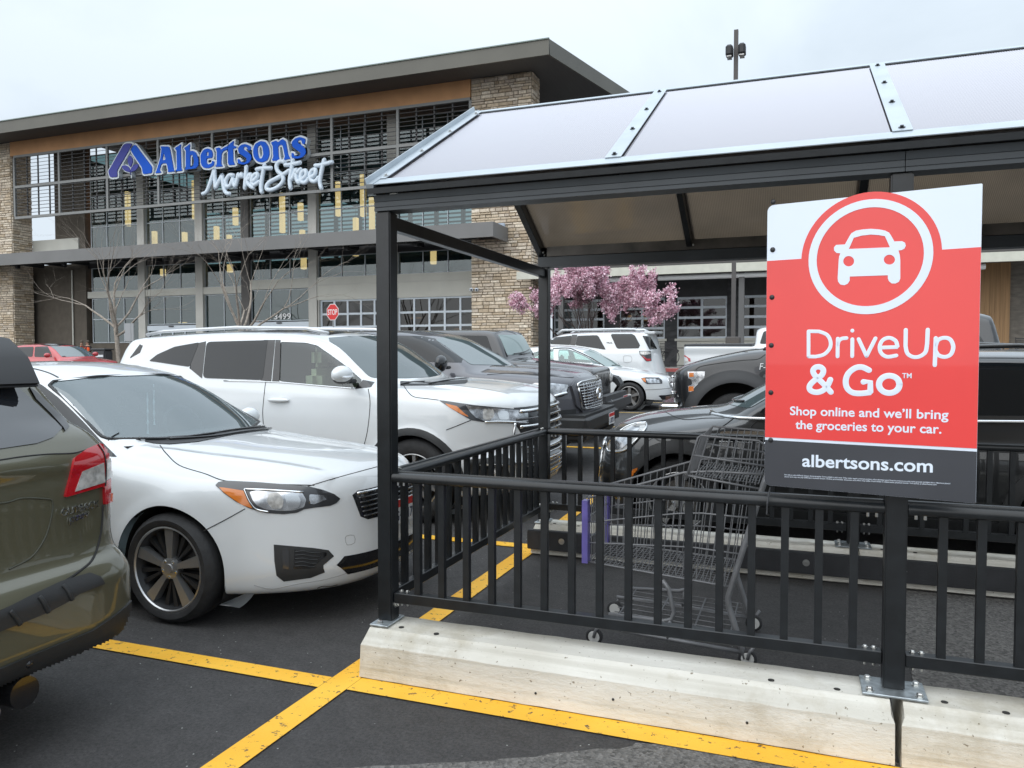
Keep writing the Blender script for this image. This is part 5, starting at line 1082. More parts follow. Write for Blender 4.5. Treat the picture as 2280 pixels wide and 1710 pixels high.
# ================================================================ grey pickup, third in the row
ZA = lambda pts: [(1150 + x / 3.687, 560 + y / 3.687) for x, y in pts]; ZBB = lambda pts: [(1080 + x / 4.608, 700 + y / 4.608) for x, y in pts]; ZC = lambda pts: [(1480 + x / 7.539, 740 + y / 7.539) for x, y in pts]
P_GRY = paint('grey_metallic_paint', (.088, .088, .100), .35, .35)
PR0 = [(0, .08), (.35, .05), (.5, .01), (.8, 0), (1.05, .01), (1.2, .04), (1.35, .09), (1.6, .2)]
sp_tac = dict(L=5.66, H=1.92, top=[(-.3, .8), (-.02, 1.02), (.03, 1.15), (.10, 1.205), (.5, 1.275), (1.2, 1.315), (2, 1.33), (5.66, 1.38)], roof=[(1.0, 1.19), (1.22, 1.31), (1.6, 1.52), (2.0, 1.725), (2.2, 1.79), (2.6, 1.84), (3.3, 1.85), (3.7, 1.82), (3.85, 1.6), (3.95, 1.2)],
    plan=[(0, .93), (.5, .98), (2, .985), (5.66, .98)], prof=PR0, nose=[(0, .3), (.45, .12), (.6, .02), (.8, .0), (1.1, .02), (1.2, .09), (1.3, .2)], tail=[(0, .1), (.5, 0), (1.4, 0)], nk=.42, np=3., tk=.1, crown=[(0, .06), (1.2, .07), (5.6, .03)], crown_p=2.5, belt=[(0, 1.30), (5, 1.36)], ghplan=[(0, .86), (5, .88)], tumble=.38, rcrown=.03, kw=.18, kr=.1, smid=3.0, floor=[(0, .42), (5.66, .42)], r_top=.09, r_front=.07,
    flares=[(1.0, .4, .46, .03, .08)], top_extra=lambda S, A: .03 * np.exp(-((A - .42) / .10) ** 4) * (S > .12) * (S < 1.3))
ta = Car(sp_tac, 'grey_pickup', 'dark grey pickup with chrome mesh grille and black bumper, next to the white SUV', 'pickup', -2.62, 10.2, 1, .036)
ta.build_body(P_GRY, [(1.0, .40, .47, .5), (4.4, .4, .47, .5)]); ta.wheel(1.0, .40, .84, .27, .23); ta.wheel(4.4, .40, .84, .27, .23)
ta.pane('windscreen', [(-.72, 1.37), (-.60, 1.70), (-.3, 1.745), (.3, 1.745), (.60, 1.70), (.72, 1.37), (0, 1.335)], mat('pale_windscreen', (.09, .12, .125), .02, 0, .8, ior=1.8), 'front', off=.004, cell=.04)
ta.pane('side_window', [(1.55, 1.40), (2.10, 1.72), (2.25, 1.755), (2.62, 1.765), (2.66, 1.42)], M_GLD, 'right', r=.08, off=.004, cell=.04); ta.pane('side_window', [(2.74, 1.42), (2.72, 1.765), (3.5, 1.755), (3.66, 1.45)], M_GLD, 'right', r=.08, off=.004, cell=.04)
L2 = ta.patch('headlight', round_poly(ZA([(108, 1098), (150, 1080), (300, 1083), (418, 1094), (424, 1112), (400, 1162), (385, 1178), (300, 1190), (175, 1150)]), .1), M_LENS, 'cam', .006, 3); ta.patch('turn_lens', ZA([(118, 1098), (180, 1098), (185, 1140), (165, 1135)]), M_AMB, 'cam', .009, 3, L2); ta.seam('lamp_gap', ZA([(108, 1098), (175, 1152), (300, 1192), (390, 1178), (424, 1112)]), M_SEAM, 'cam', .008, .004, parent=L2)
ta.seam('lamp_chrome', ZA([(310, 1188), (360, 1172), (410, 1160)]), M_CHR, 'cam', .022, .008, parent=L2)
GS = ta.patch('grille_surround', [(-.66, 1.10), (-.52, 1.17), (.52, 1.17), (.66, 1.10), (.60, .84), (.46, .74), (-.46, .74), (-.60, .84)], P_GRY, 'front', .03, .04)
GT = ta.patch('grille', [(-.56, 1.07), (-.47, 1.125), (.47, 1.125), (.56, 1.07), (.52, .87), (.42, .79), (-.42, .79), (-.52, .87)], M_GRL, 'front', .034, .03)
for k in range(9): ta.seam('grille_bar', [(-.54 + .012 * k, 1.095 - .036 * k), (0, 1.10 - .036 * k), (.54 - .012 * k, 1.095 - .036 * k)], M_LENS, 'front', .010, .042, parent=GT, step=10)
for y_ in np.linspace(-.45, .45, 11): ta.seam('grille_post', [(y_, 1.11), (y_, .80)], M_LENS, 'front', .005, .044, parent=GT, step=6)
ta.seam('grille_ring', [(-.56, 1.07), (-.47, 1.125), (.47, 1.125), (.56, 1.07), (.52, .87), (.42, .79), (-.42, .79), (-.52, .87), (-.56, 1.07)], M_CHR, 'front', .014, .040, parent=GT, step=3)
for rr_, ax_ in ((.085, 1.),): 
    em = MB(); em.tube([(.065, .10 * math.cos(t), .965 + .07 * math.sin(t)) for t in np.linspace(0, 2 * math.pi, 21)], .013, 6); em.tube([(.066, .045 * math.cos(t), .965 + .07 * math.sin(t)) for t in np.linspace(0, 2 * math.pi, 17)], .010, 6); em.build('grille_emblem', M_CHR, ta.root, ang=3.2)
ta.box('bumper', -.16, .30, -.90, .90, .50, .74, M_TRIM, .06, seg=3); ta.box('bumper_lip', -.10, .30, -.80, .80, .40, .50, M_TRIM, .03); ta.patch('bumper_wing', [(-.97, .80), (-.60, .80), (-.55, .55), (-.95, .55)], M_TRIM, 'front', .01, .04); plate(ta, .34, .52, True, -.165, txt='K 3872 D')
mr = ta.ellip('mirror', (1.72, -1.16, 1.40), (.07, .13, .11), M_GRL); ta.box('mirror_arm', 1.68, 1.75, -1.05, -.93, 1.32, 1.36, M_TRIM)
ta.seam('hood_gap', ZA([(-240, 1010), (0, 1000), (200, 1015), (430, 1035), (470, 1030)]), M_SEAM, 'cam', .005); ta.arch_trim(1.0, .40, .467, .54, M_TRIM, modes=('right',)); ta.box('antenna_fin', 3.35, 3.55, -.02, .02, 1.83, 1.90, P_GRY, .01)
# ================================================================ dark off-roader, fourth in the row
P_DRK = paint('charcoal_paint', (.055, .056, .060), .2, .4)
sp_wr = dict(L=4.9, H=1.92, top=[(-.3, 1.1), (.25, 1.13), (.32, 1.19), (.5, 1.23), (1.4, 1.33), (1.7, 1.36), (4.9, 1.30)], roof=[(1.66, 1.20), (1.74, 1.36), (1.97, 1.79), (2.06, 1.85), (2.3, 1.875), (4.6, 1.88), (4.78, 1.82), (4.85, 1.2)], plan=[(0, .62), (.6, .64), (1.4, .76), (1.6, .82), (4.9, .82)], prof=[(0, .03), (.5, 0), (1.2, .0), (1.35, .04), (2, .1)],
    nose=[(0, .4), (.5, .28), (1.1, .28), (1.3, .31)], tail=[(0, .1), (2, 0)], nk=.08, np=3., tk=.02, crown=[(0, .05), (5, .02)], crown_p=3., belt=[(0, 1.35), (5, 1.35)], ghplan=[(0, .77), (5, .78)], tumble=.2, rcrown=.02, kw=.05, kr=.02, smid=3.0, floor=[(0, .62), (1.4, .55), (4.9, .5)], r_top=.05, r_front=.04, r_gh=.07, r_join=.02)
wr = Car(sp_wr, 'dark_offroader', 'charcoal boxy off-roader with seven slot grille and round-ended black bumper', 'off-roader', -2.9, 13.05, 1, .036)
wr.build_body(P_DRK); wr.wheel(.78, .42, .84, .28, .23); wr.wheel(3.7, .42, .84, .28, .23)
wr.pane('windscreen', [(-.66, 1.43), (-.615, 1.775), (.615, 1.775), (.66, 1.43)], mat('teal_windscreen', (.20, .27, .26), .03, 0, .8, ior=1.8), 'front', off=.006, cell=.05, r=.06)
wr.pane('door_window', [(2.0, 1.40), (2.16, 1.76), (2.85, 1.78), (2.85, 1.40)], M_GLD, 'right', r=.08, off=.004, cell=.05); wr.pane('rear_window', [(2.95, 1.40), (2.95, 1.78), (4.5, 1.78), (4.5, 1.40)], M_GLD, 'right', r=.06, off=.004, cell=.06)
for k in range(7): wr.pane('grille_slot', [(-.355 + .108 * k, .80), (-.355 + .108 * k, 1.10), (-.293 + .108 * k, 1.10), (-.293 + .108 * k, .80)], M_GRL, 'front', r=.3, off=.004, cell=.02)
for s_ in (-1, 1):
    wr.ellip('headlamp', (.27, s_ * .50, 1.0), (.03, .095, .095), M_CLR); m_ = MB(); pr = [(.12, .86), (.20, 1.00), (.42, 1.06), (1.10, 1.06), (1.45, .84), (1.47, .74), (1.40, .72), (1.06, .97), (.46, .97), (.26, .92), (.17, .82)]
    m_.v = [(-a, s_ * yy, b) for yy in (.62, .96) for a, b in pr]; n_ = len(pr); m_.f = [tuple(range(n_)), tuple(range(n_, 2 * n_))] + [(i, (i + 1) % n_, n_ + (i + 1) % n_, n_ + i) for i in range(n_)]; m_.build('fender', M_TRIM, wr.root, ang=.5, bevel=.02, seg=2)
wr.box('bumper', -.04, .26, -.88, .88, .44, .76, mat('bumper_plastic', (.040, .041, .044), .5), .09, seg=4); wr.box('bumper_lower', .06, .34, -.55, .55, .40, .56, M_TRIM, .05); plate(wr, .42, .54, True, -.006, txt='1A 66K 2'); wr.ellip('fog_lamp', (-.005, -.62, .63), (.02, .07, .07), M_GRL)
wr.ellip('mirror', (2.02, -1.0, 1.46), (.06, .11, .10), M_TRIM); wr.seam('wiper_blade', [(-.4, 1.44), (.1, 1.46), (.5, 1.50)], M_GRL, 'front', .010, .02); wr.seam('wiper_blade', [(-.1, 1.43), (.3, 1.44), (.6, 1.46)], M_GRL, 'front', .010, .02); wr.seam('windscreen_frame', [(-.68, 1.40), (-.62, 1.80), (.62, 1.80), (.68, 1.40)], P_DRK, 'front', .02, .0, step=2)
# ================================================================ white saloon further back
sp_vo = dict(L=4.70, H=1.56, top=[(-.3, .35), (-.02, .58), (.04, .70), (.12, .77), (.35, .84), (.8, .93), (1.3, 1.0), (2, 1.0), (4.2, 1.06), (4.7, 1.0)], roof=[(1.0, .87), (1.22, .975), (1.6, 1.19), (2.0, 1.40), (2.25, 1.475), (2.9, 1.525), (3.6, 1.49), (4.2, 1.28), (4.55, 1.08)], plan=[(0, .84), (.5, .90), (1, .925), (3.8, .925), (4.7, .85)], prof=[(0, .1), (.2, .05), (.35, .01), (.55, 0), (.8, .015), (.95, .06), (1.05, .1), (1.3, .2)],
    nose=[(0, .2), (.18, .09), (.26, .02), (.4, 0), (.65, .02), (.8, .08), (1., .25)], tail=[(0, .2), (.3, .02), (.9, .04), (1.2, .3)], nk=.78, np=3.1, tk=.45, crown=[(0, .07), (.6, .12), (1.3, .09), (4.7, .06)], crown_p=2.3, belt=[(0, .97), (4.7, 1.05)], ghplan=[(0, .82), (4, .82), (4.7, .74)], tumble=.48, rcrown=.04, kw=.2, kr=.3, smid=2.8, floor=[(0, .19), (4.7, .25)], r_top=.12, r_front=.09, r_gh=.10)
vo = Car(sp_vo, 'white_saloon', 'white saloon car with five spoke wheels far behind the dark off-roader', 'car', -2.86, 18.7, 1, .036)
vf = ZA([(345, 805), (420, 803), (475, 818), (560, 855), (700, 930), (600, 915), (345, 898)]); vr = ZA([(-60, 815), (150, 803), (305, 803), (305, 896), (150, 893), (-60, 890)])
vfp = vo.side_poly(vf); vrp = vo.side_poly(vr)
vo.build_body(P_WHT, [(.87, .335, .385, .5), (3.70, .335, .385, .5)], windows=[vfp, vrp], inner=M_INT); vo.wheel(.87, .335, .83, .22, .235, ('five', 5)); vo.wheel(3.7, .335, .83, .22, .235, ('five', 5))
G_TEAL = glass('teal_car_glass', (.70, .92, .86), .06, body=(.35, .55, .50), bodyf=.18)
for md in ('right', 'left'):
    vo.patch('side_glass', vfp, G_TEAL, md, -.006, .05, rim=0); vo.patch('side_glass', vrp, G_TEAL, md, -.006, .05, rim=0)
for yy in (-.4, .4): st_ = vo.box('front_seat', 2.55, 2.72, yy - .24, yy + .24, .6, 1.12, M_INT, .06); vo.box('headrest', 2.62, 2.70, yy - .13, yy + .13, 1.14, 1.30, M_INT, .04, st_)
vo.pane('windscreen', [(-.70, 1.03), (-.57, 1.37), (0, 1.42), (.57, 1.37), (.70, 1.03), (0, 1.0)], mat('teal_windscreen', (.2, .27, .26)), 'front', off=.004, cell=.04, r=.1); vo.seam('window_line', ZA([(300, 798), (420, 795), (480, 812), (600, 868), (720, 940)]), M_SEAM, 'cam', .014, .002)
L3 = vo.pane('headlight', ZA([(1022, 1040), (1060, 1033), (1170, 1035), (1195, 1058), (1197, 1085), (1070, 1088), (1045, 1072)]), M_LDK, off=.005, cell=3); vo.pane('lamp_reflector', ZA([(1060, 1045), (1165, 1045), (1180, 1080), (1080, 1082)]), M_LENS, off=.008, cell=3, parent=L3); vo.patch('turn_lens', ZA([(1026, 1042), (1056, 1040), (1062, 1075), (1046, 1068)]), M_AMB, 'cam', .008, 3, L3)
vo.pane('grille', [(-.30, .72), (.30, .72), (.26, .55), (-.26, .55)], M_GRL, 'front', off=.006, cell=.03); vo.seam('grille_ring', [(-.30, .72), (.30, .72), (.26, .55), (-.26, .55), (-.30, .72)], M_CHR, 'front', .012, .008, step=3); vo.pane('lower_intake', [(-.68, .36), (.68, .36), (.58, .25), (-.58, .25)], M_GRL, 'front', off=.004, cell=.04); vo.seam('bumper_line', [(-.86, .50), (0, .52), (.86, .50)], mat('faint_gap', (.3, .3, .3)), 'front', .008, .002, step=10)
vo.patch('skirt', [(.15, .17), (.15, .23), (.50, .28), (.52, .16)], M_TRIM, 'right', .004, .03); plate(vo, .05, .42, True, -.015, .3, .12, 'C 2204'); vo.seam('wiper_blade', [(-.4, 1.04), (.1, 1.03), (.55, 1.05)], M_GRL, 'front', .010, .012); vo.ellip('mirror', (1.75, -1.0, 1.06), (.06, .1, .07), P_WHT)
# ================================================================ white SUV facing away, behind the saloon
sp_4r = dict(L=5.07, H=1.96, top=[(0, 1.1), (.2, 1.2), (1.4, 1.33), (2, 1.35), (5.07, 1.40)], roof=[(1.3, 1.2), (1.7, 1.48), (2.1, 1.74), (2.5, 1.85), (3.4, 1.88), (4.6, 1.875), (4.88, 1.84), (4.93, 1.72), (5.0, 1.42), (5.06, 1.2)], plan=[(0, .92), (.5, .98), (4.6, .985), (5.07, .94)], prof=PR0, nose=[(0, .2), (.5, 0), (1.2, .05)], tail=[(0, .2), (.45, .04), (.6, .0), (.8, .0), (.9, .05), (1.4, .08)],
    nk=.5, np=3, tk=.2, tp=5., crown=[(0, .06), (5, .03)], belt=[(0, 1.33), (5, 1.38)], ghplan=[(0, .88), (4.6, .89), (5.07, .84)], tumble=.34, rcrown=.03, kw=.15, kr=.1, smid=3.2, floor=[(0, .35), (5.07, .42)], r_top=.09, r_rear=.08, r_gh=.09)
fr4 = Car(sp_4r, 'white_suv', 'white SUV seen from the rear quarter with roof rails, beyond the white saloon', 'SUV', -8.72, 21.5, -1, .036)
fr4.build_body(P_WHT, [(1.0, .4, .46, .5), (3.95, .4, .46, .5)]); fr4.wheel(1.0, .4, .84, .26, .23); fr4.wheel(3.95, .4, .84, .26, .23)
for pl in ([(770, 678), (950, 677), (972, 690), (1015, 770), (1003, 795), (825, 798)], [(500, 692), (668, 687), (735, 808), (690, 800), (485, 770)], [(280, 710), (455, 690), (440, 768), (280, 760)]): fr4.pane('side_window', ZA(pl), M_GLD, off=.006, cell=3)
fr4.patch('pillar_trim', ZA([(455, 684), (500, 684), (484, 772), (440, 768)]), DL, 'cam', .004, 4); fr4.pane('rear_glass', ZA([(1032, 690), (1098, 700), (1155, 800), (1092, 806)]), M_GLD, off=.005, cell=3); L4 = fr4.pane('tail_light', ZA([(1005, 816), (1100, 816), (1106, 850), (1108, 900), (1065, 903), (1012, 845)]), M_LDK, off=.008, cell=3); fr4.pane('red_lens', ZA([(1022, 850), (1070, 880), (1100, 880), (1100, 898), (1068, 900)]), M_REDL, off=.014, cell=3, parent=L4); fr4.pane('clear_lens', ZA([(1012, 822), (1095, 822), (1098, 840), (1060, 848), (1020, 845)]), M_CLR, off=.014, cell=3, parent=L4)
fr4.seam('fuel_door', ZA([(880, 858), (940, 858), (942, 905), (882, 908), (880, 858)]), mat('faint_gap', (.3, .3, .3)), 'cam', .006, step=2); badge(fr4, 'TRAIL', ZA([(738, 758)])[0], ZA([(788, 756)])[0], .05, M_GRL)
for s_ in (-1, 1):
    MB().tube([(-2.3, s_ * .66, 1.83), (-2.45, s_ * .66, 1.93), (-4.0, s_ * .66, 1.945), (-4.5, s_ * .66, 1.93), (-4.65, s_ * .66, 1.86)], .028, 8).build('roof_rail', mat('silver_rail', (.6, .61, .62), .35, .6), fr4.root, ang=3.2)
fr4.box('spoiler', 4.72, 5.06, -.66, .66, 1.80, 1.875, P_WHT, .03); fr4.box('rear_emblem', 5.03, 5.05, -.08, .08, 1.10, 1.20, M_CHR); fr4.box('rear_bumper', 4.85, 5.16, -.95, .95, .48, .78, P_WHT, .08, seg=3)
# ================================================================ black pickup on the right
P_BLK = paint('black_paint', (.012, .013, .015), .1, .3)
sp_f = dict(L=6.2, H=2.1, top=[(-.3, .85), (-.02, 1.04), (.03, 1.13), (.09, 1.20), (.35, 1.315), (.8, 1.43), (1.3, 1.515), (1.7, 1.54), (4.4, 1.45), (6.2, 1.45)], roof=[(1.45, 1.42), (1.7, 1.55), (2.2, 1.85), (2.5, 1.99), (2.9, 2.05), (4.0, 2.06), (4.4, 2.0), (4.55, 1.5), (4.6, 1.3)], plan=[(0, .98), (.4, 1.04), (6.2, 1.04)], prof=[(0, .08), (.4, .04), (.6, .0), (1.1, 0), (1.3, .02), (1.45, .06), (1.6, .1)],
    nose=[(0, .2), (.45, .12), (.6, .04), (1.0, .0), (1.14, .01), (1.25, .10), (1.4, .3)], tail=[(0, .1), (.5, 0), (1.5, 0)], nk=.22, np=3.5, tk=.05, crown=[(0, .05), (1.4, .05), (6, .02)], crown_p=3., belt=[(0, 1.45), (6, 1.45)], ghplan=[(0, .93), (6, .95)], tumble=.3, rcrown=.03, kw=.18, kr=.05, smid=3.2, floor=[(0, .52), (6.2, .5)], r_top=.08, r_front=.07, flares=[(1.02, .43, .60, .04, .12)])
f1 = Car(sp_f, 'black_pickup', 'black full size pickup with chrome front bumper, left of the red sign', 'pickup', -1.94, 13.05, -1, .036)
f1.build_body(P_BLK, [(1.02, .43, .60, .5), (4.7, .43, .58, .5)]); f1.wheel(1.02, .43, .90, .28, .25); f1.wheel(4.7, .43, .90, .28, .25)
L5 = f1.patch('headlight', ZC([(388, 660), (676, 655), (666, 760), (562, 850), (550, 1000), (400, 1000), (392, 900), (462, 880), (452, 790), (395, 770)]), M_LENS, 'cam', .008, 2.5); f1.patch('turn_lens', ZC([(412, 678), (488, 675), (488, 745), (412, 750)]), M_AMB, 'cam', .014, 2, L5); f1.patch('turn_lens', ZC([(405, 905), (488, 905), (488, 985), (405, 990)]), M_AMB, 'cam', .014, 2, L5); f1.ellip('fog_lamp', (.2, .88, .80), (.05, .04, .04), M_CLR, L5)
f1.arch_trim(1.02, .43, .597, .78, mat('cladding_grey', (.030, .032, .035), .45), -5, 185, .012, ('left',)); f1.seam('hood_gap', ZC([(520, 640), (600, 575), (900, 520), (1300, 470), (1560, 450), (1690, 370)]), M_SEAM, 'cam', .006)
f1.patch('grille', [(-.70, 1.12), (.70, 1.12), (.72, .80), (-.72, .80)], M_GRL, 'front', .006, .05)
for k in range(3): f1.seam('grille_bar', [(-.70, 1.08 - .12 * k), (0, 1.08 - .12 * k), (.70, 1.08 - .12 * k)], M_CHR, 'front', .025, .015, step=8)
f1.box('front_bumper', -.14, .22, -.98, .98, .52, .70, M_CHR, .06, seg=3); f1.box('valance', -.02, .25, -.92, .92, .38, .52, M_TRIM, .05); f1.box('tow_hook', -.22, -.14, -.30, -.24, .62, .70, mat('rusty_brown', (.09, .045, .03), .8), .01); badge(f1, 'F-150', ZC([(1590, 628)])[0], ZC([(1900, 625)])[0], .10, mat('badge_white', (.7, .7, .7), .3), 'badge', .014, .15)
f1.pane('windscreen', [(-.78, 1.60), (-.66, 1.93), (.66, 1.93), (.78, 1.60)], M_GLW, 'front', off=.005, cell=.05, r=.08); f1.pane('side_window', [(2.0, 1.53), (2.55, 1.90), (3.1, 1.94), (3.1, 1.53)], M_GLD, 'left', r=.08, off=.004, cell=.06); f1.pane('side_window', [(3.2, 1.53), (3.2, 1.94), (4.1, 1.92), (4.3, 1.56)], M_GLD, 'left', r=.08, off=.004, cell=.06); f1.box('wiper_tray', 1.40, 1.62, -.75, .75, 1.50, 1.545, M_TRIM, .02); f1.box('bed_cover', 4.62, 6.15, -.92, .92, 1.44, 1.475, M_TRIM, .015); f1.ellip('mirror', (2.0, 1.22, 1.62), (.08, .14, .14), M_GRL)
# ================================================================ white pickup bed behind the black pickup
sp_wp = dict(L=5.9, H=2.05, top=[(0, 1.1), (.3, 1.25), (1.5, 1.4), (3.8, 1.44), (5.9, 1.44)], roof=[(1.5, 1.35), (2.3, 1.85), (2.8, 1.98), (3.6, 1.98), (3.9, 1.9), (3.98, 1.4)], plan=[(0, .96), (.4, 1.0), (5.9, 1.0)], prof=PR0[:-2] + [(1.45, .02), (1.6, .1)], nose=[(0, .1), (1.2, .05)], tail=[(0, .1), (.6, .02), (1.5, .0)], nk=.2, np=3, tk=.06, tp=6., crown=[(0, .04), (6, .0)], belt=[(0, 1.42), (6, 1.42)], ghplan=[(0, .9), (6, .9)], tumble=.3, kw=.15, kr=.05, smid=3.2, floor=[(0, .5), (6, .5)], r_top=.05, r_rear=.05)
xr_ = float(aty(1519, 800, 22.4)[0]); wp = Car(sp_wp, 'white_pickup', 'white pickup bed with black cover showing over the hood of the black pickup', 'pickup', xr_ + 5.9, 23.4, 1, .06)
wp.build_body(P_WHT, [(1.0, .42, .5, .5), (4.7, .42, .5, .5)]); wp.wheel(1.0, .42, .86); wp.wheel(4.7, .42, .86); wp.box('bed_cover', 4.0, 5.86, -.93, .93, 1.42, 1.50, mat('cover_grey', (.05, .053, .058), .5), .02)
wp.patch('tail_light', ZC([(316, 372), (430, 440), (436, 490), (402, 490), (380, 430), (312, 395)]), M_REDL, 'cam', .008, 2.5); wp.patch('reverse_lens', ZC([(300, 475), (398, 475), (385, 510), (300, 520)]), M_CLR, 'cam', .006, 2.5); wp.pane('rear_window', [(3.0, 1.5), (3.0, 1.85), (3.7, 1.85), (3.8, 1.5)], M_GLD, 'right', off=.004, cell=.08)
# ================================================================ black small SUV behind the corral
P_MIN = paint('dark_grey_paint', (.010, .011, .012), .0, .3)
sp_mi = dict(L=4.55, H=1.66, top=[(-.3, .35), (-.02, .62), (.03, .76), (.10, .865), (.25, .945), (.55, 1.01), (1.0, 1.065), (1.3, 1.09), (2, 1.08), (4.55, 1.12)], roof=[(.85, .93), (1.10, 1.06), (1.4, 1.235), (1.8, 1.445), (2.0, 1.515), (2.4, 1.565), (3.2, 1.585), (4.1, 1.55), (4.35, 1.50), (4.42, 1.38), (4.52, 1.0)], plan=[(0, .86), (.4, .92), (.85, .955), (4, .955), (4.55, .88)], prof=[(0, .08), (.25, .04), (.4, .01), (.7, 0), (.9, .02), (1.02, .06), (1.12, .1), (1.4, .2)],
    nose=[(0, .25), (.2, .12), (.3, .03), (.5, 0), (.65, .02), (.8, .06), (1, .2)], tail=[(0, .1), (.5, 0), (1.1, .05)], nk=.55, np=3., tk=.3, crown=[(0, .09), (.5, .13), (1.2, .09), (4.5, .05)], crown_p=2.2, belt=[(0, 1.06), (4.5, 1.12)], ghplan=[(0, .84), (4, .85), (4.5, .78)], tumble=.30, rcrown=.03, kw=.18, kr=.15, smid=2.8, floor=[(0, .22), (4.5, .26)], r_top=.12, r_front=.10, r_gh=.09, flares=[(.84, .35, .42, .02, .05), (3.65, .35, .42, .02, .05)])
mi = Car(sp_mi, 'black_small_suv', 'glossy dark small SUV with oval headlight behind the rear railing', 'SUV', -1.78, 7.42, -1, .026)
mi.build_body(P_MIN, [(.84, .35, .41, .5), (3.65, .35, .41, .5)]); mi.wheel(.84, .35, .84, .23, .24); mi.wheel(3.65, .35, .84, .23, .24)
L6 = mi.pane('headlight', ZBB([(1655, 1120), (1652, 1170), (1600, 1240), (1540, 1310), (1450, 1390), (1350, 1412), (1270, 1400), (1275, 1330), (1350, 1240), (1450, 1165), (1560, 1125)]), M_CLR, r=.3, off=.010, cell=4); mi.pane('lamp_reflector', ZBB([(1600, 1160), (1520, 1280), (1420, 1380), (1340, 1390), (1320, 1330), (1420, 1220), (1520, 1160)]), M_LENS, r=.3, off=.015, cell=4, parent=L6); mi.seam('lamp_ring', ZBB([(1655, 1120), (1652, 1170), (1600, 1240), (1540, 1310), (1450, 1390), (1350, 1412), (1270, 1400), (1275, 1330), (1350, 1240), (1450, 1165), (1560, 1125), (1655, 1120)]), M_CHR, 'cam', .010, .010, parent=L6, step=3)
mi.arch_trim(.84, .35, .407, .505, M_TRIM, -8, 188, .012, ('left',)); mi.arch_trim(3.65, .35, .407, .505, M_TRIM, -8, 188, .012, ('left',)); mi.patch('sill_trim', [(1.3, .20), (1.3, .34), (3.2, .34), (3.2, .20)], M_TRIM, 'left', .01, .06)
mi.patch('side_marker', ZBB([(1495, 1640), (1535, 1590), (1575, 1572), (1572, 1596), (1545, 1625), (1520, 1665), (1495, 1690)]), M_AMB, 'cam', .022, 3); mi.seam('belt_chrome', [(1.05, 1.045), (1.4, 1.045), (2.5, 1.06), (4.2, 1.095)], M_CHR, 'left', .014, .004, step=8); mi.seam('cowl_chrome', ZC([(775, 1300), (800, 1330), (900, 1380), (1020, 1420), (1150, 1435)]), M_CHR, 'cam', .010, .004)
mi.pane('windscreen', [(-.76, 1.12), (-.66, 1.46), (.66, 1.46), (.76, 1.12), (0, 1.10)], mat('pale_windscreen', (.09, .12, .125)), 'front', off=.004, cell=.04, r=.08); mi.pane('side_window', [(1.45, 1.09), (1.95, 1.44), (2.45, 1.50), (2.45, 1.10)], M_GLD, 'left', off=.004, cell=.04, r=.08); mi.pane('side_window', [(2.52, 1.10), (2.52, 1.50), (3.35, 1.50), (3.42, 1.12)], M_GLD, 'left', off=.004, cell=.04, r=.08); mi.pane('side_window', [(3.5, 1.13), (3.46, 1.50), (4.05, 1.45), (4.2, 1.15)], M_GLD, 'left', off=.004, cell=.04, r=.08)
mi.seam('door_gap', ZC([(1160, 1440), (1060, 1520), (960, 1590), (880, 1660)]), M_SEAM, 'cam', .005); mi.seam('door_gap', ZC([(1600, 1450), (1500, 1530), (1400, 1650)]), M_SEAM, 'cam', .005); mi.pane('side_scuttle', [(1.12, .86), (1.18, .94), (1.62, .96), (1.55, .86)], M_CHR, 'left', off=.006, cell=.03); mi.seam('hood_edge', ZC([(0, 1330), (300, 1460), (700, 1440), (1000, 1440)]), M_SEAM, 'cam', .004)
mi.seam('grille_ring', [(-.50, .70), (-.40, .76), (.40, .76), (.50, .70), (.44, .44), (-.44, .44), (-.50, .70)], M_CHR, 'front', .016, .008, step=5); mi.pane('grille', [(-.46, .69), (.46, .69), (.42, .46), (-.42, .46)], M_GRL, 'front', off=.004, cell=.04); mi.seam('wiper_blade', [(-.5, 1.13), (0, 1.12), (.5, 1.15)], M_GRL, 'front', .010, .014)
for s_ in (-1, 1): MB().tube([(-2.0, s_ * .62, 1.55), (-2.2, s_ * .63, 1.60), (-3.3, s_ * .63, 1.625), (-4.1, s_ * .60, 1.58), (-4.2, s_ * .6, 1.54)], .018, 8).build('roof_rail', M_GRL, mi.root, ang=3.2)
MB().tube([(-3.72, 0, 1.57), (-3.85, 0, 1.84)], [.008, .005], 6).build('antenna', M_GRL, mi.root); mi.box('antenna_base', 3.62, 3.82, -.05, .05, 1.56, 1.60, P_MIN, .015); mi.ellip('mirror', (1.72, 1.05, 1.16), (.07, .11, .08), P_MIN); plate(mi, 0., .40, True, -.01, txt='7B 9K51')
# ================================================================ red hatch far left
P_RED = paint('red_paint', (.46, .035, .040))
sp_so = dict(L=4.40, H=1.72, top=[(0, .75), (.08, .95), (.5, 1.05), (1.1, 1.12), (2, 1.12), (4.4, 1.15)], roof=[(.95, 1.0), (1.2, 1.15), (1.6, 1.42), (1.9, 1.57), (2.2, 1.64), (2.8, 1.68), (3.8, 1.66), (4.1, 1.6), (4.2, 1.5), (4.36, 1.0)], plan=[(0, .88), (.4, .93), (4, .94), (4.4, .88)], prof=[(0, .08), (.4, .01), (.8, 0), (1.05, .04), (1.15, .08), (1.5, .2)], nose=[(0, .2), (.4, 0), (.9, .06)], tail=[(0, .1), (.6, 0), (1.1, .04)], nk=.5, np=3, tk=.3, crown=[(0, .09), (4, .05)], belt=[(0, 1.12), (4.4, 1.16)], ghplan=[(0, .85), (4.4, .84)], tumble=.32, kw=.2, kr=.15, smid=2.6, floor=[(0, .22), (4.4, .25)])
so_ = Car(sp_so, 'red_hatchback', 'red boxy hatchback at the far left, behind the white compact car', 'car', -24.55, 22., 1, .05)
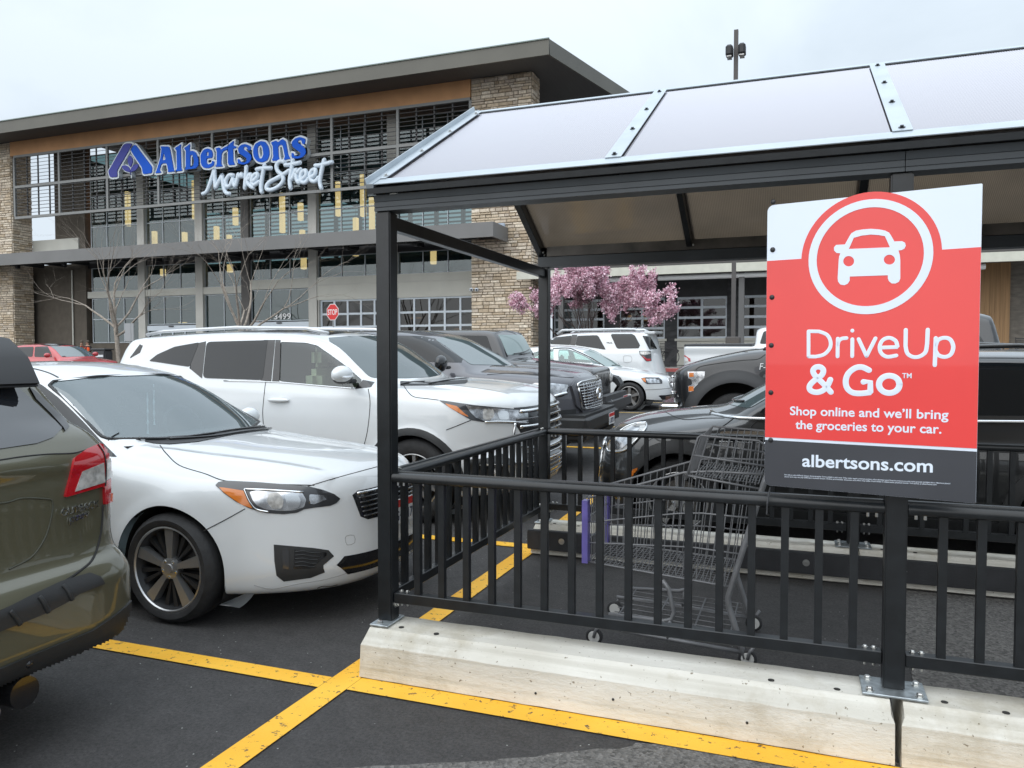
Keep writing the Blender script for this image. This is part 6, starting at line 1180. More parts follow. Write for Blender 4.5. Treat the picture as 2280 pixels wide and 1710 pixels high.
so_.build_body(P_RED, [(.85, .34, .4, .5), (3.5, .34, .4, .5)]); so_.wheel(.85, .34, .82); so_.wheel(3.5, .34, .82)
Z7b = lambda pts: [(x / 6.9125, 700 + y / 6.9125) for x, y in pts]
so_.pane('side_window', Z7b([(215, 515), (300, 505), (520, 498), (500, 655), (225, 640)]), M_GLD, off=.006, cell=3); so_.pane('side_window', Z7b([(540, 498), (735, 492), (790, 600), (800, 660), (530, 655)]), M_GLD, off=.006, cell=3); so_.pane('windscreen', [(-.72, 1.17), (-.62, 1.56), (.62, 1.56), (.72, 1.17)], mat('pale_windscreen', (.09, .12, .125)), 'front', off=.005, cell=.05); so_.ellip('mirror', (1.75, -1.05, 1.24), (.08, .13, .09), P_RED); so_.ellip('mirror', (1.75, 1.05, 1.24), (.08, .13, .09), P_RED); so_.patch('sunroof', [(2.0, -.6), (2.0, .6), (2.7, .6), (2.7, -.6)], M_GRL, 'top', .004, .08)
# ================================================================ the store
GB = gz(45)                                  # level of the lot at the store
SW = GB + .15                                # walk in front of it
M_WALK = mat('walk_concrete', (.34, .33, .31), .85, var=.15, vscale=1.2, bump=.2, bscale=40)
M_KRED = mat('red_kerb_paint', (.36, .085, .075), .7, var=.2, vscale=3)
tag(MB().box(-90, 40, 38.72, 60, GB - .3, SW).build('sidewalk', M_WALK), 'concrete walk in front of the store', kind='structure')
tag(MB().box(-14, 40, 38.50, 38.70, GB - .3, SW + .004).build('kerb', M_KRED, bevel=.02), 'red painted kerb', kind='structure')
tag(MB().box(-90, -14.02, 38.50, 38.70, GB - .3, SW + .004).build('kerb', M_WALK, bevel=.02), 'concrete kerb', kind='structure')
M_FAS = mat('bronze_fascia', (.125, .120, .100), .55, var=.06, vscale=.5); M_SOF = mat('soffit_ribbed', (.10, .097, .092), .6, var=.1, vscale=2, stretch=(20, .4, 1)); M_TAN = mat('tan_panel', (.62, .33, .155), .7, var=.07, vscale=.9, bump=.05, bscale=8)
M_FRM = mat('grey_steel_frame', (.24, .245, .24), .5, .1); M_SLT = mat('dark_louvre', (.048, .048, .050), .5); M_COLM = mat('pale_column', (.55, .54, .50), .75, var=.05, vscale=1); M_CRM = mat('cream_band', (.58, .575, .52), .75, var=.05, vscale=.7); M_CAN = mat('canopy_grey', (.17, .168, .165), .5, var=.05, vscale=.6)
M_DKS = mat('dark_steel', (.020, .020, .022), .5); M_ALU = mat('aluminium_frame', (.40, .44, .47), .4, .3); M_WHF = mat('white_frame', (.62, .68, .74), .45); M_BRN = mat('brown_stucco', (.10, .085, .068), .85, var=.10, vscale=2, bump=.15, bscale=60); M_INW = mat('interior_wall', (.10, .085, .07), .9, var=.3, vscale=.5); M_INF = mat('interior_floor', (.18, .16, .13), .6)
M_DST = mat('dark_split_block', (.060, .062, .066), .85, var=.35, vscale=1.6, stretch=(1, 1, 3), bump=.4, bscale=6); M_GST = mat('grey_block', (.20, .18, .155), .85, var=.2, vscale=2, stretch=(1, 1, 3), bump=.4, bscale=6)
G_STO = glass('store_glass', (.46, .58, .58), .03, 0., (.03, .075, .085), .12); G_DRK = glass('dark_store_glass', (.28, .30, .30), .0, 0., (.02, .015, .012), .4)
M_LAMP = mat('warm_lamp', (.9, .75, .5), .5, emit=(1., .50, .22), estr=3.0)
st = empty('store_building', (-35, 42, SW), 0, 'two storey store with stone tower, louvre screen and overhanging roof', 'building')
BO = Vector(st.location)
def bp(mb, name, m, parent=None, ang=None, bevel=0., kind=None):
    mb.v = [(x - BO.x, y - BO.y, z - BO.z) for x, y, z in mb.v]; o = mb.build(name, m, parent or st, ang, bevel)
    if kind: o['kind'] = kind
    return o
XL, XR = -56.2, -18.27; YT, YG = 42.0, 44.0
# roof slab: fascia front 39.2, falls to the back
def zroof(y): return 18.26 - .195 * (y - 39.2)
xe = -12.58; bx0 = -75.
for nm, mm, z0, z1, y0, y1 in (('roof_fascia', M_FAS, -.82, 0., 39.2, 39.32),):
    bp(MB().box(bx0, xe, y0, y1, 18.26 - .82, 18.26), nm, mm)
bp(MB().box(bx0, xe + .02, 39.14, 39.24, 18.24, 18.30), 'roof_drip_edge', mat('drip_edge', (.16, .20, .18), .4, .3))
# the gable edge runs back at an angle and the soffit is level
gx = lambda y: xe + .235 * (y - 39.2)
m_ = MB(); m_.add([(gx(39.32), 39.32, 17.44), (gx(62), 62, 17.44), (gx(62), 62, 18.26), (gx(39.2), 39.2, 18.26), (gx(39.32) - .12, 39.33, 17.44), (gx(62) - .12, 62, 17.44), (gx(62) - .12, 62, 18.25), (gx(39.32) - .12, 39.33, 18.25)], [(0, 1, 2, 3), (4, 7, 6, 5), (0, 4, 5, 1), (3, 2, 6, 7)]); bp(m_, 'gable_fascia', M_FAS)
for z_, nm_, mm_ in ((17.78, 'soffit', M_SOF), (18.24, 'roof_sheet', M_FAS)):
    m_ = MB(); m_.add([(-51.0, 39.3, z_), (gx(39.3) - .1, 39.3, z_), (gx(62) - .1, 62, z_), (-51.0, 62, z_)], [(0, 1, 2, 3)]); bp(m_, nm_, mm_)
    m_ = MB(); m_.add([(bx0, 39.3, z_), (-51.0, 39.3, z_), (-51.0, 44.4, z_), (bx0, 44.4, z_)], [(0, 1, 2, 3)]); bp(m_, nm_, mm_)
bp(MB().box(XL + .02, XR, YT - .05, YT + .25, 16.73, 17.77), 'tan_band', M_TAN)
# ---- stone veneer
def stone_mat():
    m = bpy.data.materials.new('ledge_stone'); m.use_nodes = True; t = m.node_tree; b = t.nodes['Principled BSDF']; b.inputs['Roughness'].default_value = .9
    g = t.nodes.new('ShaderNodeNewGeometry'); oi = t.nodes.new('ShaderNodeObjectInfo'); ad = t.nodes.new('ShaderNodeMath'); ad.operation = 'ADD'; t.links.new(g.outputs['Random Per Island'], ad.inputs[0]); t.links.new(oi.outputs['Random'], ad.inputs[1]); fr = t.nodes.new('ShaderNodeMath'); fr.operation = 'FRACT'; t.links.new(ad.outputs[0], fr.inputs[0])
    r = t.nodes.new('ShaderNodeValToRGB'); t.links.new(fr.outputs[0], r.inputs[0]); r.color_ramp.elements[0].color = (.50, .40, .285, 1); r.color_ramp.elements[1].color = (.86, .77, .64, 1)
    for p_, c_ in ((.25, (.70, .58, .43, 1)), (.5, (.60, .52, .43, 1)), (.75, (.77, .66, .52, 1))): e_ = r.color_ramp.elements.new(p_); e_.color = c_
    tcn = t.nodes.new('ShaderNodeTexCoord'); n = t.nodes.new('ShaderNodeTexNoise'); n.inputs['Scale'].default_value = 7; n.inputs['Detail'].default_value = 6; t.links.new(tcn.outputs['Object'], n.inputs['Vector']); r2 = t.nodes.new('ShaderNodeValToRGB'); t.links.new(n.outputs[0], r2.inputs[0]); r2.color_ramp.elements[0].position = .3; r2.color_ramp.elements[0].color = (.70, .68, .66, 1); r2.color_ramp.elements[1].position = .7; r2.color_ramp.elements[1].color = (1.1, 1.1, 1.1, 1)
    mx_ = t.nodes.new('ShaderNodeMix'); mx_.data_type = 'RGBA'; mx_.blend_type = 'MULTIPLY'; mx_.inputs[0].default_value = 1; t.links.new(r.outputs[0], mx_.inputs[6]); t.links.new(r2.outputs[0], mx_.inputs[7]); t.links.new(mx_.outputs[2], b.inputs['Base Color'])
    bpn = t.nodes.new('ShaderNodeBump'); bpn.inputs['Strength'].default_value = .5; bpn.inputs['Distance'].default_value = .03; t.links.new(n.outputs[0], bpn.inputs['Height']); t.links.new(bpn.outputs[0], b.inputs['Normal']); MATS['ledge_stone'] = m; return m
M_STN = stone_mat(); M_MORT = mat('stone_joint', (.20, .17, .13), .95)
def courses(w, h, hmin=.13, hmax=.24, lmin=.28, lmax=.85):
    rnd = random.Random(int(w * 100 + h * 10)); z = 0.; out_ = []
    while z < h - .02:
        hh = min(rnd.uniform(hmin, hmax), h - z); x = 0.
        while x < w - .02:
            ll = rnd.uniform(lmin, lmax); ll = w - x if w - x - ll < .15 else ll
            out_.append((x, z, ll, hh, rnd.uniform(.0, .055))); x += ll
        z += hh
    return out_
def stone_brick(mb, o, u, n, x, z, l, h, d):
    g_ = .012; o = Vector(o); u = Vector(u); n = Vector(n); up = Vector((0, 0, 1)); c = .02
    A = [o + u * a + up * b for a, b in ((x + g_, z + g_), (x + l - g_, z + g_), (x + l - g_, z + h - g_), (x + g_, z + h - g_))]; B = [o + u * a + up * b + n * (.02 + d) for a, b in ((x + g_ + c, z + g_ + c), (x + l - g_ - c, z + g_ + c), (x + l - g_ - c, z + h - g_ - c), (x + g_ + c, z + h - g_ - c))]
    mb.add(A + B, [(4, 5, 6, 7), (0, 1, 5, 4), (1, 2, 6, 5), (2, 3, 7, 6), (3, 0, 4, 7)])
tw = empty('stone_tower', (0, 0, 0), parent=st); TX0, TX1 = -18.24, -14.5
bp(MB().box(TX0 + .02, TX1 - .02, YT + .02, 43.3, SW, 17.76), 'tower_core', M_MORT, tw)
fc = courses(TX1 - TX0, 17.76 - SW); hid = [q for q in fc if True]
# the 300 that show largest: those clear of the shelter roof and the cars
vis = sorted(fc, key=lambda q: -(q[2] * q[3]) * (1 if (SW + q[1] > 12.6 or 2.6 < SW + q[1] < 9.2) else .2)); one, rest = vis[:280], vis[280:]
for q in one: m_ = MB(); stone_brick(m_, (TX0, YT, SW), (1, 0, 0), (0, -1, 0), *q); bp(m_, 'stone', M_STN, tw)
m_ = MB()
for q in rest: stone_brick(m_, (TX0, YT, SW), (1, 0, 0), (0, -1, 0), *q)
for q in courses(1.3, 17.76 - SW): stone_brick(m_, (TX1, YT, SW), (0, 1, 0), (1, 0, 0), *q)
bp(m_, 'stone_veneer', M_STN, tw, kind='stuff')
pr_ = empty('stone_pier', (0, 0, 0), parent=st); bp(MB().box(-60.5, XL - .02, YT + .02, 43.63, SW, 17.76), 'pier_core', M_MORT, pr_)
fc = courses(2.6, 17.76 - SW); sd_ = courses(1.64, 17.76 - SW); allq = [(0, q) for q in fc] + [(1, q) for q in sd_]; allq.sort(key=lambda a: -a[1][2] * a[1][3]); m_ = MB()
for i, (k, q) in enumerate(allq):
    o_, u_, n_ = ((XL - 2.6, YT, SW), (1, 0, 0), (0, -1, 0)) if k == 0 else ((XL, YT, SW), (0, 1, 0), (1, 0, 0))
    if i < 200: mm_ = MB(); stone_brick(mm_, o_, u_, n_, *q); bp(mm_, 'stone', M_STN, pr_)
    else: stone_brick(m_, o_, u_, n_, *q)
bp(m_, 'stone_veneer', M_STN, pr_, kind='stuff')
# ---- louvre screen between tower and pier
ls = empty('louvre_screen', (0, 0, 0), parent=st); bays = [XL + .42] + [-51.16 + 4.68 * i for i in range(7)] + [XR]
for z in (12.06, 14.36): bp(MB().box(bays[0], bays[-1], YT - .09, YT + .07, z - .09, z + .09), 'frame_rail', M_FRM, ls)
bp(MB().box(bays[0], bays[-1], YT - .10, YT + .08, 16.55, 16.72), 'frame_rail', M_FRM, ls)
for x in bays: bp(MB().box(x - .085, x + .085, YT - .085, YT + .065, 12.15, 16.55), 'frame_post', M_FRM, ls)
for a, b in zip(bays[:-1], bays[1:]):
    for k in range(1, 4): x = a + (b - a) * k / 4; bp(MB().box(x - .05, x + .05, YT + .07, YT + .13, 12.15, 16.55), 'slat_carrier', M_SLT, ls)
z = 12.35
while z < 16.5:
    bp(MB().add([(bays[0], YT - .05, z), (bays[-1], YT - .05, z), (bays[-1], YT + .07, z + .045), (bays[0], YT + .07, z + .045), (bays[0], YT - .05, z + .035), (bays[-1], YT - .05, z + .035), (bays[-1], YT + .07, z + .08), (bays[0], YT + .07, z + .08)], [(0, 3, 2, 1), (4, 5, 6, 7), (0, 1, 5, 4), (1, 2, 6, 5), (2, 3, 7, 6), (3, 0, 4, 7)]), 'slat', M_SLT, ls); z += .262
# ---- glass wall with columns
cols = [-45.34, -40.02, -30.52, -24.51]
for x in cols: bp(MB().box(x - .32, x + .32, YG - .28, YG + .25, SW, 16.9), 'column', M_COLM)
bp(MB().box(-36.35, -35.7, YG - .28, YG + .25, SW, 16.9), 'column', mat('grey_column', (.11, .105, .10), .7))
bp(MB().box(-51.3, -50.75, YG - .3, YG + .3, SW, 17.7), 'column', M_BRN); bp(MB().box(-54.2, -51.3, YG, YG + .3, 8.9, 17.75), 'brown_wall', M_BRN); bp(MB().box(-64, -51.3, YG - .02, YG + .3, SW, 8.7), 'brown_wall', M_BRN); bp(MB().box(XL, -51.4, YG - .35, YG - .05, 8.95, 10.6), 'parapet', M_CRM); bp(MB().tube([(-52.4, YG - .1, SW), (-52.4, YG - .1, 8.2)], .06, 8), 'downpipe', M_CRM)
edges = [-50.75] + sorted(cols + [-36.02]) + [-18.6]; PANE = None
def window(x0, x1, z0, z1, n, m=None, y=None, rows=(), frame=.06, fm=None, name='window'):
    y = YG if y is None else y; w = empty(name, (0, 0, 0), parent=st); fm = fm or M_ALU
    xs = np.linspace(x0, x1, n + 1); zs = [z0] + list(rows) + [z1]
    for i, x in enumerate(xs): bp(MB().box(x - frame / 2, x + frame / 2, y - .06, y + .05, z0, z1), 'mullion', fm, w)
    for z_ in zs: bp(MB().box(x0, x1, y - .055, y + .045, z_ - frame / 2, z_ + frame / 2), 'transom', fm, w)
    for i in range(n):
        for j in range(len(zs) - 1): bp(MB().box(xs[i] + frame / 2, xs[i + 1] - frame / 2, y - .008, y + .008, zs[j] + frame / 2, zs[j + 1] - frame / 2), 'pane', m or G_STO, w)
    return w
for a, b in zip(edges[:-1], edges[1:]):
    hw_ = .34; x0, x1 = a + hw_, b - hw_; n = max(2, round((x1 - x0) / 1.75)) if x1 - x0 > 3.7 else 2
    window(x0, x1, 9.0, 16.7, n, rows=(11.33, 13.6))
    zt0 = 6.86 if b > -36 else 6.5
    window(x0, x1, zt0, 8.25, n)
bp(MB().box(-50.7, -18.6, YG - .12, YG + .2, 8.26, 8.98), 'spandrel', M_DKS)
for a, b, z0, z1 in ((-50.7, -36.3, 6.0, 6.48), (-35.7, -30.5, 6.2, 6.84), (-30.5, -18.6, 5.34, 6.84)): bp(MB().box(a, b, YG - .22, YG + .2, z0, z1), 'cream_band', M_CRM)
bp(MB().box(-30.5, -18.6, YG - .26, YG - .18, 6.30, 6.36), 'band_groove', M_COLM)
window(-50.4, -45.7, 2.65, 5.95, 3, rows=(4.4,)); bp(MB().box(-50.7, -45.5, YG - .1, YG + .2, SW, 2.6), 'brown_wall', M_BRN)
window(-44.95, -40.4, 3.95, 5.95, 3); window(-39.65, -36.4, 3.3, 5.95, 2, rows=()); window(-39.65, -36.4, SW + .05, 3.25, 2); window(-35.65, -30.9, 4.05, 6.15, 3)
for x0, x1, zt in ((-44.95, -40.4, 3.9), (-35.65, -30.9, 4.0)):
    d_ = empty('sliding_door', (0, 0, 0), parent=st); bp(MB().box(x0, x1, YG - .16, YG + .1, zt - .42, zt - .05), 'door_header', M_WHF, d_); xs = np.linspace(x0, x1, 5)
    for i in range(5): bp(MB().box(xs[i] - .045, xs[i] + .045, YG - .08, YG + .05, SW, zt - .42), 'door_stile', M_WHF, d_)
    for i in range(4): bp(MB().box(xs[i] + .05, xs[i + 1] - .05, YG - .012, YG + .01, SW + .05, zt - .44), 'door_glass', G_STO, d_)
    bp(MB().box((x0 + x1) / 2 - .2, (x0 + x1) / 2 + .2, YG - .24, YG - .16, zt - .16, zt - .08), 'door_sensor', M_DKS, d_)
p0 = aty(611, 711, YG - .07); p1 = aty(648, 709.5, YG - .07); o = fit_text('street_number', '3499', (0, 0), (p1[0] - p0[0], 0), .40, tuple(Vector(p0) - BO), (1, 0, 0), (0, -1, 0), mat('number_white', (.8, .8, .8), .5), st, .012, .01, .01)
for x0, x1 in ((-29.95, -24.9), (-24.1, -18.75)):
    w = window(x0, x1, SW + .03, 5.3, 5, G_DRK, YG - .05, rows=[SW + .85 * k for k in (1, 2, 3, 4)], frame=.13, fm=M_WHF, name='garage_door'); bp(MB().box(x0 - .12, x0 - .07, YG - .3, YG, SW, 5.34), 'door_jamb', M_COLM)
# ---- canopy
cn = empty('entrance_canopy', (0, 0, 0), parent=st)
bp(MB().box(-75, -15.9, 39.6, 39.75, 8.18, 9.0), 'canopy_fascia', M_CAN, cn); bp(MB().box(-16.05, -15.9, 39.76, 41.9, 8.18, 9.0), 'canopy_end', M_CAN, cn); bp(MB().box(-75, -16.1, 39.78, 43.7, 8.72, 8.80), 'canopy_deck', M_DKS, cn)
for x in np.arange(-55, -16.5, 2.34): bp(MB().box(x - .09, x + .09, 39.78, 43.6, 8.42, 8.70), 'canopy_beam', M_DKS, cn)
for x in np.arange(-54, -17, 4.68): bp(MB().box(x - .12, x + .12, 40.6, 40.84, 8.05, 8.42), 'downlight', M_DKS, cn)
bp(MB().box(-56, -16.2, 41.6, 41.8, 8.42, 8.62), 'canopy_girder', M_DKS, cn)
# ---- interior: floor, back wall with openings, deck
it = empty('interior', (0, 0, 0), parent=st)
bp(MB().box(-51, -18.5, 44.4, 56, SW, SW + .02), 'hall_floor', M_INF, it); bp(MB().box(-51, -18.5, 56, 56.2, SW, 9.4), 'back_wall', M_INW, it); bp(MB().box(-51.0, -50.8, 44.4, 56, SW, 16.5), 'side_wall', M_INW, it); bp(MB().box(-18.7, -18.5, 44.4, 56, SW, 16.5), 'side_wall', M_INW, it)
bp(MB().box(-50.8, -18.7, 46.5, 56, 8.3, 8.5), 'upper_floor', M_INW, it)
for x in np.arange(-50.8, -18, 2.34): bp(MB().box(x - .16, x + .16, 56, 56.2, 9.4, 15.6), 'back_mullion', M_SLT, it)
for z in np.arange(11.2, 15.6, .33): bp(MB().box(-50.8, -18.5, 55.9, 56.0, z, z + .13), 'back_slat', M_SLT, it)
bp(MB().box(-50.8, -18.5, 56, 56.2, 14.6, 16.5), 'back_lintel', M_INW, it); bp(MB().box(-36, -18.5, 55.6, 55.8, 8.5, 11.3), 'inner_partition', mat('teal_partition', (.20, .26, .26), .7, var=.1), it)
for k in range(5): x = -49 + 6.2 * k; bp(MB().bar((x, 45.2, 15.8), (x + 4, 55.5, 13.2), .22, .35), 'roof_truss', M_DKS, it)
for k in range(4): bp(MB().box(-47 + 7 * k, -46.2 + 7 * k, 49, 49.1, 4.3, 4.36), 'ceiling_lamp', M_LAMP, it); bp(MB().box(-45 + 7 * k, -44.3 + 7 * k, 52, 52.1, 3.6, 3.66), 'ceiling_lamp', M_LAMP, it)
ORD = ['first', 'second', 'third', 'fourth', 'fifth', 'sixth', 'seventh', 'eighth', 'ninth']
PL = [(284, 427, 505), (433, 402, 490), (524, 463, 503), (628, 430, 520), (669, 452, 493), (753, 405, 483), (808, 388, 484), (792, 485, 522), (673, 512, 535), (828, 440, 520), (344, 515, 560), (482, 504, 550), (411, 517, 550), (510, 523, 545), (217, 541, 565), (219, 606, 621), (363, 599, 616), (512, 589, 608), (676, 570, 601), (792, 560, 572), (965, 557, 590)]
for i, (u, va, vb) in enumerate(PL):
    Yl = 45.2 if va > 550 else 46.0; a = aty(u, va, Yl); b = aty(u, vb, Yl); w_ = .16
    row_ = sorted([q for q in PL if (q[1] > 550) == (va > 550)]); rk = row_.index((u, va, vb)); od = ORD[rk] if rk < len(row_) / 2 else ORD[len(row_) - 1 - rk]
    lamp = empty('pendant_lamp', (a[0], Yl, b[2]), 0, od + (' from the left' if rk < len(row_) / 2 else ' from the right') + ' of the glowing pendant lamps ' + ('below' if va > 550 else 'above') + ' the entrance canopy', 'lamp', 'pendant lamps behind the glass wall')
    MB().box(-w_, w_, -w_, w_, .05, a[2] - b[2]).build('lamp_tube', M_LAMP, lamp, bevel=.03); MB().box(-.012, .012, -.012, .012, a[2] - b[2], 16.6 - b[2] if va < 550 else 8.3 - b[2]).build('lamp_cord', M_DKS, lamp)
# ---- things on the tower
MB().box(-.30, .30, -.16, 0, -.40, .40).build('wall_lamp', mat('pale_blue_grey', (.40, .46, .54), .5), None, bevel=.05, seg=2)
wl = bpy.data.objects['wall_lamp']; p = aty(1115, 513, YT - .09); wl.location = (p[0], YT - .09, p[2]); tag(wl, 'pale grey box light on the stone tower beside the canopy end', 'wall lamp')
for u_, n_ in ((1050, 0), (1062, 1)):
    p = aty(u_, 645, YT - .1); q = empty('security_camera', (p[0], YT - .09, p[2]), 0, ('left' if n_ == 0 else 'right') + ' of two small white security cameras on the stone tower', 'camera', 'security cameras on the tower')
    MB().ball((0, -.06, 0), .12, 10).build('camera_dome', M_WHF, q, ang=3.2); MB().ball((.03, -.15, -.02), .06, 8).build('camera_lens', M_DKS, q, ang=3.2)
# ================================================================ store sign
M_SB = mat('sign_blue_face', (.0, .10, .62), .5, 0, .2); M_SP = mat('sign_indigo_face', (.06, .07, .33), .5, 0, .2); M_SE = mat('sign_white_edge', (.66, .72, .76), .4)
ss = empty('store_sign', (-38., 41.7, 13.5), 0, 'large blue and white store name sign mounted on the louvre screen', 'sign')
SSO = Vector(ss.location); SY = 41.62
sw_ = lambda u, v: ((aty(u, v, SY)[0] - SSO.x), (aty(u, v, SY)[2] - SSO.z))
q4 = lambda pts: [sw_(230 + x / 4.7037, 290 + y / 4.7037) for x, y in pts]; q5 = lambda pts: [sw_(440 + x / 4.0968, 290 + y / 4.0968) for x, y in pts]
def polyoff(name, loops, z0, z1, m, off):
    cu = bpy.data.curves.new(name, 'CURVE'); cu.dimensions = '2D'; cu.fill_mode = 'BOTH'; cu.extrude = (z1 - z0) / 2; cu.offset = off
    for lp in loops:
        sp_ = cu.splines.new('POLY'); sp_.points.add(len(lp) - 1); sp_.use_cyclic_u = True
        for i, p in enumerate(lp): sp_.points[i].co = (p[0], p[1], 0, 1)
    ob_ = bpy.data.objects.new(name, cu); COL.objects.link(ob_); dg = bpy.context.evaluated_depsgraph_get(); me = bpy.data.meshes.new_from_object(ob_.evaluated_get(dg)); bpy.data.objects.remove(ob_); bpy.data.curves.remove(cu)
    me.transform(Matrix(((1, 0, 0, 0), (0, 0, -1, SY - SSO.y - (z0 + z1) / 2), (0, 1, 0, 0), (0, 0, 0, 1)))); me.materials.clear(); return link(name, me, m, ss)
def ccw(lp, want=True):
    a = sum(lp[i - 1][0] * lp[i][1] - lp[i][0] * lp[i - 1][1] for i in range(len(lp))); return lp if (a > 0) == want else lp[::-1]
def letter(name, loops, m, bko=.12):
    loops = [ccw(round_poly(lp, .3, 3), i == 0) for i, lp in enumerate(loops)]
    o_ = polyoff(name, loops, .0, .06, m, 0.); bk = polyoff('letter_return', loops, -.34, -.002, M_SE, bko); bk.parent = o_; return o_
letter('logo_stripe', [q4([(225, 140), (312, 138), (270, 215), (165, 395), (148, 430), (152, 490), (75, 495), (58, 430), (80, 395)])], M_SP); letter('logo_stripe', [q4([(335, 145), (515, 385), (512, 450), (420, 462), (412, 395), (290, 210)])], M_SB)
letter('logo_leaf', [q4([(285, 258), (310, 295), (313, 335), (290, 395), (262, 340), (260, 300)])], M_SP, .06); letter('logo_leaf', [q4([(200, 372), (245, 368), (275, 390), (288, 425), (285, 442), (235, 430), (205, 400)])], M_SP, .06); letter('logo_leaf', [q4([(375, 355), (330, 362), (300, 392), (291, 425), (293, 478), (285, 442), (340, 425), (370, 390)])], M_SP, .06)
letter('letter_a', [q4([(605, 172), (690, 172), (702, 200), (742, 420), (755, 432), (680, 440), (685, 422), (672, 345), (612, 350), (592, 420), (612, 445), (550, 452), (562, 430), (605, 290), (615, 195)]), q4([(637, 228), (660, 310), (620, 316)])], M_SB)
letter('letter_l', [q4([(752, 192), (800, 160), (818, 145), (812, 180), (820, 400), (832, 425), (765, 432), (778, 400), (772, 210)])], M_SB); letter('letter_b', [q4([(850, 190), (880, 170), (912, 142), (906, 222), (940, 215), (975, 235), (1000, 300), (1000, 370), (975, 400), (860, 415), (870, 390), (870, 215)]), q4([(915, 262), (940, 257), (958, 330), (948, 372), (925, 388), (913, 378)])], M_SB)
letter('letter_e', [q5([(30, 230), (55, 182), (95, 165), (128, 180), (142, 215), (137, 252), (85, 258), (86, 300), (102, 316), (135, 300), (136, 280), (156, 285), (150, 322), (110, 346), (60, 345), (35, 310)]), q5([(86, 202), (98, 196), (108, 214), (104, 234), (85, 238)])], M_SB)
letter('letter_r', [q5([(165, 168), (205, 158), (212, 182), (250, 158), (279, 142), (279, 175), (240, 190), (222, 215), (218, 310), (235, 330), (165, 335), (180, 310), (180, 190)])], M_SB); letter('letter_t', [q5([(281, 140), (335, 95), (325, 140), (358, 150), (350, 165), (325, 168), (330, 290), (346, 314), (290, 320), (282, 300)])], M_SB)
letter('letter_s', [q5([(490, 150), (440, 125), (400, 135), (372, 165), (378, 205), (410, 230), (450, 255), (453, 283), (430, 298), (392, 288), (386, 265), (368, 265), (372, 305), (420, 315), (470, 300), (495, 265), (490, 225), (455, 195), (422, 176), (425, 152), (450, 152), (465, 185), (485, 185)])], M_SB)
letter('letter_o', [q5([(575, 100), (620, 105), (650, 150), (660, 220), (640, 275), (590, 295), (545, 285), (515, 240), (510, 180), (528, 128)]), q5([(575, 132), (595, 152), (605, 220), (590, 260), (565, 258), (549, 200), (552, 152)])], M_SB)
letter('letter_n', [q5([(672, 115), (720, 95), (735, 112), (780, 80), (806, 102), (830, 230), (850, 260), (790, 272), (800, 240), (780, 138), (755, 132), (736, 152), (742, 245), (752, 275), (680, 280), (695, 245), (690, 145)])], M_SB)
letter('letter_s', [q5([(990, 80), (940, 62), (895, 75), (862, 110), (868, 150), (905, 180), (943, 206), (943, 230), (915, 240), (882, 234), (878, 212), (860, 205), (862, 250), (910, 262), (965, 245), (992, 210), (985, 170), (950, 135), (917, 116), (920, 92), (950, 90), (958, 125), (978, 130)])], M_SB)
FRS = ((0, SY - SSO.y, 0), (1, 0, 0), (0, 0, 1), (0, -1, 0)); M_SC = mat('script_white', (.70, .80, .90), .35, coat=.3)
MS = [('letter_m', [[(50, 580), (85, 560), (120, 470), (155, 362)], [(155, 362), (160, 450), (165, 530)], [(165, 530), (195, 470), (225, 412)], [(225, 412), (240, 520), (260, 570), (290, 580)]]), ('letter_a', [[(325, 412), (290, 412), (260, 460), (264, 510), (298, 505), (325, 440), (330, 485), (345, 518)]]), ('letter_r', [[(345, 518), (365, 440), (372, 402), (378, 430), (402, 398), (406, 420)]]), ('letter_k', [[(446, 335), (440, 430), (432, 530)], [(440, 470), (478, 402), (487, 428), (452, 462), (472, 500), (505, 525)]]), ('letter_e', [[(500, 472), (545, 430), (546, 398), (515, 410), (494, 460), (515, 500), (560, 470)]]), ('letter_t', [[(612, 320), (592, 420), (580, 520), (585, 565)], [(540, 357), (570, 350), (620, 346), (670, 345)]]),
      ('letter_s', [[(795, 290), (752, 284), (722, 320), (730, 370), (775, 415), (780, 465), (742, 512), (682, 542), (636, 540), (632, 508), (662, 470), (722, 438), (790, 400), (835, 368)]]), ('letter_t', [[(870, 275), (856, 370), (842, 460), (850, 530)], [(800, 317), (842, 315), (935, 296)]]), ('letter_r', [[(862, 445), (888, 385), (896, 352), (900, 395), (938, 357)], [(900, 395), (904, 450), (925, 480)]]), ('letter_e', [[(920, 472), (985, 420), (990, 372), (960, 376), (940, 420), (950, 470), (985, 476), (1015, 440)]]), ('letter_e', [[(1012, 442), (1070, 405), (1076, 362), (1046, 366), (1025, 410), (1040, 460), (1075, 466), (1105, 430)]]), ('letter_t', [[(1156, 270), (1132, 370), (1116, 470), (1130, 530)], [(1075, 322), (1112, 320), (1225, 292)]])]
for nm, ls_ in MS: strokes(nm, [smooth_path(q5(l), 4) for l in ls_], .15, FRS, M_SC, ss, .9, 8)
for x in (-8, -4, 0, 4, 8): MB().bar((x, .1, 1.2 - x * .02), (x, .4, 1.2 - x * .02), .05, .05).build('sign_bracket', M_DKS, ss)
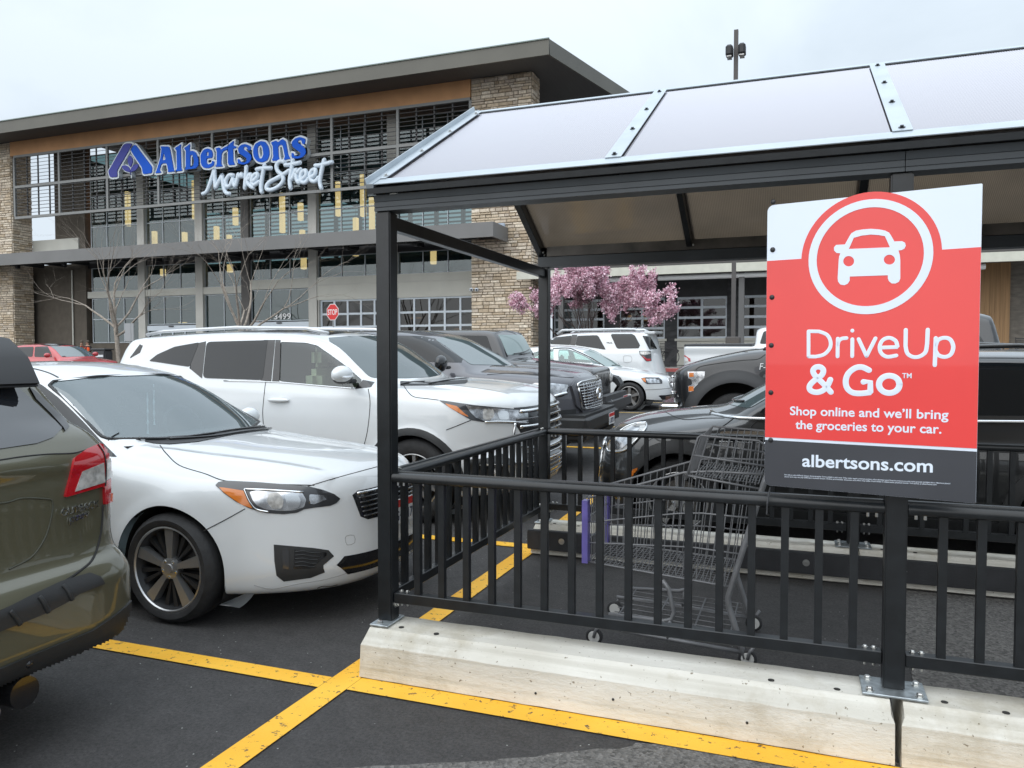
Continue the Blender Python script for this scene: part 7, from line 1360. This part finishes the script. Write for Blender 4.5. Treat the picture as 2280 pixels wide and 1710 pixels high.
# ================================================================ single storey wing on the right
wg = empty('store_wing', (0, 46, SW), 0, 'low dark block wing of the store with glazed garage doors behind the patio', 'building'); st0, BO0 = st, BO.copy()
st = wg; BO = Vector(wg.location); YW = 46.; XW1 = 8.6
ws_ = [(-14.4, -11.2), (-10.25, -7.55), (-6.83, -4.01), (-3.19, -.37), (.45, 3.27), (4.09, 6.9)]
xs0 = -14.5
for (a, b) in ws_ + [(XW1, XW1)]:
    if a > xs0 + .05: bp(MB().box(xs0, a, YW, YW + .4, SW, 6.9), 'block_pier', M_DST)
    if b > a:
        bp(MB().box(a, b, YW + .12, YW + .4, 5.02, 6.9), 'lintel_panel', mat('charcoal_panel', (.052, .054, .056), .7, var=.1)); bp(MB().box(a, b, YW + .02, YW + .4, SW, 2.52), 'apron_wall', M_CRM); bp(MB().box(a - .12, b + .12, YW - .1, YW - .005, 2.50, 2.64), 'sill', M_CRM); window(a, b, 2.68, 5.0, 2, G_DRK, YW + .1, rows=(3.27, 3.86, 4.45), frame=.14, fm=M_WHF)
    xs0 = b
bp(MB().box(XW1, 9.95, YW - .15, YW + .4, SW, 8.), 'wood_panel', mat('wood_cladding', (.42, .25, .12), .6, var=.16, vscale=3, stretch=(5, 1, .12)))
for k in range(6): bp(MB().box(XW1 + .225 * k + .005, XW1 + .225 * k + .22, YW - .17, YW - .151, SW, 4.4 if k % 2 else 7.9), 'wood_board', mat('wood_cladding', (.42, .25, .12)))
bp(MB().box(9.97, 22, YW, YW + .4, SW, 8.), 'block_wall', M_GST); bp(MB().box(-14.5, 22, YW, YW + .4, 6.92, 7.6), 'parapet', M_DST); bp(MB().box(-14.5, 9.9, YW + .5, 56, 6.4, 6.5), 'ceiling', M_INW); bp(MB().box(-14.5, 9.9, 51, 51.2, SW, 6.4), 'back_wall', mat('warm_interior', (.16, .10, .055), .8, var=.5, vscale=.6)); bp(MB().box(-14.5, 9.9, YW + .4, 51, SW, SW + .02), 'floor', M_INF)
cp_ = empty('patio_canopy', (0, 0, 0), parent=wg); bp(MB().box(-15.05, 22, 41.0, 41.2, 5.92, 6.36), 'canopy_band', mat('cream_bright', (.60, .60, .52), .7, var=.05), cp_); bp(MB().box(-14.6, 22, 41.02, 45.9, 6.38, 6.75), 'canopy_deck', mat('canopy_brown', (.085, .08, .075), .6), cp_)
for x in np.arange(-14, 22, 3.6): bp(MB().box(x - .08, x + .08, 41.3, 45.9, 6.1, 6.36), 'canopy_beam', M_DKS, cp_)
for a, b in ((-13.5, -8.2), (-7.2, 1.6), (2.2, 8)): bp(MB().tube([(a, 41.6, 5.78), (b, 41.6, 5.78)], .14, 12), 'roller_awning', mat('white_awning', (.78, .80, .80), .4), cp_, ang=.6)
for x in (-12.6, -2.9, 5.2): bp(MB().box(x - .14, x + .14, 41.5, 41.78, SW, 5.92), 'canopy_post', mat('post_grey', (.12, .12, .12), .5), cp_)
for i, u in enumerate((1402, 1438, 1464)):
    p = aty(u, 708, 48); lamp = empty('pendant_lamp', (p[0], 48, p[2]), 0, ('leftmost', 'middle', 'rightmost')[i] + ' of three small warm pendant lamps in the wing window right of the pink tree', 'lamp', 'pendant lamps in the wing'); MB().box(-.11, .11, -.11, .11, -.18, .18).build('lamp_tube', M_LAMP, lamp, bevel=.03); MB().box(-.01, .01, -.01, .01, .18, 6.4 - p[2]).build('lamp_cord', M_DKS, lamp)
st, BO = st0, BO0
# ================================================================ trees
M_BARK = mat('pale_bark', (.33, .285, .24), .9, var=.25, vscale=8, bump=.3, bscale=30); M_BARK2 = mat('dark_bark', (.075, .055, .05), .9, var=.3, vscale=8)
def branch(rnd, mb, p, d, L, r, depth, tips, bend=.25, split=(2, 3), spread=.55, up=.12, nseg=4):
    pts = [p]; rr = [r]; q = p.copy(); dd = d.copy()
    for i in range(nseg):
        dd = (dd + Vector((rnd.gauss(0, bend), rnd.gauss(0, bend), rnd.gauss(0, bend) + up)) * .55).normalized(); q = q + dd * (L / nseg); pts.append(q.copy()); rr.append(r * (1 - .42 * (i + 1) / nseg))
    mb.tube(pts, rr, 6 if r > .03 else 4, False)
    if depth == 0: tips.append((pts[-2], q)); return
    n = rnd.randint(*split)
    for k in range(n):
        a = Vector((rnd.gauss(0, 1), rnd.gauss(0, 1), rnd.gauss(0, .6))).normalized(); nd = (dd + a * rnd.uniform(spread * .6, spread * 1.25)).normalized(); j = nseg if k < 2 else rnd.randint(2, nseg)
        branch(rnd, mb, pts[j].copy(), nd, L * rnd.uniform(.60, .85), rr[j] * rnd.uniform(.55, .78), depth - 1, tips, bend, split, spread, up, nseg)
def bare_tree(x, y, seed, h, lean, label, fork):
    rnd = random.Random(seed); t = empty('bare_tree', (x, y, gz(y)), 0, label, 'tree', 'bare trees in front of the store'); mb = MB(); tips = []
    tr = MB().tube([(0, 0, 0), (lean * .3, 0, h * .12), (lean * .7, .02, fork * .7), (lean, 0, fork)], [.16, .135, .125, .115], 9, False); tr.build('trunk', M_BARK, t, ang=3.2)
    for k, (dx, dy, dz) in enumerate(((-.75, .1, .75), (.62, -.2, .85), (-.25, -.5, 1.), (.25, .5, 1.), (-.5, .45, .8), (.9, .15, .55), (.05, -.15, 1.2))):
        branch(rnd, mb, Vector((lean * (.75 if k > 4 else 1), 0, fork * (.8 if k in (1, 4, 5) else 1) - .05)), Vector((dx, dy, dz)).normalized(), h * .33 * rnd.uniform(.85, 1.15), .075, 5, tips, .22, (2, 3), .55, .06)
    o_ = mb.build('limbs', M_BARK, t, ang=3.2); o_['kind'] = 'stuff'; return t
bare_tree(-37.0, 34, 11, 7.8, -.25, 'left bare tree with pale branches in front of the store entrance', 2.6)
bare_tree(-28.6, 34, 23, 7.9, .3, 'right bare tree with pale branches beside the 3499 doors', 2.2)
def blossom_tree(x, y):
    rnd = random.Random(5); t = empty('blossom_tree', (x, y, gz(y)), 0, 'pink blossoming tree at the corner of the stone tower', 'tree'); mb = MB(); tips = []
    MB().tube([(0, 0, 0), (.03, 0, .6), (.0, 0, 1.1)], [.15, .12, .12], 9, False).build('trunk', M_BARK2, t, ang=3.2)
    for k in range(14):
        a = 2 * math.pi * k / 14 * 2.6 + rnd.uniform(-.2, .2); s_ = rnd.uniform(.15, 1.1); branch(rnd, mb, Vector((0, 0, .95 + .12 * rnd.random())), Vector((math.cos(a) * s_ * 1.15, math.sin(a) * s_, rnd.uniform(.22, 1.0))).normalized(), 1.5 * rnd.uniform(.85, 1.15), .055, 4, tips, .16, (2, 3), .50, .08)
    o_ = mb.build('limbs', M_BARK2, t, ang=3.2); o_['kind'] = 'stuff'
    # blossoms sit along the twigs: small crossed petals
    V = []; Fc = []; tv = np.array([(*a, *b) for a, b in tips]); rng = np.random.default_rng(3); n = 60000; pick = rng.integers(0, len(tv), n); tt = rng.uniform(-3.2, 1.3, n)[:, None]
    C_ = tv[pick, :3] * (1 - tt) + tv[pick, 3:] * tt + rng.normal(0, .075, (n, 3)); sz = rng.uniform(.022, .048, n)[:, None]; u = rng.normal(0, 1, (n, 3)); u /= np.linalg.norm(u, axis=1, keepdims=True); w = np.cross(u, rng.normal(0, 1, (n, 3))); w /= np.linalg.norm(w, axis=1, keepdims=True)
    V = np.stack([C_ - u * sz - w * sz * .7, C_ + u * sz - w * sz * .6, C_ + u * sz * .8 + w * sz, C_ - u * sz * .7 + w * sz * .9], 1).reshape(-1, 3); Fc = np.arange(4 * n).reshape(-1, 4)
    me = bpy.data.meshes.new('crown'); me.vertices.add(len(V)); me.vertices.foreach_set('co', V.ravel()); me.loops.add(4 * n); me.loops.foreach_set('vertex_index', Fc.ravel()); me.polygons.add(n); me.polygons.foreach_set('loop_start', np.arange(0, 4 * n, 4)); me.update(calc_edges=True)
    m = bpy.data.materials.new('pink_blossom'); m.use_nodes = True; tn = m.node_tree; b = tn.nodes['Principled BSDF']; b.inputs['Roughness'].default_value = .8; g = tn.nodes.new('ShaderNodeNewGeometry'); r = tn.nodes.new('ShaderNodeValToRGB'); tn.links.new(g.outputs['Random Per Island'], r.inputs[0]); r.color_ramp.elements[0].color = (.36, .15, .20, 1); r.color_ramp.elements[1].color = (.92, .74, .80, 1); e_ = r.color_ramp.elements.new(.45); e_.color = (.74, .46, .56, 1); tn.links.new(r.outputs[0], b.inputs['Base Color'])
    o_ = link('crown', me, m, t); o_['kind'] = 'stuff'
    return t
blossom_tree(-9.6, 36.0)
# ================================================================ lot furniture
M_POLE = mat('bronze_pole', (.075, .068, .066), .5); M_RED = mat('stop_red', (.62, .025, .025), .4); M_SWH = mat('stop_white', (.8, .8, .8), .4); M_GPOST = mat('sign_post_steel', (.32, .33, .34), .45, .5)
lp = empty('light_pole', (-2.02, 25.5, gz(25.5)), 0, 'tall bronze lot light pole on a yellow base rising behind the shelter roof', 'light pole')
MB().lathe([(0, 1.42), (.40, 1.42), (.46, 1.38), (.46, 0)], n=20, axis='z').build('yellow_base', mat('base_yellow', (.70, .50, .06), .6, var=.1), lp, ang=.5); MB().box(-.22, .22, -.22, .22, 1.42, 1.70).build('pole_shoe', M_POLE, lp, bevel=.02); MB().box(-.065, .065, -.065, .065, 1.7, 11.3).build('mast', M_POLE, lp)
for s_ in (-1, 1): hd_ = MB().box(min(s_ * .08, s_ * .30), max(s_ * .08, s_ * .30), -.30, .10, 10.45, 10.80).build('lamp_head', M_DKS, lp, bevel=.06); MB().box(min(s_ * .12, s_ * .26), max(s_ * .12, s_ * .26), -.28, .05, 10.42, 10.451).build('lamp_glass', M_CLR, hd_)
ssg = empty('stop_sign', (-21.2, 32, gz(32)), 0, 'red octagonal stop sign before the store garage doors', 'sign'); z_ = 3.73 - gz(32); MB().box(-.03, .03, .02, .06, 0, z_ + .3).build('post', M_GPOST, ssg)
octa = lambda r: [(r * math.cos(R(22.5 + 45 * k)), r * math.sin(R(22.5 + 45 * k))) for k in range(8)]
fr_ = lambda o: ((0, o, z_), (1, 0, 0), (0, 0, 1), (0, -1, 0)); pb = polymesh('panel', [octa(.425)], 0, .004, fr_(0), M_SWH, ssg); polymesh('red_face', [octa(.395)], .004, .007, fr_(0), M_RED, pb)
fit_text('stop_word', 'STOP', (-.31, -.13), (.31, -.13), .27, (0, 0, z_), (1, 0, 0), (0, -1, 0), M_SWH, pb, .012, .001, .009); ssg.rotation_euler = (0, 0, R(-12))
gs = empty('lot_sign', (-35.1, 33, gz(33)), 0, 'grey backs of two small signs on a steel post near the left bare tree', 'sign'); MB().box(-.05, .05, .0, .08, 0, 2.75).build('post', M_GPOST, gs); MB().box(-.34, .10, -.03, -.005, 1.75, 2.75).build('sign_back', mat('sign_back_grey', (.33, .34, .35), .4, .4), gs); MB().box(.12, .30, -.03, -.005, 1.75, 2.75).build('sign_back', mat('sign_back_grey', (.33, .34, .35)), gs)
kz = empty('display_kiosk', (-36.4, 37.0, gz(37)), 0, 'brown display kiosk with pale poster against the store wall', 'kiosk'); MB().box(-.9, 1.2, 0, .7, 0, 1.55).build('cabinet', mat('kiosk_brown', (.20, .075, .03), .6), kz, bevel=.03); MB().box(-.75, -.2, -.02, -.002, .3, 1.3).build('poster', mat('poster_pale', (.55, .58, .55), .6), kz); MB().box(-.1, .55, -.03, -.002, .2, 1.35).build('opening', M_DKS, kz); MB().box(.3, 1.3, -.02, .6, 1.56, 1.9).build('blue_header', mat('poster_blue', (.05, .10, .30), .5), kz)
bn = empty('cart_bin', (-37.9, 33.6, gz(33.6)), 0, 'dark waste bin with pale label beside the two workers', 'bin'); MB().box(-.45, .55, -.3, .3, .06, 1.25).build('body', mat('bin_dark', (.05, .052, .056), .5), bn, bevel=.06, seg=2); MB().box(-.15, .45, -.315, -.301, .85, .98).build('label', M_PLW, bn); MB().box(-.5, .6, -.34, .34, 1.25, 1.34).build('lid', mat('bin_dark', (.05, .052, .056)), bn, bevel=.03)
# ---- people: one skinned figure each
def person(x, y, rz, label, hair, lean=.0, bent=False):
    z0 = gz(y); root = empty('person', (x, y, z0), rz, label, 'person', 'store workers in orange vests')
    J = [(0, 0, .97), (0, .01, 1.12), (0, .0, 1.30), (0, .0, 1.46), (0, .01, 1.55), (0, -.01, 1.66), (0, -.01, 1.76),   # pelvis .. head top
         (-.20, 0, 1.45), (-.26, -.03, 1.20), (-.20, -.26, 1.10), (-.17, -.34, 1.08), (.20, 0, 1.45), (.26, -.03, 1.20), (.20, -.26, 1.10), (.17, -.34, 1.08),
         (-.10, 0, .92), (-.11, -.02, .50), (-.11, .02, .09), (-.11, -.14, .04), (.10, 0, .92), (.11, -.01, .50), (.12, .03, .09), (.12, -.13, .04)]
    E_ = [(0, 1), (1, 2), (2, 3), (3, 4), (4, 5), (5, 6), (3, 7), (7, 8), (8, 9), (9, 10), (3, 11), (11, 12), (12, 13), (13, 14), (0, 15), (15, 16), (16, 17), (17, 18), (0, 19), (19, 20), (20, 21), (21, 22)]
    Rr = [(.15, .11), (.145, .10), (.17, .115), (.13, .09), (.055, .055), (.085, .10), (.06, .07), (.065, .065), (.05, .05), (.038, .038), (.04, .03), (.065, .065), (.05, .05), (.038, .038), (.04, .03), (.09, .09), (.06, .06), (.045, .05), (.04, .05), (.09, .09), (.06, .06), (.045, .05), (.04, .05)]
    if bent: J = [(a, b - .22 * max(0, c - 1.0) * (1.0 if c > 1. else 0), c - .03 * (c > 1.2)) for a, b, c in J]
    me = bpy.data.meshes.new('person_body'); me.from_pydata(J, E_, []); ob_ = bpy.data.objects.new('tmp', me); COL.objects.link(ob_); md = ob_.modifiers.new('s', 'SKIN'); 
    sv = me.skin_vertices[0].data if me.skin_vertices else None
    if sv is None:
        bm = bmesh.new(); bm.from_mesh(me); bm.verts.layers.skin.verify(); bm.to_mesh(me); bm.free(); sv = me.skin_vertices[0].data
    for i, r_ in enumerate(Rr): sv[i].radius = r_
    sv[0].use_root = True; ob_.modifiers.new('u', 'SUBSURF').levels = 2
    dg = bpy.context.evaluated_depsgraph_get(); m2 = bpy.data.meshes.new_from_object(ob_.evaluated_get(dg)); bpy.data.objects.remove(ob_); m2.name = 'body'
    skin = mat('skin', (.45, .27, .19), .6); dark = mat('dark_clothes', (.018, .018, .022), .9, var=.2); shoe = mat('shoe_dark', (.02, .02, .02), .7); m2.materials.clear()
    for q in (dark, skin): m2.materials.append(q)
    for p_ in m2.polygons:
        c = p_.center; p_.material_index = 1 if (c.z > 1.50 or (c.y < -.28 and c.z > .9 and abs(c.x) > .1)) else 0; p_.use_smooth = True
    o_ = bpy.data.objects.new('body', m2); COL.objects.link(o_); o_.parent = root
    # vest: shell round the torso
    vb = MB(); n_ = 20; dy = (lambda z: -.22 * max(0, z - 1.0)) if bent else (lambda z: 0)
    rings = [(.92, .175, .135), (1.1, .170, .125), (1.28, .195, .140), (1.42, .175, .120), (1.49, .10, .08)]
    vs_ = [(a * math.cos(2 * math.pi * j / n_), b * math.sin(2 * math.pi * j / n_) + dy(z), z) for z, a, b in rings for j in range(n_)]; vb.add(vs_, [(i * n_ + j, i * n_ + (j + 1) % n_, (i + 1) * n_ + (j + 1) % n_, (i + 1) * n_ + j) for i in range(len(rings) - 1) for j in range(n_) if not (i < 4 and abs((j + .5) / n_ - .75) < .035)]); vb.build('vest', mat('hi_vis_orange', (.85, .11, .02), .7), root, ang=3.2)
    hy = dy(1.7); hb = MB().ball((0, .0 + hy, 1.715), .105, 14, (.92, 1.08, 1.0)); hb.v = [p_ for p_ in hb.v]; hb.build('hair', mat('hair_dark', hair, .9), root, ang=3.2).location = (0, .018, .015)
    fc_ = MB()
    for s_ in (-1, 1): fc_.ball((s_ * .032, -.098 + hy, 1.685), .010, 6)
    fc_.build('eyes', shoe, root)['kind'] = 'stuff'; MB().ball((0, -.112 + hy, 1.655), .016, 6, (.8, 1.2, 1.3)).build('nose', skin, root, ang=3.2); MB().ball((0, -.098 + hy, 1.62), .022, 8, (1.2, .4, .35)).build('mouth', mat('lips', (.35, .13, .12), .6), root)
    for s_ in (-1, 1):      # fingers close round the cart bar
        h_ = MB()
        for k in range(4): a_ = s_ * .17 + s_ * (.018 * (k - 1.5)); h_.tube([(a_, -.36 + dy(1.08), 1.085), (a_, -.395 + dy(1.08), 1.09), (a_, -.41 + dy(1.08), 1.07), (a_, -.395 + dy(1.08), 1.055)], .009, 6)
        h_.tube([(s_ * .13, -.33 + dy(1.08), 1.075), (s_ * .12, -.37 + dy(1.08), 1.06), (s_ * .135, -.395 + dy(1.08), 1.05)], .010, 6); q_ = h_.build('fingers', skin, root, ang=3.2); q_['kind'] = 'stuff'
    return root
person(-40.2, 34.2, R(60), 'left worker in orange vest and cap, head bent, turned away from the camera', (.10, .08, .06), bent=True)
person(-39.45, 34.0, R(5), 'right worker in open orange vest over black, facing the camera', (.03, .025, .02))
# ---- patio: fence and stacked chairs
M_IRN = mat('patio_iron', (.022, .022, .024), .5); pz = SW
fe = empty('patio_fence', (-9.0, 39.6, pz), 0, 'low dark iron patio fence with ring ornaments before the wing windows', 'fence')
for z_ in (.12, 1.0): MB().box(-1, 19, -.02, .02, z_, z_ + .04).build('rail', M_IRN, fe)
for k in range(14): MB().box(-1 + 1.53 * k, -.95 + 1.53 * k, -.025, .025, 0, 1.05).build('post', M_IRN, fe)
for k in range(13):
    x0 = -.25 + 1.53 * k
    if k % 2 == 0:
        MB().tube([(x0 + .42 * math.cos(t), 0, .56 + .42 * math.sin(t)) for t in np.linspace(0, 2 * math.pi, 29)], .02, 6).build('ring', M_IRN, fe, ang=3.2); MB().bar((x0 - .35, 0, .2), (x0 + .35, 0, .95), .03, .22).build('diagonal', M_IRN, fe)
    else:
        for q in (.25, .55, .8): MB().box(x0 - .7, x0 + .7, -.012, .012, q, q + .03).build('slat', M_IRN, fe)
def chair_proto():
    c = empty('patio_chair', (0, 0, 0)); 
    for sx in (-.22, .22): MB().tube([(sx, .22, 0), (sx, .22, .45), (sx, .30, .95)], .014, 6).build('back_leg', M_IRN, c); MB().tube([(sx, -.22, 0), (sx, -.22, .62), (sx, .2, .64)], .014, 6).build('front_leg', M_IRN, c)
    MB().box(-.22, .22, -.22, .22, .43, .455).build('seat', M_IRN, c)
    for k in range(5): MB().box(-.21, .21, .235 + .012 * k, .25 + .012 * k, .55 + .08 * k, .59 + .08 * k).build('back_slat', M_IRN, c)
    return c
pc = chair_proto()
spots = [(1480, 'stacked against the dark pier at the left end of the patio', .0, 0), (1480, 'on top of the stack at the left end of the patio', .42, .3), (1566, 'turned upside on the patio table left of the canopy post', .35, 2.2), (1602, 'seen from behind on the patio table next to the canopy post', .38, 0.1), (1640, 'standing right behind the canopy post', .0, .4), (2206, 'stacked before the wood panel at the right edge', .62, .2), (2274, 'stacked at the extreme right edge of the patio', .55, -.2)]
for i, (u, lb, dz, rz) in enumerate(spots):
    c = pc if i == 0 else clone_tree(pc); p = aty(u, 760, 42.6); c.location = (p[0], 42.6, pz + dz); c.rotation_euler = (0, 0, rz); tag(c, 'black iron patio chair ' + lb, 'chair', 'patio chairs')
def table(u, lb, h=.36):
    p = aty(u, 760, 42.6); t = empty('patio_table', (p[0], 42.6, pz), 0, lb, 'table', 'patio tables'); MB().box(-.55, .55, -.4, .4, h - .03, h).build('table_top', M_IRN, t)
    for sx in (-.5, .5):
        for sy in (-.35, .35): MB().box(sx - .02, sx + .02, sy - .02, sy + .02, 0, h - .03).build('leg', M_IRN, t)
table(1584, 'low black patio table under two chairs left of the canopy post'); table(2206, 'low black patio table before the wood panel', .6); table(2274, 'low black patio table at the extreme right edge', .53)
